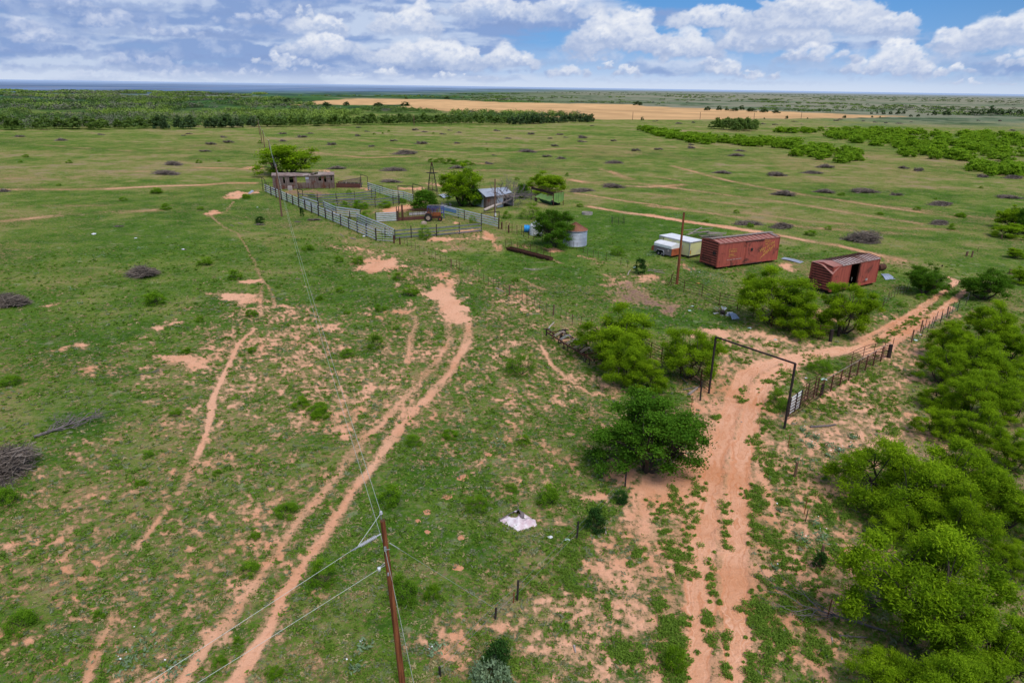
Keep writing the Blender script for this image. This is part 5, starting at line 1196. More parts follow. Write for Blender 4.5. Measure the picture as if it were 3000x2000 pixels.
b = g('L', 1560, 1085); branchy('dead_branch', 'grey dead branches sticking out under the biggest bright mesquite', 'dead branch', b, 3.6, 2.75, 8, 8, 'deadwood', None, .06, .35, .2)
b = g('M', 1000, 330); b = g('I', 930, 1411); branchy('dead_branch', 'small grey dead branch below the sandy patches at the left', 'dead branch', b, 1.8, .5, 5, 12, 'deadwood', None, .03)
def log(k, pts, rad, name, label, mat='deadpale', cat='log'):
    P = [g(k, *p) + Vector((0, 0, rad)) for p in pts]; mb = MB(); mb.tube(P, [rad] * (len(P) - 1) + [rad * .6], 7)
    return tag(mb.build(name, M[mat], None, P[0]), label, cat)
log('N', [(1705, 1005), (1715, 985), (1745, 955)], .07, 'log', 'pale curved log above the left end of the harrow')
log('N', [(1338, 712), (1390, 738)], .06, 'log', 'short pale log along the wire fence of the yard'); log('N', [(1550, 893), (1645, 893)], .03, 'log', 'thin grey stick below the wire fence')
log('D', [(505, 380), (515, 400), (512, 415)], .05, 'log', 'short pale stick between the harrow and the biggest mesquite')
log('ga', [(645, 1425), (830, 1412), (950, 1405), (1040, 1385)], .07, 'log', 'grey log lying in the weeds right of the gate', 'deadwood')
log('K', [(1520, 780), (1525, 810)], .05, 'log', 'short pale stick beside the dark bush of the broken fence'); log('K', [(1362, 1380), (1370, 1415)], .05, 'log', 'short tan stick on the sandy ground near the bottom')
log('B', [(1810, 1200), (1825, 1165), (1840, 1150)], .06, 'log', 'pale bent stick beside the dark pointed bush')
log('C', [(255, 508), (385, 525)], .07, 'log', 'long pale plank at the right of the dark pointed bush', 'board'); log('C', [(260, 498), (370, 508)], .06, 'log', 'second pale plank behind the dark pointed bush', 'board')
log('D', [(1350, 808), (1420, 755)], .12, 'plank', 'weathered plank leaning by the short gate post', 'board', 'plank'); log('D', [(1310, 765), (1440, 740)], .05, 'log', 'thin pole lying beside the weathered plank', 'deadwood'); log('D', [(1290, 665), (1340, 715)], .05, 'log', 'brown pole behind the weathered plank', 'deadwood')
log('L', [(1248, 1112), (1255, 1155)], .03, 'stake', 'thin pale stake in the weeds near the bottom right', 'deadpale', 'stake'); log('L', [(1290, 1105), (1450, 1115)], .05, 'log', 'pale dead limb under the bright mesquite near the bottom', 'deadwood')
log('A', [(875, 842), (905, 868)], .05, 'plank', 'white plank in the grass outside the front corral', 'board', 'plank'); log('A', [(965, 880), (1010, 890)], .10, 'plank', 'second white plank in the grass outside the front corral', 'board', 'plank')
log('I', [(1590, 376), (1610, 384)], .05, 'plank', 'short white plank right of the cattle trail', 'board', 'plank'); log('I', [(1640, 362), (1680, 374)], .05, 'plank', 'long white plank left of the dark bush with sticks', 'board', 'plank'); log('I', [(2035, 748), (2070, 750)], .05, 'plank', 'white stick under the power line', 'board', 'plank')
log('tr', [(1190, 1140), (1430, 1140)], .06, 'plank', 'pale plank in front of the pale yellow container', 'board', 'plank')

# small mounds of sand thrown up by burrowing animals
r_ = random.Random(4); mb = MB(); mb.lathe([(1, 0), (.9, .08), (.62, .22), (.34, .34), (.12, .40), (.0, .41)], n=14)
mv = [(x * r_.uniform(.85, 1.15), y * r_.uniform(.85, 1.15), z * r_.uniform(.7, 1.2)) for x, y, z in mb.v]; mb.v = mv
ob = mb.build('sand_mound', M['sand'], smooth=True); mound = ob.data; bpy.data.objects.remove(ob)
for k, x, y, w in [('K', 795, 520, 68), ('K', 715, 620, 52), ('K', 612, 695, 48), ('K', 614, 797, 36), ('K', 768, 978, 62), ('K', 925, 403, 44), ('K', 888, 443, 24), ('K', 565, 741, 34), ('K', 785, 825, 46), ('K', 1040, 100, 30)]:
    b = g(k, x, y); s = w / CROPS[k][2] / ppm(b) / 2
    o = bpy.data.objects.new('sand_mound', mound); COL.objects.link(o); o.location = b; o.scale = (s, s * .8, s * .62); o.rotation_euler[2] = r_.uniform(0, 6)
    tag(o, 'small orange mound of dug out sand in the grass', 'sand mound', 'mounds of dug out sand')

# ------------------------------------------------------------------ power line
def power_pole(base, h, r0, r1, lab, mat='pole', lean=(0, 0), cap=True, n=12, group=None):
    o = thing('power_pole', base, lab, 'power pole', group)
    mb = MB(); mb.tube([(0, 0, -.3), (lean[0] * .5, lean[1] * .5, h * .5), (lean[0], lean[1], h)], [r0, (r0 + r1) / 2, r1], n)
    mb.build('shaft', M[mat], o)
    return o
DZ = Vector((0, 0, 1))
# near pole
NPH = 9.2
top = at_px(1121, 1525, NPH)
def low_at():
    best = None
    for i in range(400):
        z = i * .02; p = at_px(1178, 1990, z)
        d = abs((p.y - top.y))
        if best is None or d < best[0]: best = (d, z, p)
    return best[2]
lp = low_at(); k_ = (NPH) / (NPH - lp.z); foot = Vector((top.x + (lp.x - top.x) * k_, top.y + (lp.y - top.y) * k_, 0))
POLE0 = foot; lean = top - Vector((foot.x, foot.y, NPH))
o = power_pole(foot, NPH, .128, .078, 'tall reddish brown power pole standing nearest the camera', lean=(lean.x, lean.y), n=16)
TOP0 = Vector((lean.x, lean.y, NPH))
axis = lambda z: Vector((lean.x * z / NPH, lean.y * z / NPH, z))
mb = MB(); r_ = random.Random(2)
for i in range(26):
    a = r_.uniform(0, 6.28); q = r_.uniform(.0, .07); p = TOP0 + Vector((cos(a) * q, sin(a) * q, -.03)); mb.tube([p, p + Vector((r_.gauss(0, .015), r_.gauss(0, .015), r_.uniform(.05, .10)))], [.014, .005], 4)
mb.build('splintered_top', M['polegrey'], o)
P2 = g('A', 370, 690)                    # second pole of the line
P2 = Vector((P2.x, P2.y, 0)); H2 = tall(P2, px('A', 345, 250)[1])
P3 = g('sh', 335, 520); H3 = tall(P3, px('A', 265, 35)[1]); P4 = g('F', 1825, 1025); H4 = tall(P4, px('F', 1820, 895)[1]); P5 = g('F', 1806, 990); H5 = tall(P5, px('F', 1795, 868)[1]); P6 = g('F', 1790, 930); H6 = tall(P6, px('F', 1783, 822)[1])
toP2 = (P2 - foot).normalized()
# direction of the line leaving over the lower left edge
qa = at_px(333, 2000, NPH - .35); out = (qa - (foot + axis(NPH - .35))); out.z = 0; out.normalize()
pin = TOP0 + Vector((-.06, .10, .22))
mb = MB(); mb.tube([axis(NPH - .3) + Vector((-.08, .06, 0)), pin], .012, 6); mb.build('pin', M['steel'], o)
mb = MB(); mb.lathe([(.0, -.06), (.05, -.05), (.06, -.01), (.035, .01), (.05, .04), (.03, .07), (0, .07)], pin, 12); mb.build('insulator', M['insul'], o, smooth=True)
s0 = axis(NPH - .42) + out * .13; s1 = s0 + out * .18; s2 = s0 + out * .80; s3 = s0 + out * 1.15
mb = MB(); mb.tube([s0, s1], .022, 8)
nd = 11
pts, rad = [], []
for i in range(nd * 2 + 1):
    t = i / (nd * 2); pts.append(s1.lerp(s2, t)); rad.append(.062 if i % 2 else .026)
mb.tube(pts, rad, 12); mb.build('insulator', M['insul'], o)
mb = MB(); mb.tube([s2, s2.lerp(s3, .5), s3], [.03, .02, .012], 8); mb.build('wire_clamp', M['steel'], o)
mb = MB(); mb.tube([pin, pin.lerp(s3, .45) + Vector((0, 0, -.08)), pin.lerp(s3, .85) + Vector((0, 0, -.16)), s3], .010, 5); mb.build('jumper_wire', M['wire'], o)
n0 = axis(NPH - 1.62) + out * .12; n1 = n0 + out * .30
mb = MB(); mb.tube([n0, n1], .012, 6); mb.tube([n0 + Vector((0, 0, .10)), n1 + Vector((0, 0, .02))], .010, 6); mb.build('clevis', M['steel'], o)
mb = MB(); mb.lathe([(0, -.055), (.06, -.05), (.045, 0), (.06, .05), (0, .055)], n1 - out * .07, 12); mb.build('spool_insulator', M['white'], o, smooth=True)
front = Vector((-sin(0), -1, 0))
mb = MB(); mb.box(axis(NPH - .98) + Vector((0, -.10, 0)), (.07, .05, .16)); mb.tube([axis(NPH - .98) + Vector((.02, -.14, .0)), axis(NPH - 1.0) + Vector((.16, -.16, .06))], .014, 6); mb.build('bracket', M['steel'], o)
mb = MB(); mb.box(axis(NPH - 1.95) + Vector((.0, -.105, 0)), (.05, .05, .10)); mb.build('bolt_plate', M['steel'], o)
gq = at_px(1212, 2000, 2.2)
mb = MB(); mb.tube([axis(NPH - 1.05) + Vector((.01, -.13, 0)), gq - foot, (gq - foot) + ((gq - foot) - (axis(NPH - 1.05) + Vector((.01, -.17, 0)))) * .45], .011, 5); mb.build('guy_wire', M['wire'], o)
ga = axis(NPH - .85) + Vector((.14, .02, 0)); gb = g('K', 980, 1200)
mb = MB(); mb.tube([ga, ga + (gb - foot - ga) * .06], .018, 6); mb.tube([ga, gb - foot], .006, 4); mb.build('guy_wire', M['wire'], o)

labs = ['weathered brown power pole beside the outer corral fence', 'power pole in front of the left end of the wooden shed', 'distant power pole left of the bright mesquite', 'distant power pole second behind the bright mesquite', 'farthest power pole of the line before the woodland']
poles = [(P2, H2), (P3, H3), (P4, H4), (P5, H5), (P6, H6)]
hs = []
for (p, h), lab in zip(poles, labs):
    q = power_pole(p, h, .17, .11, lab, 'polegrey', (-.12, 0), n=8)
    mb = MB(); mb.lathe([(0, -.06), (.06, -.05), (.04, .02), (.05, .07), (0, .09)], Vector((-.12, 0, h + .12)), 8); mb.tube([(-.12, 0, h - .1), (-.12, 0, h + .1)], .02, 5); mb.build('insulator', M['insul'], q)
    mb = MB(); mb.box((-.12 + .16, -.02, h - 1.0), (.18, .1, .12)); mb.build('bracket', M['steel'], q)
def span(p, q, sag, lab, r=.011):
    mb = MB(); n = 14; P = []
    for i in range(n + 1):
        t = i / n; v = p.lerp(q, t); v.z -= sag * 4 * t * (1 - t); P.append(v)
    mb.tube(P, r, 4)
    return tag(mb.build('power_wire', M['wire'], None, p), lab, 'power wire', 'overhead power wires')
tops = [P + Vector((-.12, 0, h + .14)) for P, h in poles]; neut = [P + Vector((-.02, 0, h - 1.0)) for P, h in poles]
span(foot + pin, tops[0], 1.5, 'upper power wire from the nearest pole to the corral pole', .0065)
span(foot + axis(NPH - .92) + Vector((-.07, .02, 0)), neut[0], 1.7, 'lower power wire from the nearest pole to the corral pole', .0065)
span(foot + s3, foot + s3 + out * 60 + Vector((0, 0, -.3)), 1.2, 'upper power wire running off to the bottom left', .0075)
qb = at_px(525, 2000, NPH - 1.75); out2 = (qb - (foot + n1)); out2.z = 0; out2.normalize()
span(foot + n1, foot + n1 + out2 * 60 + Vector((0, 0, -.3)), 1.2, 'lower power wire running off to the bottom left', .0075)
for i in range(4):
    span(tops[i], tops[i + 1], .8, 'distant upper wire between the far power poles', .012); 
span(neut[0], neut[1], .8, 'lower wire between the corral pole and the shed pole', .012)
# poles of the yard
b = g('ms', 805, 770); h = tall(b, px('B', 503, 250)[1]); q = power_pole(b, h, .15, .10, 'grey service pole in front of the tin shed', 'polegrey', n=8)
mb = MB(); mb.box((.12, -.16, .95), (.26, .16, .42)); mb.lathe([(.12, -.02), (.12, .07), (0, .09)], (.12, -.2, 1.15), 10); mb.build('meter_box', M['white'], q); mb = MB(); mb.tube([(.12, -.12, 0), (.12, -.12, 3.5)], .03, 6); mb.build('conduit', M['steel'], q)
b = g('C', 478, 606); h = tall(b, px('C', 542, 62)[1]); q = power_pole(b, h, .17, .12, 'brown leaning pole between the trailer and the closed boxcar', 'pole', (.0, 0), n=10)
mb = MB(); mb.lathe([(.0, 0), (.13, 0), (.13, .05), (0, .06)], (0, 0, h), 10); mb.build('cap', M['rust'], q)
for k, x, y, yt, lab in [('H', 322, 748, 702, 'thin distant pole at the left of the ploughed field'), ('H', 660, 745, 708, 'thin distant pole in the middle of the ploughed field'), ('H', 955, 744, 705, 'thin distant pole at the right of the ploughed field'), ('G', 2064, 690, 643, 'thin distant pole near the woodland end'), ('G', 810, 722, 665, 'thin distant pole before the woodland')]:
    b = g(k, x, y); power_pole(b, min(9, tall(b, px(k, x, yt)[1])), .2, .16, lab, 'polegrey', n=6)

# ------------------------------------------------------------------ fences
WB = [(x_, z_ * .62) for x_, z_ in [(-.02, -.15), (.03, -.12), (.03, -.055), (-.015, -.02), (-.015, .02), (.03, .055), (.03, .12), (-.02, .15), (-.035, .15), (.015, .115), (.015, .06), (-.03, .025), (-.03, -.025), (.015, -.06), (.015, -.115), (-.035, -.15)]]
def rail_fence(lab, pts, posts, h, rails, kind, post_mat, post_w, rail_mat='galv', post_h=None, rail_mats=None, side=.11, name='corral_fence', cat='corral fence', pipe_r=.035, group='corral fences'):
    """pts: run of the rails; posts: list of ground points; rails: heights"""
    o = thing(name, pts[0], lab, cat, group); O = pts[0]
    for i, z in enumerate(rails):
        mb = MB()
        for a, b in zip(pts, pts[1:]):
            d = (b - a).normalized(); s = d.cross(DZ) * side
            A, B = a + s + DZ * z, b + s + DZ * z
            if kind == 'w': mb.extrude(WB, A, B)
            elif kind == 'plank': mb.bar(A, B, .035, .15)
            else: mb.tube([A, B], pipe_r, 6)
        mb.build('rail', M[(rail_mats or {}).get(i, rail_mat)], o, O)
    for p in posts:
        mb = MB(); H_ = post_h or h
        if post_w > .12: mb.tube([p + DZ * -.2, p + DZ * H_], [post_w / 2, post_w / 2 * .95], 8)
        else: mb.box(p + DZ * (H_ / 2), (post_w, post_w, H_))
        mb.build('post', M[post_mat], o, O)
    return o
def lerp_pts(a, b, n): return [a.lerp(b, i / (n - 1)) for i in range(n)]
# outer run
a, b = g('A', 228, 478), g('A', 1182, 897)
rail_fence('long outer corral fence of grey guard rails on dark posts', [a, b], lerp_pts(g('A', 278, 510), b, 16), 1.8, [.30, .72, 1.14, 1.56], 'w', 'darksteel', .23, post_h=1.9)
for i, (x1, y1, x2, y2) in enumerate([(1182, 897, 1335, 905)]):
    a2, b2 = g('A', x1, y1), g('A', x2, y2)
    o = thing('corral_gate', a2, 'grey pipe gate at the front corner of the corral', 'corral gate'); mb = MB()
    for z in (.15, .5, .85, 1.2, 1.55): mb.tube([a2 + DZ * z, b2 + DZ * z], .03, 6)
    mb.build('rail', M['galv'], o, a2); mb = MB()
    for t in (.02, .35, .5, .98): mb.tube([a2.lerp(b2, t) + DZ * .1, a2.lerp(b2, t) + DZ * 1.6], .03, 6)
    mb.build('upright', M['darksteel'], o, a2); mb = MB(); mb.bar(a2 + DZ * .05, b2 + DZ * .05, .06, .06); mb.build('ground_pipe', M['board'], o, a2)
# inner alley fence
pts = [g('A', 1022, 742), g('A', 1100, 778), g('A', 1262, 845), g('A', 1345, 890)]
rail_fence('short curved alley fence of pale guard rails behind the corral gate', pts, [pts[0], pts[1], g('A', 1262, 872), pts[3]], 1.6, [.35, .75, 1.15, 1.55], 'w', 'darksteel', .14)
pts = [g('A', 735, 632), g('A', 838, 682), g('A', 1055, 712)]
rail_fence('bent inner corral fence with a bright top rail', pts, [g('A', 735, 635), g('A', 840, 684), g('A', 958, 720), g('A', 1050, 714)], 1.6, [.35, .75, 1.15, 1.55], 'w', 'darksteel', .14)
pts = [g('A', 558, 590), g('A', 690, 635)]
rail_fence('short inner corral fence right of the thin gate frame', pts, [pts[0], g('A', 680, 612), pts[1]], 1.6, [.5, 1.0, 1.5], 'w', 'darksteel', .13)
pts = [g('A', 520, 558), g('A', 680, 570), g('A', 1000, 552), g('A', 1180, 530)]
rail_fence('upper cross fence of dark rails between the corral pens', pts, [g('A', 520, 556), g('A', 680, 612 - 40), g('A', 840, 568), g('A', 998, 552), g('A', 1145, 533), g('A', 1180, 530)], 1.9, [.45, .95, 1.45], 'w', 'darksteel', .13, 'galvdark')
pts = [g('A', 690, 612), g('A', 850, 606), g('A', 1175, 606), g('A', 1385, 580)]
rail_fence('lower cross fence of dark rails behind the green bushes', pts, [g('A', 685, 612), g('A', 850, 606), g('A', 1175, 610), g('A', 1330, 590), g('A', 1383, 582)], 1.9, [.4, .9, 1.4], 'w', 'darksteel', .13, 'galvdark')
pts = [g('A', 1115, 462), g('A', 1230, 502), g('A', 1330, 535), g('A', 1420, 545), g('A', 1505, 575)]
rail_fence('pale guard rail fence at the back of the corral by the windmill', pts, [g('A', 1115, 462), g('A', 1215, 497), g('A', 1330, 535), g('A', 1420, 546), g('A', 1500, 572)], 1.7, [.4, .8, 1.2, 1.6], 'w', 'darksteel', .10)
pts = [g('A', 1745, 668), g('A', 1890, 705), g('A', 2000, 735), g('A', 2235, 795)]
rail_fence('right hand corral fence with white and blue rails', pts, [g('A', 1745, 668), g('A', 1890, 704), g('A', 1942, 722), g('A', 2090, 758), g('A', 2235, 795)], 1.75, [.45, .85, 1.25, 1.65], 'w', 'darksteel', .12)
a, b = g('A', 1747, 668), g('A', 1880, 702); o = thing('painted_panel', a, 'faded blue and white painted sheet fixed to the right corral fence', 'panel'); mb = MB(); d = (b - a).normalized(); s = d.cross(DZ) * .18
mb.bar(a + s + DZ * 1.15, b + s + DZ * 1.15, .02, .62); mb.build('sheet', M['bluepaint'], o, a); mb = MB(); mb.bar(a + s + DZ * 1.50, b + s + DZ * 1.50, .05, .10); mb.build('top_rail', M['white'], o, a)
pts = [g('A', 1345, 884), g('A', 1485, 872), g('A', 1700, 858), g('A', 1895, 840), g('A', 2085, 820)]
rail_fence('front corral fence of dark edged rails facing the yard', pts, [g('A', 1485, 874), g('A', 1703, 860), g('A', 1898, 840)], 1.75, [.25, .75, 1.3], 'w', 'darksteel', .15, 'galvdark', post_h=1.9)
# corrugated panel and loading chute
a, b = g('A', 1182, 738), g('A', 1368, 728)
o = thing('corrugated_panel', a, 'pale corrugated guard rail panel in the middle of the corral', 'corral panel', None); mb = MB()
for z in (.2, .52, .84, 1.16, 1.48): mb.extrude(WB, a + DZ * z, b + DZ * z)
mb.build('sheet', M['galv'], o, a)
for p in (a, b): mb = MB(); mb.tube([p, p + DZ * 1.75], .07, 8); mb.build('post', M['darksteel'], o, a)
a, b = g('A', 1372, 728), g('A', 1735, 706); o = thing('loading_chute', a, 'rusty pipe loading chute beside the old tractor', 'loading chute', None)
d = (b - a).normalized(); nrm = Vector((-d.y, d.x, 0))
for s_, nm in ((0, 'near_side'), (1.0, 'far_side')):
    mb = MB()
    for z in (.75, 1.1, 1.45, 1.75): mb.tube([a + nrm * s_ + DZ * z, b + nrm * s_ + DZ * z], .03, 6)
    for t in np.linspace(0, 1, 9): mb.tube([a.lerp(b, t) + nrm * s_, a.lerp(b, t) + nrm * s_ + DZ * 1.8], .03, 6)
    mb.build('side_rails', M['rust'], o, a)
mb = MB(); mb.bar(a - nrm * .03 + DZ * .35, b - nrm * .03 + DZ * .35, .05, .55); mb.build('side_board', M['shedred'], o, a)
mb = MB(); mb.bar(a.lerp(b, .3) + nrm * 1.05 + DZ * .9, a.lerp(b, .75) + nrm * 1.05 + DZ * .9, .05, .5); mb.build('back_board', M['white'], o, a)
mb = MB(); c = a.lerp(b, .1); mb.tube([c, c + DZ * 2.75], .15, 10); mb.build('post', M['rust'], o, a)
for t in (-.03, .02): mb = MB(); c = a.lerp(b, t); mb.tube([c, c + DZ * 2.5], .07, 8); mb.build('post', M['rust'], o, a)
# gate frames of the corral
def frame(lab, a, ha, b, hb, r=.06, mat='darksteel', bars=()):
    o = thing('gate_frame', a, lab, 'gate frame', 'tall gate frames of the corral')
    for p, h in ((a, ha), (b, hb)): mb = MB(); mb.tube([p, p + DZ * h], r, 8); mb.build('post', M[mat], o, a)
    mb = MB(); mb.tube([a + DZ * ha, b + DZ * hb], r, 8); mb.build('crossbar', M[mat], o, a)
    if bars:
        mb = MB()
        for z in bars: mb.tube([a + DZ * z, b + DZ * z], .025, 6)
        mb.build('rail', M[mat], o, a)
    return o
def fh(k, x, y, yt): b = g(k, x, y); return b, tall(b, px(k, x, yt)[1])
for lab, p1, p2, bars in [('gate frame at the far left corner of the corral', ('A', 208, 472, 352), ('A', 235, 486, 372), (.5, 1.0, 1.5)),
                          ('thin gate frame before the bare earth of the shed pen', ('A', 513, 552, 450), ('A', 556, 575, 462), ()),
                          ('gate frame at the back right of the shed pen', ('A', 1055, 440, 325), ('A', 1112, 458, 345), ()),
                          ('wide gate frame beside the windmill', ('A', 1376, 590, 425), ('A', 1500, 570, 428), ()),
                          ('gate frame close against the windmill legs', ('A', 1503, 560, 408), ('A', 1582, 545, 430), ()),
                          ('low gate frame behind the back guard rail fence', ('A', 1118, 462, 412), ('A', 1238, 478, 425), ()),
                          ('gate frame at the right front corner of the corral', ('A', 2088, 820, 662), ('A', 2240, 792, 645), ())]:
    A_, B_ = fh(*p1), fh(*p2); frame(lab, A_[0], A_[1], B_[0], B_[1], bars=bars)
# single posts
def post(k, x, y, yt, w, lab, mat='rust', round_=True, group=None, h=None):
    b = g(k, x, y); h = h or tall(b, px(k, x, yt)[1]); mb = MB(); r_ = random.Random(int(x * 7 + y))
    lx, ly = r_.gauss(0, .02), r_.gauss(0, .02)
    mb.tube([(0, 0, -.1), (lx * .5, ly * .5, h * .5), (lx, ly, h - .02), (lx, ly, h)], [w / 2, w / 2 * .98, w / 2 * .95, w / 2 * .8], 8)
    o = mb.build('fence_post', M[mat]); o.location = b; return tag(o, lab, 'post', group)
post('A', 1337, 920, 850, .26, 'thick rusty corner post at the front of the corral', 'rust'); post('A', 1388, 930, 870, .22, 'second rusty post just outside the corral corner', 'rust'); post('A', 958, 722, 662, .2, 'dark wooden post in the inner corral', 'darksteel')
post('ms', 940, 945, 812, .26, 'rusty wide post right of the corral gate frame', 'rust'); post('ms', 1078, 1020, 870, .26, 'dark rusty post in the wire fence right of the corral', 'rust'); post('A', 1298, 815, 780, .12, 'short brown post behind the front corral fence', 'rustorange')

def wire_fence(lab, P, hs, mat='rust', rad=.022, wires=(.35, .7, 1.0), name='wire_fence', group='wire fences', wire_mat='steel', wr=.005, tilt=.04, seed=1, big=()):
    o = thing(name, P[0], lab, 'wire fence', group); r = random.Random(seed); O = P[0]
    for i, p in enumerate(P):
        h = hs if not isinstance(hs, (list, tuple)) else hs[i]; t = Vector((r.gauss(0, tilt), r.gauss(0, tilt), 0)); mb = MB()
        rr = rad if i not in big else .075
        mb.tube([p + DZ * -.1, p + DZ * h + t], rr, 6); mb.build('post', M[mat if i not in big else 'polegrey'], o, O)
    mb = MB()
    for z in wires:
        for a, b in zip(P, P[1:]): mb.tube([a + DZ * z, (a + b) / 2 + DZ * (z - .02), b + DZ * z], wr, 3, cap=False)
    mb.build('wire', M[wire_mat], o, O); return o
P = [g('N', x, y) for x, y in [(687, 397), (710, 414), (736, 427), (762, 442), (793, 464), (825, 474), (882, 500), (908, 510), (943, 530), (983, 537), (1018, 563), (1057, 572), (1077, 582), (1135, 614), (1172, 632), (1215, 647), (1248, 670), (1283, 692), (1315, 702), (1353, 710), (1388, 727), (1430, 760), (1478, 772), (1520, 797), (1555, 820), (1605, 840), (1640, 857), (1688, 887), (1738, 900), (1790, 922), (1828, 947), (1872, 970)]] + [g('D', x, y) for x, y in [(460, 268), (523, 280), (600, 300)]]
wire_fence('long wire fence with thin metal posts along the yard and the pasture', P, 1.15, big=(10, 21, 28), seed=3)
P = [g('ms', x, y) for x, y in [(885, 945), (950, 965), (1022, 985), (1080, 1005), (1142, 1020), (1240, 1045), (1330, 1060)]] + [g('B', x, y) for x, y in [(788, 815), (835, 835), (885, 850), (970, 865)]]
wire_fence('rusty wire fence from the corral to the hackberry by the bin', P, 1.45, wires=(.2, .5, .8, 1.1, 1.35), rad=.035, wr=.012, wire_mat='rust', seed=4)
P = [g('B', x, y) for x, y in [(1240, 935), (1275, 940), (1310, 948), (1375, 975), (1412, 1000), (1470, 1025), (1520, 1040), (1600, 1060), (1740, 1100), (1810, 1120)]]
wire_fence('sagging wire fence in front of the round grain bin', P, 1.1, seed=5)
P = [g('M', x, y) for x, y in [(330, 1190), (345, 1165), (380, 1130), (405, 1110), (430, 1090), (470, 1060), (500, 1040), (535, 1030), (570, 1035), (605, 1015), (640, 960)]]
wire_fence('wire fence left of the dirt lane', P, 1.2, seed=6)
P = [g('E', x, y) for x, y in [(1440, 300), (1575, 242), (1645, 205), (1682, 178), (1722, 145), (1772, 122), (1832, 80), (1890, 32)]] + [g('M', x, y) for x, y in [(770, 1462), (820, 1425), (890, 1420), (940, 1355), (1000, 1335), (1070, 1302), (1130, 1245), (1190, 1225), (1290, 1155), (1320, 1100)]]
wire_fence('wire fence with many thin posts right of the dirt lane', P, 1.25, seed=7, big=(1, 8, 13), mat='darksteel', rad=.03)
P = [g('K', x, y) for x, y in [(1622, 570), (1375, 838), (1072, 1145), (960, 1240), (680, 1530)]]
wire_fence('broken wire fence of short dark posts in the near grass', P, [1.3, 1.1, 1.1, .6, .5], mat='darksteel', rad=.05, wires=(.4, .8), seed=8)
post('K', 1052, 1158, 1105, .06, 'thin orange stake beside a short dark post', 'rustorange')
P = [g('E', 727, 965), g('E', 772, 1168), g('L', 1090, 402), g('L', 1100, 442)]
post('E', 727, 965, 872, .05, 'thin rusty stake below the right gate post', 'rustorange'); post('E', 772, 1168, 1065, .16, 'short grey wooden post standing alone right of the road', 'polegrey'); post('L', 1090, 402, 308, .05, 'red metal stake beside a dark twig right of the road', 'rustorange'); post('L', 1097, 444, 378, .05, 'thin dark stake next to the red metal one', 'darksteel'); post('L', 1175, 700, 580, .14, 'grey wooden post with a juniper round its foot', 'polegrey'); post('L', 1222, 1000, 893, .05, 'leaning red stake near the biggest bright mesquite', 'rustorange'); post('D', 1377, 888, 820, .05, 'thin red stake above the dark hackberry', 'rustorange')
post('M', 1298, 588, 535, .3, 'thick short wooden post in the open grass at the right', 'polegrey'); post('M', 1358, 602, 530, .22, 'leaning wooden post right of the thick short one', 'polegrey'); post('M', 1800, 795, 735, .42, 'broken wooden stub behind the round dark tree', 'polegrey'); post('M', 1700, 390, 335, .2, 'wooden post beside the small mesquite at the right edge', 'polegrey'); post('M', 1018, 708, 690, .2, 'small dark stump in the grass beyond the lane', 'darksteel')
post('M', 1425, 540, 490, .06, 'thin rusty stake in the grass at the right', 'rust')

# pipe fence below the boxcars
P = [g('C', x, y) for x, y in [(432, 618), (530, 668), (668, 702), (800, 770), (940, 800), (1060, 860), (1200, 930), (1400, 985), (1560, 1030), (1650, 1040)]]
rail_fence('long rusty pipe fence from the leaning pole to the corner post', P, P[:-1], 1.4, [.2, .5, .8, 1.1, 1.4], 'pipe', 'rust', .06, 'rust', side=0, name='pipe_fence', cat='pipe fence', pipe_r=.026, group='rusty pipe fences')
post('C', 1652, 1045, 955, .34, 'thick dark corner post at the foot of the airy boxcar mesquite', 'darksteel'); post('C', 1712, 1005, 925, .28, 'second dark post beside the mesquite before the open boxcar', 'darksteel')
mb = MB(); a = g('C', 415, 615); mb.tube([(0, 0, 0), tuple(g('C', 445, 610) - a + DZ * 1.5)], .04, 6); tag(mb.build('brace', M['rust']), 'slanted rusty brace at the end of the pipe fence', 'brace').location = a

# ------------------------------------------------------------------ road gate
a, ha = fh('E', 180, 592, 205); b, hb = g('E', 700, 835), 0
hb = tall(b, px('E', 785, 388)[1])
o = thing('entrance_gate', a, 'tall dark steel goalpost frame over the dirt road', 'gate frame')
for p, h in ((a, ha), (b, hb)): mb = MB(); mb.tube([p - DZ * .2, p + DZ * h], .085, 10); mb.build('post', M['darksteel'], o, a)
mb = MB(); mb.tube([a + DZ * ha, b + DZ * hb], .068, 10); mb.build('crossbar', M['darksteel'], o, a)
post('D', 1440, 845, 697, .13, 'short dark post beside the left gate post', 'darksteel')
P = [g('E', 712, 790), g('E', 800, 735), g('E', 880, 670), g('E', 955, 620)]
rail_fence('short run of rusty pipe fence right of the road gate', P, [P[0], g('ga', 590, 1010), g('ga', 690, 975), g('ga', 740, 930), P[3]], 1.45, [.2, .45, .7, .95, 1.2, 1.42], 'pipe', 'rust', .07, 'rust', side=0, name='pipe_fence', cat='pipe fence', pipe_r=.022, group='rusty pipe fences')
P = [g('ga', 810, 950), g('ga', 1010, 838), g('ga', 1060, 760), g('ga', 1200, 690), g('ga', 1380, 580), g('ga', 1510, 510), g('ga', 1590, 440), g('ga', 1790, 300)]
P = lerp_pts(g('ga', 812, 950), g('ga', 1835, 345), 9)
rail_fence('long rusty pipe fence between two thick posts right of the gate', P, P[1:-1], 1.4, [.25, .5, .75, 1.0, 1.22, 1.4], 'pipe', 'rust', .08, 'rust', rail_mats={5: 'board'}, side=0, name='pipe_fence', cat='pipe fence', pipe_r=.022, group='rusty pipe fences')
post('ga', 808, 955, 750, .24, 'thick dark post in the middle of the fence right of the gate', 'darksteel'); post('ga', 1845, 350, 152, .36, 'thickest round wooden post ending the fence right of the gate', 'darksteel')
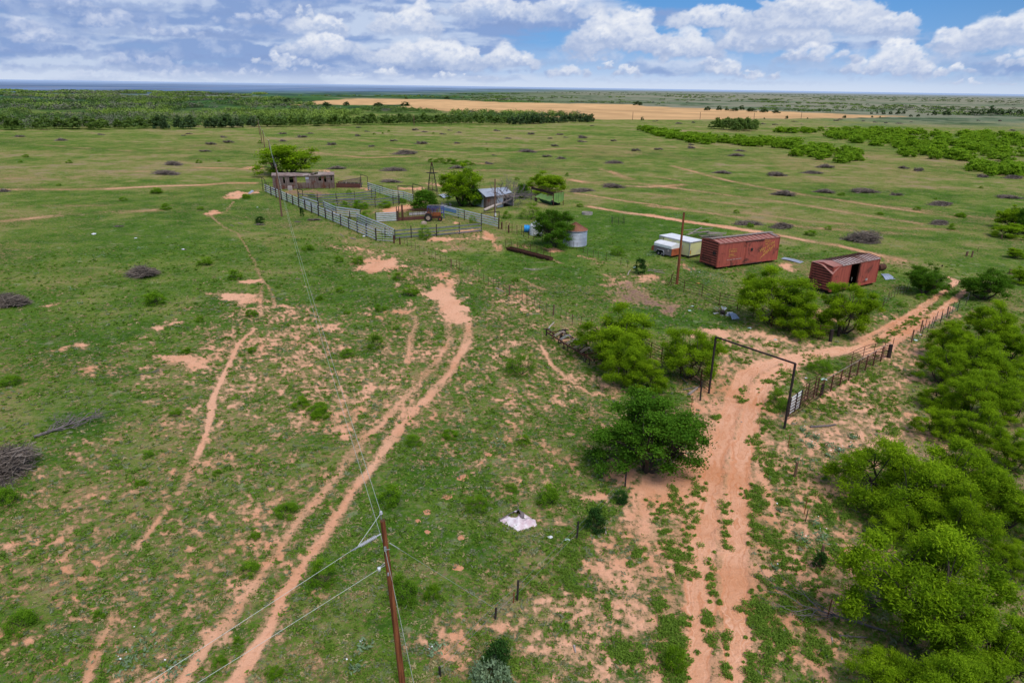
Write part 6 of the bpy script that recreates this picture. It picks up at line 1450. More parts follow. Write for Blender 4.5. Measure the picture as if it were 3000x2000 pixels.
def bowed(lab, a, b, h0, h1, bow, n, rails, mat='rust'):
    o = thing('bow_gate', a, lab, 'gate panel', 'swung pipe gates'); P = lerp_pts(a, b, n)
    for j in range(rails):
        t = j / (rails - 1); mb = MB(); Q = [p + DZ * ((.2 + (h0 + (h1 - h0) * i / (n - 1) + bow * sin(pi * i / (n - 1)) - .2) * t)) for i, p in enumerate(P)]; mb.tube(Q, .022, 6); mb.build('rail', M[mat], o, a)
    for i in range(1, n, 2): mb = MB(); mb.tube([P[i] + DZ * .15, P[i] + DZ * (h0 + (h1 - h0) * i / (n - 1) + bow * sin(pi * i / (n - 1)))], .028, 6); mb.build('upright', M[mat], o, a)
    return o
bowed('curved rusty pipe gate leaning open at the thickest post', g('ga', 1830, 345), g('ga', 1180, 520), 1.35, 1.3, .35, 9, 6)
bowed('curved rusty pipe gate behind the white slatted panel', g('ga', 300, 1240), g('ga', 770, 880), 1.2, 1.6, .25, 7, 6)
a, b = g('ga', 290, 1250), g('ga', 470, 1120); o = thing('slat_panel', a, 'white slatted gate panel fixed to the right gate post', 'gate panel')
for z in np.linspace(.22, 1.4, 6): mb = MB(); mb.bar(a + DZ * z + Vector((-.03, -.12, 0)), b + DZ * z + Vector((-.03, -.12, 0)), .03, .13); mb.build('slat', M['white'], o, a)
for t in (.02, .55, .98): mb = MB(); p = a.lerp(b, t); mb.box(p + DZ * .8 + Vector((.0, -.16, 0)), (.09, .05, 1.5)); mb.build('upright', M['darksteel'], o, a)
# curved fence left of the gate
P = [g('D', x, y) for x, y in [(1508, 790), (1440, 740), (1370, 690), (1290, 640), (1215, 605), (1140, 560), (1060, 520), (960, 460), (880, 410)]]
rail_fence('rusty pipe fence running from the left gate post under the mesquites', P, P, 1.5, [.2, .45, .7, .95, 1.2, 1.45], 'pipe', 'rust', .07, 'rust', side=0, name='pipe_fence', cat='pipe fence', pipe_r=.024, group='rusty pipe fences')
# ------------------------------------------------------------------ boxcars and other big things
def local_root(name, label, cat, a, d, group=None):
    """root at a; local +X runs along d on the ground"""
    return thing(name, a, label, cat, group, atan2(d.y, d.x))

def text_part(body, size, parent, loc, rot, mat, name='lettering', shear=0.0, ext=.004, bold=0.0, spacing=1.0):
    c = bpy.data.curves.new(name, 'FONT'); c.body = body; c.size = size; c.shear = shear; c.extrude = ext; c.offset = bold; c.space_character = spacing; c.resolution_u = 3
    o = bpy.data.objects.new(name, c); COL.objects.link(o); c.materials.append(M[mat]); o.parent = parent; o.location = loc; o.rotation_euler = rot; return o
def mesh_text(*a, **k):
    o = text_part(*a, **k); bpy.context.view_layer.update(); dg = bpy.context.evaluated_depsgraph_get()
    me = bpy.data.meshes.new_from_object(o.evaluated_get(dg)); n = bpy.data.objects.new(o.name.split('.')[0], me); COL.objects.link(n)
    n.parent = o.parent; n.location = o.location; n.rotation_euler = o.rotation_euler
    bpy.data.objects.remove(o); return n

def boxcar(a, d, L, Wd, z0, ze, label, roofmat, closed=True):
    o = local_root('boxcar', label, 'boxcar', a, d, None)
    H_ = ze - z0; dx0, dx1 = (L * .44, L * .60) if closed else (L * .36, L * .575)
    # side walls facing the camera: panels with riveted seams, split by the doorway
    def panel(x0, x1, y, out):
        mb = MB(); mb.box(((x0 + x1) / 2, y, z0 + H_ / 2), (x1 - x0, .06, H_))
        n = max(2, int((x1 - x0) / .75))
        for i in range(n + 1):
            x = x0 + (x1 - x0) * i / n
            mb.box((min(max(x, x0 + .02), x1 - .02), y + out * .034, z0 + H_ / 2), (.035, .012, H_ - .06))
        return mb
    for x0, x1 in ((0, dx0), (dx1, L)): panel(x0, x1, 0, -1).build('side_wall', M['boxred'], o)
    panel(0, L, Wd, 1).build('back_wall', M['boxred'], o)
    mb = MB(); mb.box((L / 2, -.02, z0 + .06), (L + .04, .10, .16)); mb.box((L / 2, -.02, ze - .05), (L + .04, .10, .11))
    for x in (0.02, L - .02, dx0, dx1): mb.box((x, -.03, z0 + H_ / 2), (.10, .09, H_ - .2))
    mb.build('side_frame', M['boxred'], o)
    if closed:
        mb = MB(); n = 17
        for i in range(n):
            z = z0 + .12 + (H_ - .25) * (i + .5) / n; hh = (H_ - .25) / n
            mb.extrude([(.0, -hh * .5), (.045, -hh * .22), (.045, hh * .12), (0, hh * .5), (-.05, hh * .5), (-.05, -hh * .5)], (dx0 + .06, -.06, z), (dx1 - .06 + .5, -.06, z))
        dr = mb.build('door', M['boxred'], o)
        mb = MB(); mb.box(((dx0 + dx1) / 2 + .15, -.13, z0 + H_ * .60), (.38, .05, .40)); q = mb.build('placard', M['darksteel'], dr)
        mb = MB(); mb.bar((dx0 - .2, -.11, z0 - .02), (dx1 + 1.4, -.11, z0 - .02), .07, .09); mb.bar((dx0 - .2, -.11, ze - .14), (dx1 + 1.4, -.11, ze - .14), .07, .07); mb.build('door_track', M['darksteel'], o)
    else:
        mb = MB(); mb.box(((dx0 + dx1) / 2, Wd - .12, z0 + H_ / 2), (dx1 - dx0 + 2.5, .04, H_ - .1)); mb.box((L / 2, Wd / 2, z0 + .03), (L - .2, Wd - .3, .06)); mb.box(((dx0 + dx1) / 2, Wd / 2, ze - .1), (L * .6, Wd - .3, .04)); mb.build('interior_shade', M['black'], o)  # black sheets paint the shade seen through the doorway
        mb = MB()
        for x in (dx0 + .05, dx1 - .05): mb.box((x, .06, z0 + H_ / 2), (.10, .16, H_ - .1))
        mb.build('door_jamb', M['rust'], o)
    # ends of pressed horizontal ribs
    for x, sgn in ((0, -1), (L, 1)):
        mb = MB(); n = 9
        mb.box((x - sgn * .03, Wd / 2, z0 + H_ / 2), (.05, Wd - .05, H_), None, 1)  # darker backing paints the shade in the grooves between the ribs
        for i in range(n):
            z = z0 + .10 + (H_ - .2) * (i + .5) / n; hh = (H_ - .2) / n; P = []
            mb.extrude([(0, -hh * .34), (.07, -hh * .05), (.07, hh * .10), (0, hh * .36), (-.02, hh * .36), (-.02, -hh * .34)], (x, .16 if sgn < 0 else Wd - .16, z), (x, Wd - .16 if sgn < 0 else .16, z)) if False else mb.box((x + sgn * .03, Wd / 2, z), (.13, Wd - .34, hh * .50))
        mb.v = [(vx, vy, vz) for vx, vy, vz in mb.v]
        e = mb.build('end_wall', [M['boxred'], M['rust']], o)
        mb = MB(); mb.box((x + sgn * .02, .05, z0 + H_ / 2), (.11, .14, H_)); mb.box((x + sgn * .02, Wd - .05, z0 + H_ / 2), (.11, .14, H_))
        for i in range(15): z = z0 + .15 + (H_ - .3) * i / 14; mb.box((x + sgn * .075, Wd - .12, z), (.05, .3, .05))
        mb.face([(x, -.0, ze), (x, Wd, ze), (x, Wd / 2, ze + .26)]); mb.build('end_frame', M['boxred'], e)
        if closed and sgn < 0:
            mb = MB(); mb.box((x - .10, .62, z0 + H_ * .56), (.05, .5, .42)); mb.build('placard', M['darksteel'], e)
    # roof: two shallow slopes with raised seams
    rf = MB(); rz = .27; ov = .09
    x0 = 0 if closed else 1.55
    for ya, yb, za, zb in ((-ov, Wd / 2, ze + .02, ze + rz), (Wd / 2, Wd + ov, ze + rz, ze + .02)):
        rf.face([(x0 - .05, ya, za), (L + .05, ya, za), (L + .05, yb, zb), (x0 - .05, yb, zb)]); rf.face([(x0 - .05, ya, za - .04), (x0 - .05, yb, zb - .04), (L + .05, yb, zb - .04), (L + .05, ya, za - .04)])
    rf.bar((x0 - .05, -ov, ze), (L + .05, -ov, ze), .03, .09)
    roof = rf.build('roof', M[roofmat], o)
    mb = MB(); n = 13
    for i in range(n + 1):
        x = x0 + (L - x0) * i / n
        for ya, yb, za, zb in ((-ov, Wd / 2, ze + .03, ze + rz + .01), (Wd / 2, Wd + ov, ze + rz + .01, ze + .03)): mb.bar((x, ya, za + .02), (x, yb, zb + .02), .07, .07)
    mb.build('roof_rib', M['rust' if not closed else 'boxred'], roof)
    # underframe and what is left of the running gear
    mb = MB()
    mb.box((L / 2, Wd / 2, z0 - .09), (L - .3, Wd * .5, .16)); mb.box((L / 2, Wd / 2, z0 - .2), (L - 1.2, .34, .3))
    for x in (1.3, L * .35, L * .65, L - 1.3): mb.box((x, Wd / 2, z0 - .12), (.3, Wd - .2, .2))
    for x in (1.0, 2.6, L - 2.6, L - 1.0): mb.box((x, .5, z0 * .5), (.45, .4, z0)); mb.box((x, Wd - .5, z0 * .5), (.45, .4, z0))
    mb.build('underframe', M['darksteel'], o)
    return o, (dx0, dx1, H_)

# closed boxcar
zb = .34
a = g('b1', 590, 985, .15); a = Vector((a.x, a.y, 0)); ze = tall(a, px('b1', 655, 368)[1])
c0 = g('b1', 655, 368, ze); c1 = g('b1', 2140, 200, ze); d = (c1 - c0); d.z = 0; L = d.length; d.normalize()
a = Vector((c0.x, c0.y, 0)); cw = g('b1', 243, 250, ze); n_ = Vector((-d.y, d.x, 0)); Wd = abs((cw - c0).dot(n_))
L1 = L
box1, (dx0, dx1, H_) = boxcar(a, d, L, min(max(Wd, 2.9), 3.4), zb, ze, 'closed rusty red boxcar with yellow lettering and ribbed end', 'boxroof', True)
# running boards along the ridge
wd_ = min(max(Wd, 2.9), 3.4); mb = MB()
for k in range(3): mb.bar((-.15, wd_ / 2 - .22 + .2 * k, ze + .40), (L + .15, wd_ / 2 - .22 + .2 * k, ze + .40), .17, .04)
for i in range(12): mb.box((.3 + (L - .6) * i / 11, wd_ / 2, ze + .33), (.08, .7, .10))
for k in range(3): mb.bar((L - .75 + .2 * k, .1, ze + .16), (L - .75 + .2 * k, wd_ / 2 - .4, ze + .36), .15, .03); mb.bar((.12 + .2 * k, wd_ / 2 + .4, ze + .36), (.12 + .2 * k, wd_ - .1, ze + .16), .15, .03)
mb.build('running_board', M['board'], box1)
RX = (pi / 2, 0, 0)
mesh_text('F W & D', .36, box1, (L * .165, -.075, zb + H_ * .57), RX, 'letter', spacing=1.0, bold=.008)
mesh_text('8462', .34, box1, (L * .175, -.075, zb + H_ * .44), RX, 'letter', spacing=1.25, bold=.006)
mb = MB(); mb.box((L * .225, -.06, zb + H_ * .70), (1.45, .02, .04)); mb.box((L * .225, -.06, zb + H_ * .40), (1.35, .02, .04)); mb.build('lettering', M['letter'], box1)
mb = MB(); r_ = random.Random(3)
for i in range(5): mb.box((L * (.16 + .05 * i), -.06, zb + H_ * .26), (r_.uniform(.25, .6), .015, .05))
mb.build('stencil_marks', M['letterwhite'], box1)
mb = MB(); mb.box((L * .79, -.06, zb + H_ * .93), (1.05, .015, .05)); mb.build('lettering', M['letter'], box1)
mesh_text('F W & D', .26, box1, (L * .745, -.075, zb + H_ * .83), RX, 'letter', spacing=1.05, bold=.006); mesh_text('8462', .24, box1, (L * .757, -.075, zb + H_ * .735), RX, 'letter', bold=.006)
import mathutils
def script_word(txt, size, x, z, ang, bold=.006):
    t = mesh_text(txt, size, box1, (x, -.078, z), (0, 0, 0), 'letter', shear=.45, bold=bold)
    t.rotation_euler = (Matrix.Rotation(pi / 2, 3, 'X') @ Matrix.Rotation(ang, 3, 'Z')).to_euler(); return t
script_word('Way of the', .62, L * .675, zb + H_ * .40, .42); script_word('Zephyrs', .72, L * .735, zb + H_ * .24, .50)
mb = MB(); P = [(L * .70, zb + H_ * .12), (L * .715, zb + H_ * .20), (L * .75, zb + H_ * .26), (L * .80, zb + H_ * .38), (L * .86, zb + H_ * .46)]
mb.tube([(x, -.06, z) for x, z in P], [.02, .035, .03, .025, .01], 5); mb.build('lettering', M['letter'], box1)

# open boxcar with peeled roof end
zb2 = .34
ze2 = 3.28
c0 = g('b2', 958, 468, ze2); c1 = g('b2', 2155, 238, ze2); d = (c1 - c0); d.z = 0; L = d.length; d.normalize()
n_ = Vector((-d.y, d.x, 0)); cw = g('b2', 225, 355, ze2); Wd2 = min(max(abs((cw - c0).dot(n_)), 2.8), 3.4)
a = Vector((c0.x, c0.y, 0))
box2, (dx0, dx1, H2_) = boxcar(a - d * .15, d, L + .15, Wd2, zb2, ze2, 'open rusty red boxcar with dark doorway and peeled roof', 'boxroofpale', False)
mb = MB(); nu, nv = 8, 12; base = len(mb.v)
for i in range(nu):
    for j in range(nv):
        s_, t_ = i / (nu - 1), j / (nv - 1)
        x = 1.6 - s_ * 1.75; y = -.09 + t_ * (Wd2 + .1)
        zr = ze2 + .27 - abs(t_ - .5) * .5
        droop = s_ ** 1.6 * (.85 * (1 - t_) ** 1.4 + .02)
        mb.v.append((x - .15 * s_ * (1 - t_), y - .10 * s_ * (1 - t_), zr - droop + .03))
for i in range(nu - 1):
    for j in range(nv - 1): k = base + i * nv + j; mb.f.append((k, k + 1, k + nv + 1, k + nv)); mb.mi.append(0)
mb.build('peeled_roof_sheet', M['boxroof'], box2)
mb = MB(); mb.box((L * .78, -.05, zb2 + H2_ * .20), (.42, .02, .26)); mb.build('notice', M['letterwhite'], box2)
mesh_text('OTX', .2, box2, (L * .44, -.075, zb2 + H2_ * .28), (0, -pi / 2, 0), 'letterwhite').rotation_euler = (Matrix.Rotation(pi / 2, 3, 'X') @ Matrix.Rotation(pi / 2, 3, 'Z')).to_euler()
mb = MB(); mb.tube([(L * .72, -.08, zb2 + H2_ * .17), (L * .75, -.16, zb2 + H2_ * .17), (L * .755, -.16, zb2 + H2_ * .33)], .022, 6); mb.tube([(L * .70, -.08, zb2 + H2_ * .15), (L * .77, -.1, zb2 + H2_ * .15)], .025, 6); mb.build('grab_iron', M['rust'], box2)
mb = MB(); mb.lathe([(0, -.6), (.42, -.6), (.45, 0), (.42, .6), (0, .6)], (0, 0, .42), 16, axis='x'); dm = mb.build('rusty_drum', M['rust']); dm.location = g('b2', 2160, 560); dm.rotation_euler[2] = .5; tag(dm, 'dull rusty drum behind the far end of the open boxcar', 'drum')

# corrugated sheets lying about
def sheet(name, lab, P, mat, rib=7, amp=.03, lift=.05, cat='metal sheet'):
    Q = [g(*p) for p in P]; mb = MB(); n = rib * 4
    for i in range(n + 1):
        t = i / n; p = Q[0].lerp(Q[1], t); q = Q[3].lerp(Q[2], t); z = amp * sin(t * rib * 2 * pi) + lift
        m = (p + q) / 2; mb.v += [(p.x, p.y, z + lift * .8), (m.x, m.y, z + lift * 1.8), (q.x, q.y, z)]
    for i in range(n):
        for k in range(2): o = i * 3 + k; mb.f.append((o, o + 3, o + 4, o + 1)); mb.mi.append(0)
    return tag(mb.build(name, M[mat], None, Q[0]), lab, cat)
sheet('metal_sheet', 'long pale tin sheet in the grass between the two boxcars', [('C', 1275, 418), ('C', 1300, 405), ('C', 1450, 438), ('C', 1420, 450)], 'tin')
sheet('metal_sheet', 'pale blue-white tin sheet right of the open boxcar', [('M', 315, 800), ('M', 400, 797), ('M', 482, 855), ('M', 370, 866)], 'tin', 4)
sheet('metal_sheet', 'pale crumpled sheet at the left edge near the corral corner', [('F', 1710, 1335), ('F', 1735, 1312), ('F', 1750, 1320), ('F', 1715, 1340)], 'tin', 3)
# pile of boards behind the closed boxcar
o = thing('lumber_pile', g('C', 720, 262), 'weathered lumber piled behind the closed boxcar', 'lumber pile'); r_ = random.Random(6)
for i in range(16):
    mb = MB(); a_ = r_.gauss(.35, .16); c = Vector((r_.uniform(-2.2, 2.0), r_.uniform(0, 2.2), .15 + .065 * i)); e = Vector((cos(a_), sin(a_), r_.gauss(0, .05))) * r_.uniform(1.2, 2.4)
    mb.bar(c - e, c + e, .2, .06); mb.build('board', M['board'], o)

# ------------------------------------------------------------------ pale yellow container body
hz = .35
c0 = g('tr', 1570, 1035, .2); c0 = Vector((c0.x, c0.y, 0)); ht = tall(c0, px('tr', 1640, 490)[1])
T0 = g('tr', 1640, 490, ht); T1 = g('tr', 605, 225, ht); T2 = g('tr', 2085, 412, ht)
d1 = T1 - T0; d2 = T2 - T0; d1.z = d2.z = 0
ang = atan2(d2.y, d2.x); e1 = d2.normalized(); e2 = Vector((-e1.y, e1.x, 0)); LX = d2.length; LY = abs(d1.dot(e2)); LX = max(LX, 2.2)
base = Vector((T0.x, T0.y, 0))
o = thing('cargo_container', base, 'pale yellow cargo box body with a white roof', 'container', None, ang)
def wallbox(x0, x1, y0, y1, z0, z1):
    m_ = MB(); m_.box(((x0 + x1) / 2, (y0 + y1) / 2, (z0 + z1) / 2), (x1 - x0, y1 - y0, z1 - z0)); return m_
z0 = .36
wallbox(0, LX, 0, .06, z0, ht - .06).build('end_wall', M['cream'], o); wallbox(0, LX, LY - .06, LY, z0, ht - .06).build('end_wall', M['cream'], o)
wallbox(0, .06, .062, LY - .062, z0, ht - .06).build('side_wall', M['cream'], o); wallbox(LX - .06, LX, .062, LY - .062, z0, ht - .06).build('side_wall', M['cream'], o)
mb = MB(); mb.box((LX / 2, LY / 2, ht - .01), (LX + .10, LY + .10, .07)); rf = mb.build('roof', M['white'], o)
mb = MB()
for x, y, sx, sy in ((LX / 2, -.03, LX + .1, .05), (-.03, LY / 2, .05, LY + .1)): mb.box((x, y, ht - .10), (sx, sy, .08))
for x, y in ((-.02, -.02), (LX, -.02), (-.02, LY)): mb.box((x, y, (z0 + ht) / 2), (.08, .08, ht - z0 - .1))
mb.build('edge_trim', M['steel'], o)
mb = MB(); mb.box((LX / 2, LY / 2, .22), (LX - .2, LY - .2, .28)); mb.build('underframe', M['darksteel'], o)
mb = MB(); mb.box((.24, -.012, z0 + .50), (.22, .02, .55)); mb.build('rust_patch', M['yellow'], o)
mb = MB(); mb.box((LX * .55, -.01, ht - .60), (LX * .7, .012, .30)); mb.build('faded_band', M['green'] if False else M['trash'], o) if False else None
mb = MB(); mb.box((-.02, LY * .22, ht - .85), (.03, .07, .42)); mb.build('latch', M['steel'], o); mb = MB(); mb.box((-.02, LY * .86, ht - .42), (.03, .05, .45)); mb.build('latch', M['rust'], o)
t = mesh_text('LETTTS', .42, o, (-.045, LY * .72, ht - .82), (0, 0, 0), 'steel', spacing=1.1) if False else None
mb = MB()
for i in range(5): mb.box((-.01, LY * (.78 - .07 * i), ht - .66), (.012, .18, .26))
mb.build('faded_lettering', M['concrete'], o)

# ------------------------------------------------------------------ grey camper trailer
zt = .95 + .62
b0 = g('tr', 935, 1055, .1); b0 = Vector((b0.x, b0.y, 0)); hb = tall(b0, px('tr', 965, 750)[1])
S0 = g('tr', 965, 745, hb); S1 = g('tr', 330, 590, hb); e2 = (S1 - S0); e2.z = 0; LL = e2.length; e2.normalize(); e1 = Vector((e2.y, -e2.x, 0))
if e1.x < 0: e1 = -e1
WT = 2.05
o = thing('camper_trailer', Vector((S0.x, S0.y, 0)), 'grey camper trailer with white lid and orange front panel', 'trailer', None, atan2(e2.y, e2.x))
sgn = 1 if Vector((-e2.y, e2.x, 0)).dot(e1) > 0 else -1      # local +Y times sgn runs away from the camera side
Y = lambda v: v * sgn
zl = .42
# side with a wheel arch: polygon panels
ax0, ax1, ah = LL * .40, LL * .86, zl + .42
mb = MB(); prof = [(0, zl - .1), (ax0, zl - .1), (ax0 + .1, ah - .1), (ax0 + .2, ah), (ax1 - .2, ah), (ax1, zl + .1), (ax1 + .02, zl), (LL, zl), (LL, hb), (0, hb)]
for y in (0, .05):
    mb.face([(x, Y(y), z) for x, z in prof])
mb.build('side_wall', M['camper'], o)
mb = MB(); mb.box((LL / 2, Y(WT), (zl + hb) / 2), (LL, .05, hb - zl)); mb.build('side_wall', M['camper'], o)
mb = MB(); mb.box((.0, Y(WT / 2), (zl + hb) / 2 - .05), (.07, WT - .02, hb - zl + .1)); mb.box((.0 - .05, Y(WT * .5), hb - .18), (.05, WT * .55, .09)); mb.build('front_panel', M['orange'], o)
mb = MB(); mb.box((LL, Y(WT / 2), (zl + hb) / 2), (.07, WT - .02, hb - zl)); mb.build('rear_panel', M['orange'], o)
mb = MB(); mb.face([(LL + .04, Y(.0), hb), (LL + .5, Y(.05), hb - .25), (LL + .55, Y(.05), hb - .85), (LL + .04, Y(0), hb - .75)]); mb.build('open_flap', M['orange'], o)
mb = MB()
for x0, x1 in ((0.0, LL * .485), (LL * .50, LL)):
    pr_ = [(-.05, 0), (-.05, .36), (.18, .50), (.75, .62), (1.3, .62), (WT - .18, .50), (WT + .05, .36), (WT + .05, 0)]
    n0 = len(mb.v)
    for x in (x0, x1): mb.v += [(x, Y(y), hb + z) for y, z in pr_]
    m_ = len(pr_)
    for i in range(m_): j = (i + 1) % m_; mb.f.append((n0 + i, n0 + j, n0 + m_ + j, n0 + m_ + i)); mb.mi.append(0)
    mb.f.append(tuple(n0 + i for i in range(m_))); mb.f.append(tuple(n0 + m_ + i for i in range(m_))[::-1]); mb.mi += [0, 0]
mb.build('lid', M['white'], o)
mb = MB(); mb.tube([(ax0 - .02, Y(-.04), zl - .25), (ax0 + .08, Y(-.05), ah - .1), (ax0 + .2, Y(-.05), ah), (ax1 - .2, Y(-.05), ah), (ax1, Y(-.04), zl + .1)], .055, 6); mb.build('fender', M['steel'], o)
mb = MB(); mb.box(((ax0 + ax1) / 2, Y(.35), (zl + ah) / 2 - .05), (ax1 - ax0 - .1, .04, ah - zl + .2)); mb.build('wheel_well', M['black'], o)
for x in (ax0 + .42, ax1 - .40):
    mb = MB(); mb.lathe([(.14, -.1), (.33, -.1), (.36, -.04), (.36, .04), (.33, .1), (.14, .1)], (x, Y(.16), .34), 18, axis='y'); wh = mb.build('wheel', M['rubber'], o)
    mb = MB(); mb.lathe([(0, -.08), (.08, -.1), (.2, -.06), (.2, .06), (0, .06)], (x, Y(.16), .34), 14, axis='y'); mb.build('rim', M['letterwhite'], wh)
mb = MB(); mb.lathe([(0, -.02), (.16, -.02), (.16, .02), (0, .02)], (LL * .17, Y(-.02), hb - .32), 14, axis='y'); mb.build('cap', M['letterwhite'], o)
mb = MB(); mb.box((LL / 2, Y(WT / 2), .33), (LL - .3, WT - .6, .14)); mb.tube([(-.1, Y(WT / 2), .33), (-1.0, Y(WT / 2), .33)], .05, 6); mb.build('chassis', M['darksteel'], o)

# ------------------------------------------------------------------ grain bin
def bin_():
    c = g('B', 1290, 895); R_ = 115 / 3.36 / ppm(c + DZ * 1.2); h = tall(c, px('B', 1290, 745)[1]); ph = .95
    o = thing('grain_bin', c, 'round pale corrugated grain bin with a rusty cone roof', 'grain bin'); mb = MB(); n = 26; prof = []
    for i in range(n * 2 + 1): prof.append((R_ + (.018 if i % 2 else -.012), h * i / (n * 2)))
    mb.lathe(prof, n=56); mb.build('wall', M['tin'], o)
    mb = MB(); N = 28
    for k in range(N):
        t0, t1 = 2 * pi * k / N, 2 * pi * (k + 1) / N; r1 = R_ + .12
        mb.face([(cos(t0) * r1, sin(t0) * r1, h - .02), (cos(t1) * r1, sin(t1) * r1, h - .02), (cos(t1) * .22, sin(t1) * .22, h + ph), (cos(t0) * .22, sin(t0) * .22, h + ph)])
        mb.bar((cos(t0) * r1, sin(t0) * r1, h), (cos(t0) * .22, sin(t0) * .22, h + ph + .02), .03, .05)
    mb.lathe([(.24, h + ph), (.24, h + ph + .1), (0, h + ph + .14)], n=16); rf = mb.build('roof', M['tinrust'], o)
    mb = MB(); mb.lathe([(R_ + .03, h - .06), (R_ + .13, h - .05), (R_ + .13, h)], n=56); mb.build('eave', M['tin'], rf)
    mb = MB()
    for i in range(1, 4): mb.lathe([(R_ + .02, h * i / 4 - .02), (R_ + .03, h * i / 4), (R_ + .02, h * i / 4 + .02)], n=56)
    mb.build('seam', M['steel'], o)
bin_()
# tanks left of it
c = g('B', 795, 772); e = g('B', 880, 776); d = e - c
o = thing('plastic_tank', c, 'bright blue ribbed plastic tank lying in the grass', 'tank', None, atan2(d.y, d.x)); LB = max(d.length, 1.5) + .3; mb = MB(); prof = [(0, 0)]
for i in range(9): prof.append((.60 if i % 2 == 0 else .54, LB * i / 8))
prof.append((0, LB)); mb.lathe(prof, (0, 0, .58), 24, axis='x'); mb.build('shell', M['blue'], o); mb = MB(); mb.lathe([(0, -.04), (.14, -.04), (.14, .0)], (0, 0, .58), 12, axis='x'); mb.build('lid', M['blue'], o)
c = g('B', 910, 800); o = thing('water_tank', c, 'white plastic water tank half hidden by the dark hackberry', 'tank'); mb = MB(); prof = [(0, 0), (1.05, 0)] + [(1.05 + (.03 if i % 2 else 0), .1 + 1.5 * i / 12) for i in range(13)] + [(.95, 1.75), (.5, 1.98), (.2, 2.02), (.2, 2.12), (0, 2.14)]
mb.lathe(prof, n=30); mb.build('shell', M['tank'], o, smooth=True); mb = MB(); mb.lathe([(.24, 2.1), (.24, 2.18), (0, 2.2)], n=14); mb.build('lid', M['tank'], o)

# ------------------------------------------------------------------ feed trough with mesh panel
a, b = g('B', 612, 952), g('B', 1035, 1062); d = (b - a); L = d.length; d.normalize()
o = local_root('feed_trough', 'long rusty steel feed trough in the grass of the yard', 'trough', a, d); mb = MB(); w = .85
for y0, y1, z0, z1 in ((0, .12, .42, .08), (.12, w - .12, .08, .08), (w - .12, w, .08, .42)):
    mb.face([(0, y0, z0), (L, y0, z0), (L, y1, z1), (0, y1, z1)]); mb.face([(0, y0, z0 - .02), (0, y1, z1 - .02), (L, y1, z1 - .02), (L, y0, z0 - .02)])
for x in (0, L): mb.face([(x, 0, .42), (x, .12, .08), (x, w - .12, .08), (x, w, .42)])
for y in (0, w): mb.bar((0, y, .43), (L, y, .43), .06, .06)
for x in np.linspace(.2, L - .2, 6): mb.box((x, w / 2, .05), (.08, w - .1, .1)); mb.bar((x, 0, .42), (x, w, .42), .04, .04)
mb.build('basin', M['rust'], o)
a, b = g('B', 606, 935), g('B', 1048, 1035); P = lerp_pts(a, b, 8)
o = thing('mesh_fence', a, 'rusty wire mesh panel standing behind the long trough', 'mesh panel')
for p in P[::1]: mb = MB(); mb.tube([p, p + DZ * 1.35], .03, 6); mb.build('post', M['rust'], o, a)
mb = MB()
for z in np.linspace(.2, 1.3, 8): mb.tube([a + DZ * z, b + DZ * z], .010, 3, cap=False)
for t in np.linspace(0, 1, 44): p = a.lerp(b, t); mb.tube([p + DZ * .2, p + DZ * 1.3], .010, 3, cap=False)
mb.build('mesh', M['rust'], o, a)
# concrete ring and little pen
c = g('B', 1412, 598); mb = MB(); mb.lathe([(1.0, 0), (1.0, .42), (.85, .42), (.85, .08), (0, .08)], n=28); q = mb.build('stock_tank', M['concrete'], smooth=False); q.location = c; tag(q, 'low round concrete stock tank in the grass', 'stock tank')
a, b = g('B', 1660, 700), g('B', 1775, 705); o = thing('small_pen', a, 'little dark pipe pen standing alone in the yard grass', 'pen'); nn = Vector((0, 1.2, 0)); C4 = [a, b, b + nn, a + nn]; mb = MB()
for i in range(4):
    for z in (.45, .95): mb.tube([C4[i] + DZ * z, C4[(i + 1) % 4] + DZ * z], .025, 5)
mb.build('rail', M['darksteel'], o, a)
for p in C4 + [a.lerp(b, .5)]: mb = MB(); mb.tube([p, p + DZ * 1.35], .03, 6); mb.build('post', M['darksteel'], o, a)

# ------------------------------------------------------------------ grey wooden shed
a = g('sh', 345, 775); e = g('sh', 1555, 745); d = e - a; L = d.length; d.normalize()
Hs = tall(a, px('sh', 345, 515)[1]); D_ = 3.4
shed = local_root('wooden_shed', 'long weathered grey board shed with a sagging broken roof', 'shed', a, d)
def board_wall(mb, x0, x1, z0, z1, y, r, gap=.02, rows=None):
    x = x0
    while x < x1 - .03:
        w = min(r.uniform(.13, .24), x1 - x); t = z1 + r.gauss(0, .03); mb.box((x + w / 2, y + r.gauss(0, .012), (z0 + t) / 2), (w - gap, .03, t - z0)); x += w
r_ = random.Random(8); mb = MB(); hole = {}
wins = [(.265, .335, .50, .92), (.165, .20, .45, .9), (.735, .79, .58, .88), (.835, .865, .50, .95), (.945, .965, .62, .92), (.385, .53, .48, .97)]
sag = lambda x: -.22 * math.exp(-((x / L - .5) / .16) ** 2)
x = 0
while x < L - .02:
    w = min(r_.uniform(.12, .22), L - x); u = (x + w / 2) / L; top_ = Hs - .04 + sag(x)
    segs = [(0.0, top_)]
    for u0, u1, v0, v1 in wins:
        if u0 < u < u1: segs = [(0, Hs * v0 + r_.gauss(0, .05)), (Hs * v1, top_)]
    for z0, z1 in segs:
        if z1 - z0 > .06 and r_.random() > .02: mb.box((x + w / 2, r_.gauss(0, .015), (z0 + z1) / 2), (w - .015, .03, z1 - z0))
    x += w
mb.build('front_wall', M['shedwood'], shed)
mb = MB(); board_wall(mb, 0, L * .38, 0, Hs, D_, r_); board_wall(mb, L * .53, L, 0, Hs, D_, r_); mb.build('back_wall', M['shedwood'], shed)
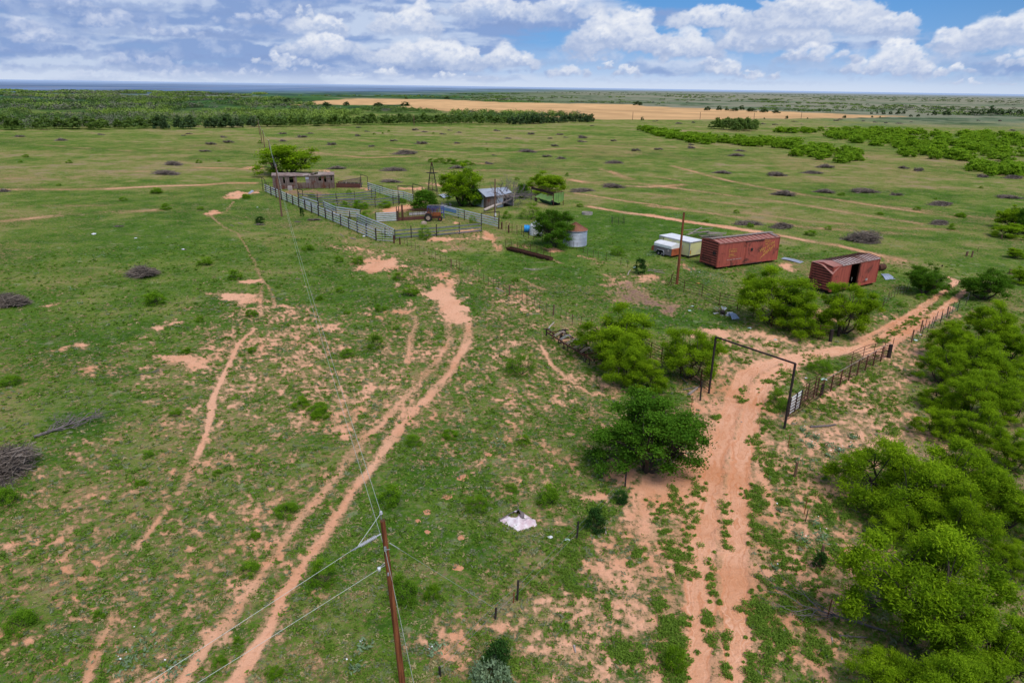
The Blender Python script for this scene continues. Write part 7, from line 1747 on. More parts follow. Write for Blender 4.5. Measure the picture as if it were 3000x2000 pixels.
for x in (0, L):
    mb = MB(); y = .05
    while y < D_ - .05: w = r_.uniform(.13, .22); w = min(w, D_ - .04 - y); mb.box((x, y + w / 2, Hs / 2), (.03, w - .015, Hs)); y += w
    mb.build('end_wall', M['shedwood'], shed)
mb = MB(); mb.box((L * .19, D_ * .55, .9), (L * .36, .05, 1.9)); mb.box((L * .76, D_ * .55, .9), (L * .44, .05, 1.9)); mb.build('interior_shade', M['black'], shed)  # black sheets added behind the wall openings as painted shade
mb = MB(); nx, ny = 34, 7; z_ = lambda x, y: Hs + .12 + sag(x) * (1 - .3 * y / D_) + .42 * sin(pi * min(1, y / D_)) * (1 - .45 * math.exp(-((x / L - .62) / .07) ** 2)) + r_.gauss(0, .022)
base_ = len(mb.v)
for i in range(nx + 1):
    for j in range(ny + 1): xx, yy = -.12 + (L + .24) * i / nx, -.14 + (D_ + .28) * j / ny; mb.v.append((xx, yy, z_(xx, max(0, yy))))
for i in range(nx):
    for j in range(ny):
        u = i / nx
        if (.60 < u < .72 and j in (1, 2) and r_.random() < .75) or (.48 < u < .56 and j == 0): continue
        k = base_ + i * (ny + 1) + j; mb.f.append((k, k + ny + 1, k + ny + 2, k + 1)); mb.mi.append(0)
rf = mb.build('roof', M['shedroof'], shed)
mb = MB()
for i in range(12): x = L * (.02 + .96 * i / 11); mb.bar((x, -.16, Hs + .02 + sag(x)), (x, D_ * .5, Hs + .40 + sag(x)), .06, .09)
mb.build('rafter', M['shedwood'], rf)
mb = MB(); mb.bar((-.15, -.15, Hs + .03), (L * .4, -.15, Hs - .02), .04, .12); mb.bar((L * .4, -.15, Hs - .02), (L * .6, -.15, Hs - .12), .04, .12); mb.bar((L * .6, -.15, Hs - .10), (L + .1, -.15, Hs + .06), .04, .12); mb.build('fascia', M['shedroof'], rf)
mb = MB(); mb.box((L * .555, -.05, Hs * .52), (.72, .04, Hs * .86)); dr = mb.build('door', M['polegrey'] if False else M['camper'], shed); mb = MB(); mb.box((L * .555, -.075, Hs * .80), (.66, .03, .42)); mb.build('door_pane', M['tin'], dr)
mb = MB(); mb.box((L * .065, -.05, Hs * .48), (.55, .05, Hs * .72)); mb.build('patch_board', M['shedred'], shed)
for i in range(9): mb = MB(); x = L * r_.uniform(.4, .98); mb.bar((x, -.06, 0), (x + r_.gauss(0, .12), -.08, r_.uniform(.6, 1.3)), .12, .03); mb.build('leaning_board', M['shedred'], shed)
# rusty wire panels fixed in front of the shed
p0, p1 = g('sh', 840, 760), g('sh', 1590, 752); off = -Vector((-d.y, d.x, 0)) * .8
o = thing('mesh_fence', p0 + off, 'rusty red wire panels in front of the wooden shed', 'mesh panel'); mb = MB(); A_, B_ = p0 + off, p1 + off
for z in np.linspace(.1, 1.35, 7): mb.tube([A_ + DZ * z, B_ + DZ * z], .016, 3, cap=False)
for t in np.linspace(0, 1, 38): q = A_.lerp(B_, t); mb.tube([q + DZ * .1, q + DZ * 1.35], .016, 3, cap=False)
mb.build('mesh', M['rust'], o, A_)
for t in np.linspace(0, 1, 6): mb = MB(); q = A_.lerp(B_, t); mb.tube([q, q + DZ * 1.5], .04, 6); mb.build('post', M['rust'], o, A_)
a_, b_ = g('sh', 215, 750), g('sh', 760, 745); rail_fence('pipe rail fence at the left end of the wooden shed', [a_, b_ - Vector((-d.y, d.x, 0)) * .9], [a_, g('sh', 255, 765), a_.lerp(b_, .5) - Vector((-d.y, d.x, 0)) * .5, b_ - Vector((-d.y, d.x, 0)) * .9], 1.3, [.7, 1.25], 'pipe', 'darksteel', .08, 'rust', side=0, pipe_r=.03)
q = g('sh', 675, 790); o = thing('white_drawers', q, 'dirty white drawer cabinet before the wooden shed', 'cabinet'); mb = MB(); mb.box((0, 0, .45), (.85, .55, .9)); mb.build('case', M['letterwhite'], o); mb = MB()
for i in range(3): mb.box((0, -.29, .18 + .28 * i), (.75, .03, .22))
mb.build('drawer', M['concrete'], o)
mb = MB(); mb.box((0, 0, .12), (2.2, .5, .1)); mb.box((0, .1, .2), (1.9, .3, .08)); q = mb.build('plank_stack', M['darksteel']); q.location = g('sh', 385, 790); q.rotation_euler[2] = -.1; tag(q, 'dark planks lying at the left corner of the wooden shed', 'planks')
# collapsed slatted pen to the right of the shed
a = g('sh', 1580, 738); e = g('sh', 2060, 742); d2 = (e - a); L2 = d2.length; d2.normalize()
o = local_root('collapsed_pen', 'collapsed dark slatted pen leaning at the right of the wooden shed', 'pen', a, d2); r_ = random.Random(12)
for k, (y, hh, nm) in enumerate(((1.9, 1.75, 'back_slats'), (.0, 1.0, 'front_slats'))):
    mb = MB()
    for i in range(8):
        z = .12 + hh * i / 8; zl = z * (.55 if k == 0 else .9); mb.bar((0, y, zl + r_.gauss(0, .03)), (L2, y - .25, z + (.35 if k == 0 else -.2) * i / 8), .04, .13)
    mb.build(nm, M['shedred'] if k else M['shedwood'], o)
mb = MB()
for i in range(9): x = L2 * r_.uniform(.0, 1); mb.bar((x, .1, 0), (x + r_.gauss(.3, .3), 1.6, r_.uniform(.9, 1.6)), .12, .06)
mb.bar((L2, 0, 0), (L2, .1, 1.9), .12, .12); mb.bar((L2 * .98, 1.8, 0), (L2 * .97, 1.7, 2.2), .12, .12); mb.bar((0, 1.9, 1.1), (L2, 1.65, 2.1), .1, .1); mb.build('leaning_boards', M['shedwood'], o)
mb = MB(); mb.box((L2 / 2, 1.5, .5), (L2 - .3, .05, .9)); mb.build('dark_backing', M['brushcore'], o)

# ------------------------------------------------------------------ tin shed
q0, q1, q2 = g('ms', 330, 455), g('ms', 640, 545), g('ms', 1250, 420)
hw = 2.35
d = (q1 - q0); Lg = d.length; d.normalize(); nrm = Vector((-d.y, d.x, 0)); dep = 6.2
Lg = 5.4; a = q1 - d * Lg
o = local_root('tin_shed', 'pale tin shed with a bluish gable roof and open wooden side', 'shed', a, d); r_ = random.Random(14)
def corr(mb, x0, x1, zf0, zf1, y, axis='x'):
    n = int(abs(x1 - x0) / .07)
    for i in range(n + 1):
        t = i / n; u = x0 + (x1 - x0) * t; k = .02 * (1 if i % 2 else -1)
        for z in (zf0(u), zf1(u)): mb.v.append((u, y + k, z) if axis == 'x' else (y + k, u, z))
    b_ = len(mb.v) - 2 * (n + 1)
    for i in range(n): s = b_ + 2 * i; mb.f.append((s, s + 2, s + 3, s + 1)); mb.mi.append(0)
gab = lambda u: hw + .95 * (1 - abs(u - Lg / 2) / (Lg / 2))
mb = MB(); corr(mb, 0, Lg * .80, lambda u: 0, gab, 0); mb.build('gable_wall', M['tin'], o); mb = MB(); corr(mb, 0, Lg, lambda u: 0, gab, dep); mb.build('gable_wall', M['tin'], o)
mb = MB(); x = Lg * .80
while x < Lg: w = r_.uniform(.12, .2); mb.box((x + w / 2, r_.gauss(0, .02), gab(x) / 2), (w - .03, .03, gab(x) - .05)); x += w
mb.build('board_wall', M['shedwood'], o)
mb = MB(); corr(mb, 0, dep, lambda u: 0, lambda u: hw, 0, 'y'); mb.build('side_wall', M['tin'], o)
mb = MB(); y = .03
while y < dep * .34: w = r_.uniform(.12, .2); mb.box((Lg, y + w / 2, hw / 2 - .05), (.03, w - .02, hw - .1 - r_.random() * .25)); y += w
mb.build('board_wall', M['shedwood'], o)
mb = MB(); corr(mb, dep * .38, dep * .60, lambda u: 0, lambda u: hw - .1, Lg, 'y'); mb.build('side_wall', M['tin'], o)
mb = MB()
for y in (0.1, dep * .37, dep * .62, dep - .1): mb.box((Lg - .05, y, hw / 2), (.13, .13, hw))
mb.bar((Lg - .05, 0, hw - .08), (Lg - .05, dep, hw - .08), .12, .16); mb.build('timber_frame', M['board'], o)
mb = MB(); mb.box((Lg * .45, dep / 2, 1.2), (.06, dep - .6, 2.3)); mb.box((Lg / 2, dep / 2, .03), (Lg - .2, dep - .2, .04)); mb.build('interior_shade', M['black'], o)  # black panel and floor stand in for the shade under the roof
def slope(x0, z0, x1, z1, y0, y1, cut=None):
    mb = MB(); n = int((y1 - y0) / .09); b_ = 0
    for i in range(n + 1):
        y = y0 + (y1 - y0) * i / n; k = .022 * (1 if i % 2 else -1)
        mb.v += [(x0, y, z0 + k), (x1 if not cut else x1 - cut(i / n), y, (z1 if not cut else z1 + cut(i / n) * (z0 - z1) / abs(x1 - x0)) + k)]
    for i in range(n): s = 2 * i; mb.f.append((s, s + 1, s + 3, s + 2)); mb.mi.append(0)
    return mb
rise = .95; ex = .35
rz = hw + rise + .06
rf = slope(Lg / 2, rz, -ex, hw - ex * rise / (Lg / 2) + .06, -.35, dep + .3).build('roof', M['tin'], o)
rf2 = slope(Lg / 2, rz, Lg + ex, hw - ex * rise / (Lg / 2) + .06, -.35, dep * .98, lambda t: .0 if t < .5 else .9 * (t - .5) * 2).build('roof', M['tin'], o)
mb = MB()
for i in range(8): y = dep * (.3 + .75 * i / 7); mb.bar((Lg / 2, y, rz - .09), (Lg + 1.2 + r_.uniform(-.2, .5), y + r_.gauss(0, .2), hw - .35 + r_.gauss(0, .15)), .05, .10)
for k in range(3): mb.bar((Lg + .3 + .4 * k, dep * .3, hw - .05 - .14 * k), (Lg + .3 + .4 * k, dep * 1.05, hw - .1 - .14 * k + r_.gauss(0, .1)), .06, .06)
mb.build('broken_rafter', M['board'], rf2)
# dead tree fallen against it
b = g('ms', 600, 610); mb = MB(); r_ = random.Random(21)
tip = g('ms', 1185, 480) ; dirv = (tip - b); dirv.z = 0; LT = dirv.length; dirv.normalize(); sd_ = Vector((-dirv.y, dirv.x, 0))
o = thing('fallen_tree', b, 'huge pale dead tree fallen across the front of the tin shed', 'dead tree')
spine = [DZ * .35, dirv * LT * .3 + DZ * .75, dirv * LT * .55 + DZ * .85, dirv * LT * .8 + DZ * 1.15, dirv * LT + DZ * 1.7]
mb.tube(spine[:3], [.27, .25, .22], 10); mb.build('bare_trunk', M['deadpale'], o, smooth=True)
mb = MB(); mb.tube(spine[2:], [.23, .19, .12], 10); mb.build('bark_trunk', M['deadwood'], o, smooth=True)
mb = MB()
def twig(p, dd, L_, w, lev):
    m = p + dd * L_ * .5 + Vector((r_.gauss(0, .08), r_.gauss(0, .08), r_.gauss(.02, .08))) * L_; e = p + dd * L_ + Vector((0, 0, r_.gauss(0, .08) * L_))
    if e.z < .05: e.z = .05
    mb.tube([p, m, e], [w, w * .75, w * .45], 5, cap=False)
    if lev:
        for _ in range(4 if lev > 1 else 3):
            q = dd + Vector((r_.gauss(0, .55), r_.gauss(0, .55), r_.gauss(.05, .5))); q.normalize(); twig(m.lerp(e, r_.uniform(.1, 1)), q, L_ * r_.uniform(.45, .75), w * .52, lev - 1)
for t, (s_, u_, z_k) in zip((.50, .6, .68, .74, .8, .86, .92, .96, 1, 1, 1, .7, .9), ((.3, -.2, 1.0), (-.9, .5, .1), (.2, .3, 1.1), (.9, .5, .4), (-.8, .8, .0), (.6, .4, .9), (-.4, .9, .5), (-.9, .6, -.1), (.2, 1, .4), (.7, .8, .3), (-.3, 1, .1), (.2, -.3, 1.2), (.5, .9, .8))):
    i = min(3, int(t * 4)); p = spine[min(4, int(t * 4))].copy() if t == 1 else spine[i].lerp(spine[i + 1], t * 4 - i)
    q = (sd_ * s_ + dirv * u_ + DZ * z_k * .55).normalized(); twig(p, q, LT * r_.uniform(.20, .30), .085, 3)
mb.build('branches', M['deadwood'], o)

# ------------------------------------------------------------------ green harvest basket
a = g('ms', 1770, 462); e = g('ms', 2085, 435)
p0 = g('ms', 1500, 330); dd = Vector((1, .10, 0)).normalized()
c_r = g('ms', 1955, 495); hgt = tall(c_r, px('ms', 1955, 230)[1]); l_ = g('ms', 1520, 370); d = (c_r - l_); d.z = 0; L = d.length; d.normalize(); D_ = 2.3
o = local_root('harvest_basket', 'rusty green steel basket of a cotton harvester on the grass', 'harvester basket', l_, d); H_ = min(hgt, 2.9)
def pst(x, y, h0, h1): m_ = MB(); m_.bar((x, y, h0), (x, y, h1), .10, .10); m_.build('corner_post', M['rust'], o)
for x, y in ((0, 0), (L, 0), (L, D_), (0, D_)): pst(x, y, 0, H_)
mb = MB()
for z in (H_, H_ - .42): mb.bar((0, 0, z), (L, 0, z), .08, .08); mb.bar((0, D_, z), (L, D_, z), .08, .08)
for x in (0, L): mb.bar((x, 0, H_), (x, D_, H_), .08, .08)
for i in range(9): x = L * i / 8; mb.bar((x, 0, H_ - .42), (x, 0, H_), .05, .05)
mb.build('top_rail', M['rust'], o)
mb = MB(); n = 12
mb.face([(.0, .06, H_ - .40), (L, .06, H_ - .40), (L, .06, H_ - .04), (0, .06, H_ - .04)])
mb.build('screen', M['brushcore'], o)
def panel4(nm, P, mat, rib=4):
    m_ = MB(); m_.face(P)
    A_, B_, C_, D2 = [Vector(p) for p in P]
    nn = (B_ - A_).cross(D2 - A_).normalized() * .03
    m_.face([tuple(Vector(p) - nn * .5) for p in P][::-1])
    for i in range(rib + 1): t = i / rib; m_.bar(A_.lerp(B_, t) + nn, D2.lerp(C_, t) + nn, .05, .05)
    return m_.build(nm, M[mat], o)
panel4('slanted_panel', [(L * .30, -.75, .95), (L * .97, -.55, .85), (L * .97, .25, 1.75), (L * .40, .25, 1.75)], 'green', 4)
panel4('lower_panel', [(L * .50, -.2, .25), (L * .99, -.25, .25), (L * .98, -.45, .86), (L * .45, -.55, .92)], 'greendark', 2)
panel4('end_panel', [(L + .06, .05, .9), (L + .06, D_ * .48, .5), (L + .06, D_ * .48, H_ - .05), (L + .06, .05, H_ - .2)], 'green', 2)
panel4('end_panel', [(L + .06, D_ * .52, .5), (L + .06, D_, 1.0), (L + .06, D_, H_), (L + .06, D_ * .52, H_ - .05)], 'green', 2)
mb = MB(); mb.box((L * .7, D_ * .45, .3), (L * .5, D_ * .7, .5)); mb.build('dark_base', M['black'], o)
mb = MB(); mb.lathe([(.12, -.12), (.42, -.12), (.45, 0), (.42, .12), (.12, .12)], (L * .25, -.15, .45), 16, axis='y'); mb.box((L * .25, -.1, .95), (.45, .3, .5)); mb.build('gearbox', M['rust'], o)

# ------------------------------------------------------------------ windmill tower
b, h = gh('A', 1668, 518, 240); h = max(h, 6.4); wm = thing('windmill_tower', b, 'dark steel windmill tower without its wheel', 'windmill'); s0, s1 = 1.15, .14
lv = lambda z: s0 + (s1 - s0) * z / h
cs = [(-1, -1), (1, -1), (1, 1), (-1, 1)]
for cx, cy in cs: mb = MB(); mb.bar((cx * s0, cy * s0, 0), (cx * s1, cy * s1, h), .07, .07); mb.build('leg', M['darksteel'], wm)
mb = MB(); zs = [0, h * .2, h * .4, h * .57, h * .72, h * .86]
for z, z2 in zip(zs, zs[1:]):
    for i in range(4):
        (ax, ay), (bx, by) = cs[i], cs[(i + 1) % 4]; mb.bar((ax * lv(z2), ay * lv(z2), z2), (bx * lv(z2), by * lv(z2), z2), .045, .045); mb.bar((ax * lv(z), ay * lv(z), z), (bx * lv(z2), by * lv(z2), z2), .025, .025)
mb.build('bracing', M['darksteel'], wm)
mb = MB(); zp = h * .74; mb.box((0, 0, zp), (1.9, 1.3, .06)); mb.bar((-1.25, 0, zp + .05), (1.25, 0, zp + .05), .10, .08); mb.build('platform', M['darksteel'], wm)
mb = MB(); mb.tube([(0, 0, h - .3), (0, 0, h + .45)], .08, 8); mb.box((0, .05, h + .2), (.3, .45, .3)); mb.build('head', M['rust'], wm)
mb = MB(); mb.tube([(0, 0, 0), (0, 0, h)], .03, 6); mb.build('pump_rod', M['rust'], wm)
# things at its foot
o = thing('old_implement', g('A', 1648, 478), 'dark rusty implement with a wheel beside the windmill foot', 'implement'); mb = MB(); mb.lathe([(.46, -.05), (.5, -.05), (.5, .05), (.46, .05)], (0, 0, .5), 18, axis='y')
for i in range(6): t = pi * i / 6; mb.bar((-.47 * cos(t), 0, .5 - .47 * sin(t)), (.47 * cos(t), 0, .5 + .47 * sin(t)), .03, .03)
mb.build('wheel', M['rust'], o); mb = MB(); mb.bar((-.3, .2, .5), (1.5, .1, .3), .12, .12); mb.bar((-.2, .2, .6), (-.3, .3, 1.5), .06, .06); mb.bar((.5, 0, .3), (.6, .3, 1.0), .08, .08); mb.build('frame', M['darksteel'], o)
sheet('metal_sheet', 'white sheet scrap lying right of the windmill foot', [('A', 1715, 515), ('A', 1760, 505), ('A', 1830, 525), ('A', 1760, 535)], 'tin', 4, .05, .15)
q = g('A', 1785, 612); mb = MB(); r_ = random.Random(4)
for i in range(12): mb.box((r_.uniform(-.9, .9), r_.uniform(-.4, .4), r_.uniform(.1, .7)), (r_.uniform(.2, .7), r_.uniform(.05, .3), r_.uniform(.05, .4)), Matrix.Rotation(r_.uniform(0, 3), 3, 'Z') @ Matrix.Rotation(r_.gauss(0, .4), 3, 'X'))
q_ = mb.build('scrap_heap', M['concrete']); q_.location = q + Vector((0, .8, 0)); tag(q_, 'heap of pale scrap behind the blue painted corral sheet', 'scrap heap')

# ------------------------------------------------------------------ old tractor
b = g('co', 1590, 545); e = g('co', 1850, 545); d = Vector((1, .05, 0)).normalized()
tr = local_root('old_tractor', 'rusty old tractor parked by the loading chute', 'tractor', g('co', 1560, 540), d)
def wheel(x, y, R_, w, nm='wheel', rim='rustorange'):
    m_ = MB(); prof = [(R_ * .55, -w / 2), (R_ * .92, -w / 2), (R_, -w * .3), (R_, w * .3), (R_ * .92, w / 2), (R_ * .55, w / 2)]
    m_.lathe(prof, (x, y, R_), 22, axis='y')
    for i in range(18): t = 2 * pi * i / 18; m_.box((x + cos(t) * R_, y, R_ + sin(t) * R_), (.06, w * .9, .06), Matrix.Rotation(-t, 3, 'Y'))
    wq = m_.build(nm, M['rubber'], tr); m_ = MB(); m_.lathe([(0, -w * .3), (R_ * .2, -w * .42), (R_ * .5, -w * .25), (R_ * .57, -w * .45), (R_ * .57, w * .4), (0, w * .3)], (x, y, R_), 18, axis='y'); m_.build('rim', M[rim], wq)
wheel(.35, 0, .66, .34, rim='stone'); wheel(.35, 1.5, .66, .34); wheel(2.35, .35, .38, .16); wheel(2.35, 1.1, .38, .16)
mb = MB(); mb.box((1.75, .73, 1.12), (1.35, .52, .5)); mb.box((1.75, .73, 1.40), (1.30, .40, .12)); mb.box((2.45, .73, 1.05), (.1, .56, .62)); mb.build('hood', M['rustorange'], tr)
mb = MB(); mb.box((1.5, .73, .72), (1.7, .36, .42)); mb.box((.5, .73, .75), (.8, .6, .5)); mb.bar((2.35, .3, .5), (2.35, 1.15, .5), .1, .1); mb.bar((.35, 0, .66), (.35, 1.5, .66), .2, .2); mb.build('chassis', M['rust'], tr)
for y in (.12, 1.38):
    mb = MB(); P = [(.35 + .82 * cos(t), .66 + .82 * sin(t)) for t in np.linspace(.35, 2.9, 9)]
    for (x0, z0), (x1, z1) in zip(P, P[1:]): mb.face([(x0, y - .22, z0), (x1, y - .22, z1), (x1, y + .22, z1), (x0, y + .22, z0)])
    mb.build('fender', M['rustorange'], tr)
mb = MB(); mb.box((.35, .73, 1.18), (.42, .42, .08)); mb.box((.14, .73, 1.38), (.06, .42, .36)); mb.build('seat', M['darksteel'], tr)
mb = MB(); mb.tube([(.85, .73, 1.1), (.72, .73, 1.55)], .025, 6); mb.lathe([(.2, -.02), (.23, 0), (.2, .02)], (.72, .73, 1.56), 18); mb.build('steering_wheel', M['darksteel'], tr)
mb = MB(); mb.tube([(1.9, .73, 1.4), (1.9, .73, 2.0)], .04, 8); mb.build('exhaust', M['rust'], tr)
# blue cage behind it
a = g('co', 1560, 505) + Vector((0, 1.9, 0)); o = thing('blue_rack', a, 'royal blue slatted steel rack behind the old tractor', 'rack'); L = 2.9
for x in (0, L): mb = MB(); mb.bar((x, 0, 0), (x, 0, 2.1), .14, .10); mb.build('upright', M['royal'], o)
mb = MB()
for z in (.95, 1.75, 2.05): mb.bar((0, 0, z), (L, 0, z), .08, .12)
mb.build('crossbar', M['royal'], o); mb = MB()
for i in range(11): mb.bar((L * (i + .5) / 11, 0, .9), (L * (i + .5) / 11, 0, 1.8), .06, .10)
mb.build('bars', M['royal'], o); mb = MB()
for y in (.3, 1.1): mb.tube([(0, y, 2.15), (L, y, 2.2)], .03, 6)
mb.build('top_pipe', M['board'], o)
mb = MB(); mb.lathe([(0, 0), (.55, 0), (.5, .25), (.2, .42), (0, .45)], n=9); q = mb.build('pale_rock', M['stone']); q.location = g('co', 1505, 590); tag(q, 'pale boulder in front of the old tractor', 'rock')

# ------------------------------------------------------------------ windmill wheel lying in the grass
c = g('C', 825, 835); Rw = 78 / CROPS['C'][2] / ppm(c); o = thing('fallen_windmill', c, 'fallen windmill wheel of grey blades lying in the grass', 'windmill wheel'); o.rotation_euler = (.22, -.06, .3); r_ = random.Random(31)
mb = MB(); mb.lathe([(0, 0), (.22, 0), (.22, .3), (.12, .42), (0, .42)], n=12); mb.build('hub', M['darksteel'], o)
for i in range(18):
    t = 2 * pi * i / 18; ok = r_.random()
    rt = Matrix.Rotation(t, 3, 'Z'); mb = MB(); z = .22 + .1 * sin(t)
    mb.bar(rt @ Vector((.15, 0, z)), rt @ Vector((Rw * 1.0, 0, z)), .03, .03); mb.build('spoke', M['darksteel'], o)
    if ok > .18:
        mb = MB(); P = [(.42, -.07), (1.0, -.16), (1.0, .16), (.42, .07)]; tw = Matrix.Rotation(.5 + r_.gauss(0, .2), 3, 'X'); Q = [rt @ (tw @ Vector((0, y * Rw * .8, 0)) + Vector((x * Rw, 0, z))) for x, y in P]; mb.face(Q); mb.face([q + Vector((0, 0, -.012)) for q in Q][::-1]); mb.build('blade', M['galv'] if r_.random() < .85 else M['darksteel'], o)
sheet('metal_vane', 'pale grey tail vane lying beside the fallen windmill wheel', [('C', 870, 842), ('C', 900, 838), ('C', 958, 878), ('C', 900, 886)], 'tin', 2, .02, .12, 'tail vane')

# ------------------------------------------------------------------ harrow
a = g('ha', 165, 290); e = g('ha', 1800, 1330); d = e - a; L = d.length; d.normalize(); w_ = 1.45
o = local_root('harrow', 'long rusty tool bar implement lying on the sandy grass', 'implement', a, d); r_ = random.Random(15); zf = .55
mb = MB(); mb.bar((L * .07, 0, zf), (L * .84, 0, zf), .10, .10); mb.bar((L * .0, .25, zf + .12), (L * .2, .25, zf + .12), .07, .07); mb.bar((L * .1, w_, zf), (L * 1.02, w_, zf), .10, .10); mb.bar((L * .70, .32, zf), (L * .98, .05, zf - .1), .08, .08); mb.build('tool_bar', M['rustorange'] if False else M['rust'], o)
mb = MB()
for t in (.08, .16, .32, .46, .56, .70, .83): mb.bar((L * t, 0, zf), (L * t + .05, w_, zf), .09, .09)
mb.bar((L * .97, .3, zf - .1), (L * 1.0, w_, zf), .08, .08); mb.build('cross_bar', M['rust'], o)
for t in (.20, .47, .62, .75, .33):
    mb = MB(); x = L * t
    for s_ in (0, .22): mb.tube([(x + s_, .1, zf + .05), (x + s_, .75, zf + .34), (x + s_ + .04, w_ - .35, zf + .34), (x + s_ + .02, w_ - .3, zf)], .028, 6)
    mb.build('hoop', M['deadpale'] if t != .33 else M['steel'], o)
for i in range(26): mb = MB(); x = L * r_.uniform(.05, .98); y = r_.choice((0, w_, w_ * .5, w_ * .3)); mb.bar((x, y, zf), (x + r_.gauss(0, .06), y + r_.gauss(.1, .1), 0), .05, .05); mb.bar((x - .1, y, .06), (x + .12, y, .02), .10, .04); mb.build('shank', M['darksteel'], o)
mb = MB()
for i in range(12): x = L * r_.uniform(.38, .56); y = w_ * r_.uniform(.5, 1.2); mb.box((x, y, zf + r_.uniform(-.15, .25)), (r_.uniform(.1, .45), r_.uniform(.08, .2), r_.uniform(.08, .25)), Matrix.Rotation(r_.uniform(0, 3), 3, 'Z'))
for k in range(3): mb.lathe([(.0, -.03), (.24, -.03), (.26, 0), (.24, .03), (0, .03)], (L * (.50 + .03 * k), w_ + .25, .45), 16, axis='y')
mb.build('gear_cluster', M['rust'], o)
for x, y in ((L * .0, .25), (L * .11, w_ + .3), (L * 1.03, w_ + .1), (L * .12, w_ - .1)): mb = MB(); mb.bar((x, y, 0), (x, y, .75), .10, .10); mb.bar((x - .2, y - .25, zf + .1), (x + .1, y + .3, zf + .12), .08, .08); mb.build('stand', M['darksteel'], o)

# ------------------------------------------------------------------ white cloth heap in the near grass
def cloth():
    P0 = [g('K', *p) for p in [(980, 742), (1050, 700), (1078, 690), (1165, 742), (1172, 768), (1075, 795)]]
    c = sum(P0, Vector()) / 6; o = thing('cloth_heap', c, 'crumpled white and pink cloth heap in the near grass', 'cloth'); r = np.random.default_rng(3)
    poly_ = np.array([[p.x - c.x, p.y - c.y] for p in P0]); x0, x1, y0, y1 = poly_[:, 0].min(), poly_[:, 0].max(), poly_[:, 1].min(), poly_[:, 1].max(); n = 46
    gx, gy = np.meshgrid(np.linspace(x0, x1, n), np.linspace(y0, y1, n)); sdv = poly_sd(gx.ravel(), gy.ravel(), poly_).reshape(n, n)
    hole = np.hypot((gx - (x0 + (x1 - x0) * .40)) / .34, (gy - (y0 + (y1 - y0) * .66)) / .30)
    ridge = np.abs(fbm(gx * 1.6 + 5, gy * 1.6, 91, 3) - .5) * 2; z = .02 + .34 * np.clip(sdv / .5, 0, 1) ** .5 * (.25 + 1.1 * (1 - ridge) * fbm(gx * 1.1, gy * 1.1 + 3, 92, 3)) + .07 * (fbm(gx * 5, gy * 5, 93, 3) - .4) * (sdv > 0)
    z += .20 * np.exp(-((gx - (x0 + (x1 - x0) * .52)) / .10) ** 2 - ((gy - (y0 + (y1 - y0) * .62)) / .5) ** 2) * (sdv > .05)
    V = np.stack([gx.ravel(), gy.ravel(), np.maximum(z.ravel(), .012)], 1); i = np.arange((n - 1) * n).reshape(n - 1, n)[:, :-1].ravel(); Fq = np.stack([i, i + 1, i + n + 1, i + n], 1)
    cen = sdv.ravel()[Fq].mean(1); hc = hole.ravel()[Fq].mean(1); keep = (cen > 0) & (hc > 1)
    me = np_mesh('sheet', V, Fq[keep], M['cloth'], smooth=True); q = bpy.data.objects.new('sheet', me); COL.objects.link(q); q.parent = o
    V2 = V.copy(); V2[:, 2] += .03; dk = keep & (V[Fq].mean(1)[:, 0] > x0 + (x1 - x0) * .46) & (V[Fq].mean(1)[:, 0] < x0 + (x1 - x0) * .66) & (V[Fq].mean(1)[:, 1] > y0 + (y1 - y0) * .52)
    if dk.any(): me = np_mesh('lining', V2, Fq[dk], M['clothdark'], smooth=True); q = bpy.data.objects.new('lining', me); COL.objects.link(q); q.parent = o
    m_ = MB(); a_ = P0[0] - c; b_ = P0[2] - c; m_.tube([a_ + DZ * .08, a_.lerp(b_, .5) + DZ * .12, b_ + DZ * .1], .03, 6); m_.tube([b_ + DZ * .05, b_ + Vector((-.05, .1, .5))], .02, 5); m_.build('edge_rod', M['deadwood'], o)
cloth()
# scraps of litter and pale stones
def scrap(k, x, y, w, lab, mat='trash'):
    b = g(k, x, y); s = w / CROPS[k][2] / ppm(b) / 2; r = random.Random(int(x + y)); mb = MB(); N = 9
    ring = [(cos(2 * pi * i / N) * s * r.uniform(.55, 1.1), sin(2 * pi * i / N) * s * r.uniform(.5, 1.0), .02 + r.random() * s * .3) for i in range(N)]
    for i in range(N): mb.face([(0, 0, s * .55), ring[i], ring[(i + 1) % N]])
    q = mb.build('litter', M[mat]); q.location = b; tag(q, lab, 'litter', 'pieces of litter')
scrap('K', 1325, 838, 38, 'pale green plastic scrap by the broken wire fence'); scrap('K', 1240, 826, 32, 'small white plastic scrap left of the pale green one', 'tank'); scrap('E', 850, 490, 26, 'white plastic scrap in the weeds behind the gate post', 'tank'); scrap('E', 970, 500, 50, 'pale green scrap on the pipe fence near its middle post')
scrap('E', 1605, 230, 34, 'pale green scrap at the wire fence beside the lane'); scrap('E', 1637, 190, 22, 'second pale scrap higher along the lane fence', 'tank'); scrap('E', 462, 146, 34, 'pale scrap on the edge of the sandy gateway'); scrap('E', 640, 226, 26, 'pale scrap on the sand behind the gate crossbar'); scrap('C', 600, 778, 28, 'pale green scrap left of the fallen windmill wheel'); scrap('C', 575, 812, 26, 'second pale green scrap left of the fallen wheel')
scrap('B', 1885, 1125, 50, 'pale green plastic caught in the dark pointed bush'); scrap('C', 640, 605, 40, 'faded yellow metal piece behind the pipe fence', 'yellow')
scrap('E', 768, 805, 30, 'flat pale rock at the foot of the right gate post', 'stone'); scrap('E', 770, 885, 20, 'pale rock beside the thin rusty stake', 'stone'); scrap('E', 405, 790, 18, 'small pale stone on the road between the ruts', 'stone')
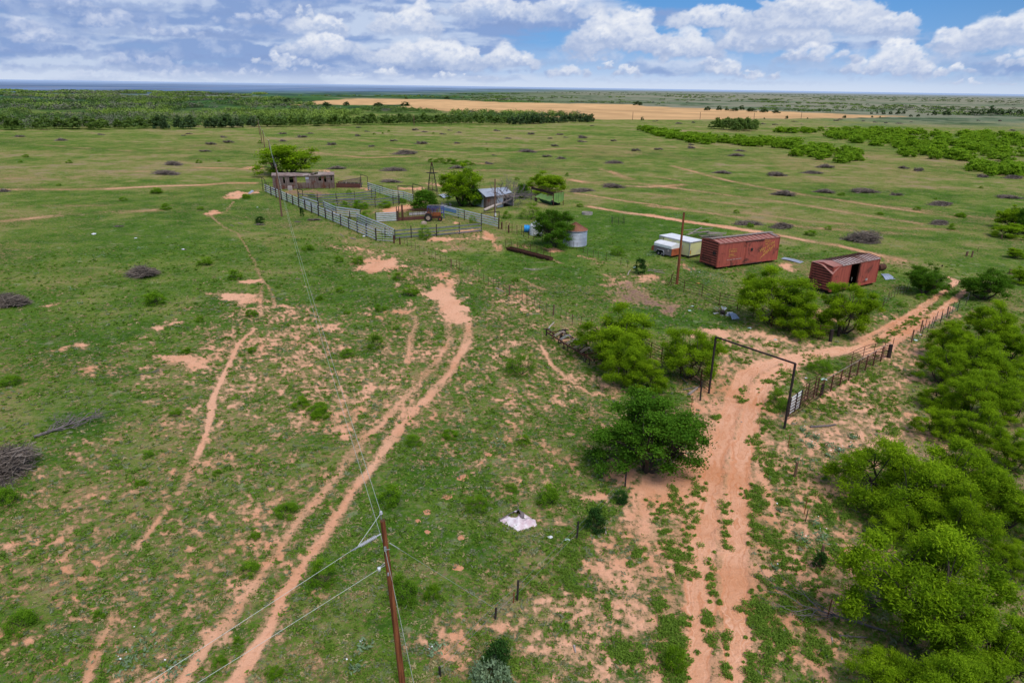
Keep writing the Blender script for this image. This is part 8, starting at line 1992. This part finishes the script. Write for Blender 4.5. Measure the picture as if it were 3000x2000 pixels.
scrap('I', 935, 467, 24, 'white scrap in the left pasture above the round brush pile', 'tank'); scrap('I', 1265, 545, 34, 'pale scrap right of another in the left pasture', 'tank'); scrap('A', 1075, 862, 38, 'white bag lying outside the front corral', 'tank'); scrap('I', 645, 440, 40, 'pale flat scrap in the left pasture', 'tank'); scrap('A', 160, 612, 22, 'tiny white scrap left of the corral pole', 'tank')
# small silvery weed patches with white flowers
def flowers(spots, seed=5):
    r = np.random.default_rng(seed); C = []; Wt = []
    for k, x, y, w, n in spots:
        b = g(k, x, y); s = w / CROPS[k][2] / ppm(b) / 2
        for _ in range(n): C.append((b.x + r.normal() * s * .7, b.y + r.normal() * s * 1.0, r.uniform(.03, .22)))
        for _ in range(max(1, n // 18)): Wt.append((b.x + r.normal() * s * .6, b.y + r.normal() * s * .9, r.uniform(.35, .5)))
    C = np.array(C); V = leaf_quads(C, .22, .36, r, .4); me = np_mesh('silver_weeds', V, quad_idx(len(C)), M['silver'], {'shade': np.repeat(r.uniform(0, 1, len(C)), 4)})
    o = bpy.data.objects.new('silver_weeds', me); COL.objects.link(o); tag(o, 'silver-green thistle weeds in patches over the pasture', 'weeds', kind='stuff')
    Wt = np.array(Wt); V = leaf_quads(Wt, .085, .9, r, 2.0); me = np_mesh('white_flowers', V, quad_idx(len(Wt)), M['white']); o = bpy.data.objects.new('white_flowers', me); COL.objects.link(o); tag(o, 'tiny white flower heads above the silver weeds', 'flowers', kind='stuff')
flowers([('E', 830, 850, 30, 40), ('E', 920, 905, 40, 60), ('E', 1170, 900, 40, 50), ('E', 885, 960, 40, 40), ('E', 1010, 955, 40, 40), ('E', 1085, 990, 40, 40), ('E', 860, 890, 30, 30), ('E', 1000, 1030, 40, 30), ('E', 800, 1060, 50, 30), ('E', 1160, 970, 30, 30),
 ('C', 560, 500, 160, 120), ('C', 760, 545, 140, 120), ('C', 830, 590, 60, 50), ('C', 640, 530, 100, 80), ('C', 520, 85, 110, 60), ('C', 270, 390, 60, 60), ('C', 700, 600, 60, 40), ('B', 2050, 990, 160, 90), ('B', 2260, 605, 90, 40),
 ('L', 1190, 540, 60, 50), ('L', 1150, 460, 40, 30), ('L', 940, 385, 30, 20), ('L', 920, 720, 30, 20), ('L', 1090, 560, 60, 60), ('L', 1290, 40, 50, 40), ('L', 1130, 20, 40, 30),
 ('F', 600, 1085, 160, 80), ('F', 440, 1195, 200, 80), ('F', 355, 1055, 60, 30), ('F', 140, 1120, 40, 20), ('F', 655, 1035, 60, 30), ('I', 660, 590, 120, 60), ('I', 970, 540, 50, 40), ('I', 700, 325, 40, 20), ('I', 250, 715, 40, 20), ('I', 550, 915, 40, 20), ('I', 1470, 565, 60, 30), ('I', 1190, 455, 60, 30), ('I', 490, 830, 40, 20),
 ('K', 290, 1390, 60, 40), ('K', 640, 1410, 60, 50), ('K', 240, 1495, 50, 40), ('K', 990, 360, 60, 40), ('J', 700, 1420, 160, 120), ('J', 900, 1500, 120, 80), ('H', 200, 1355, 130, 40)])
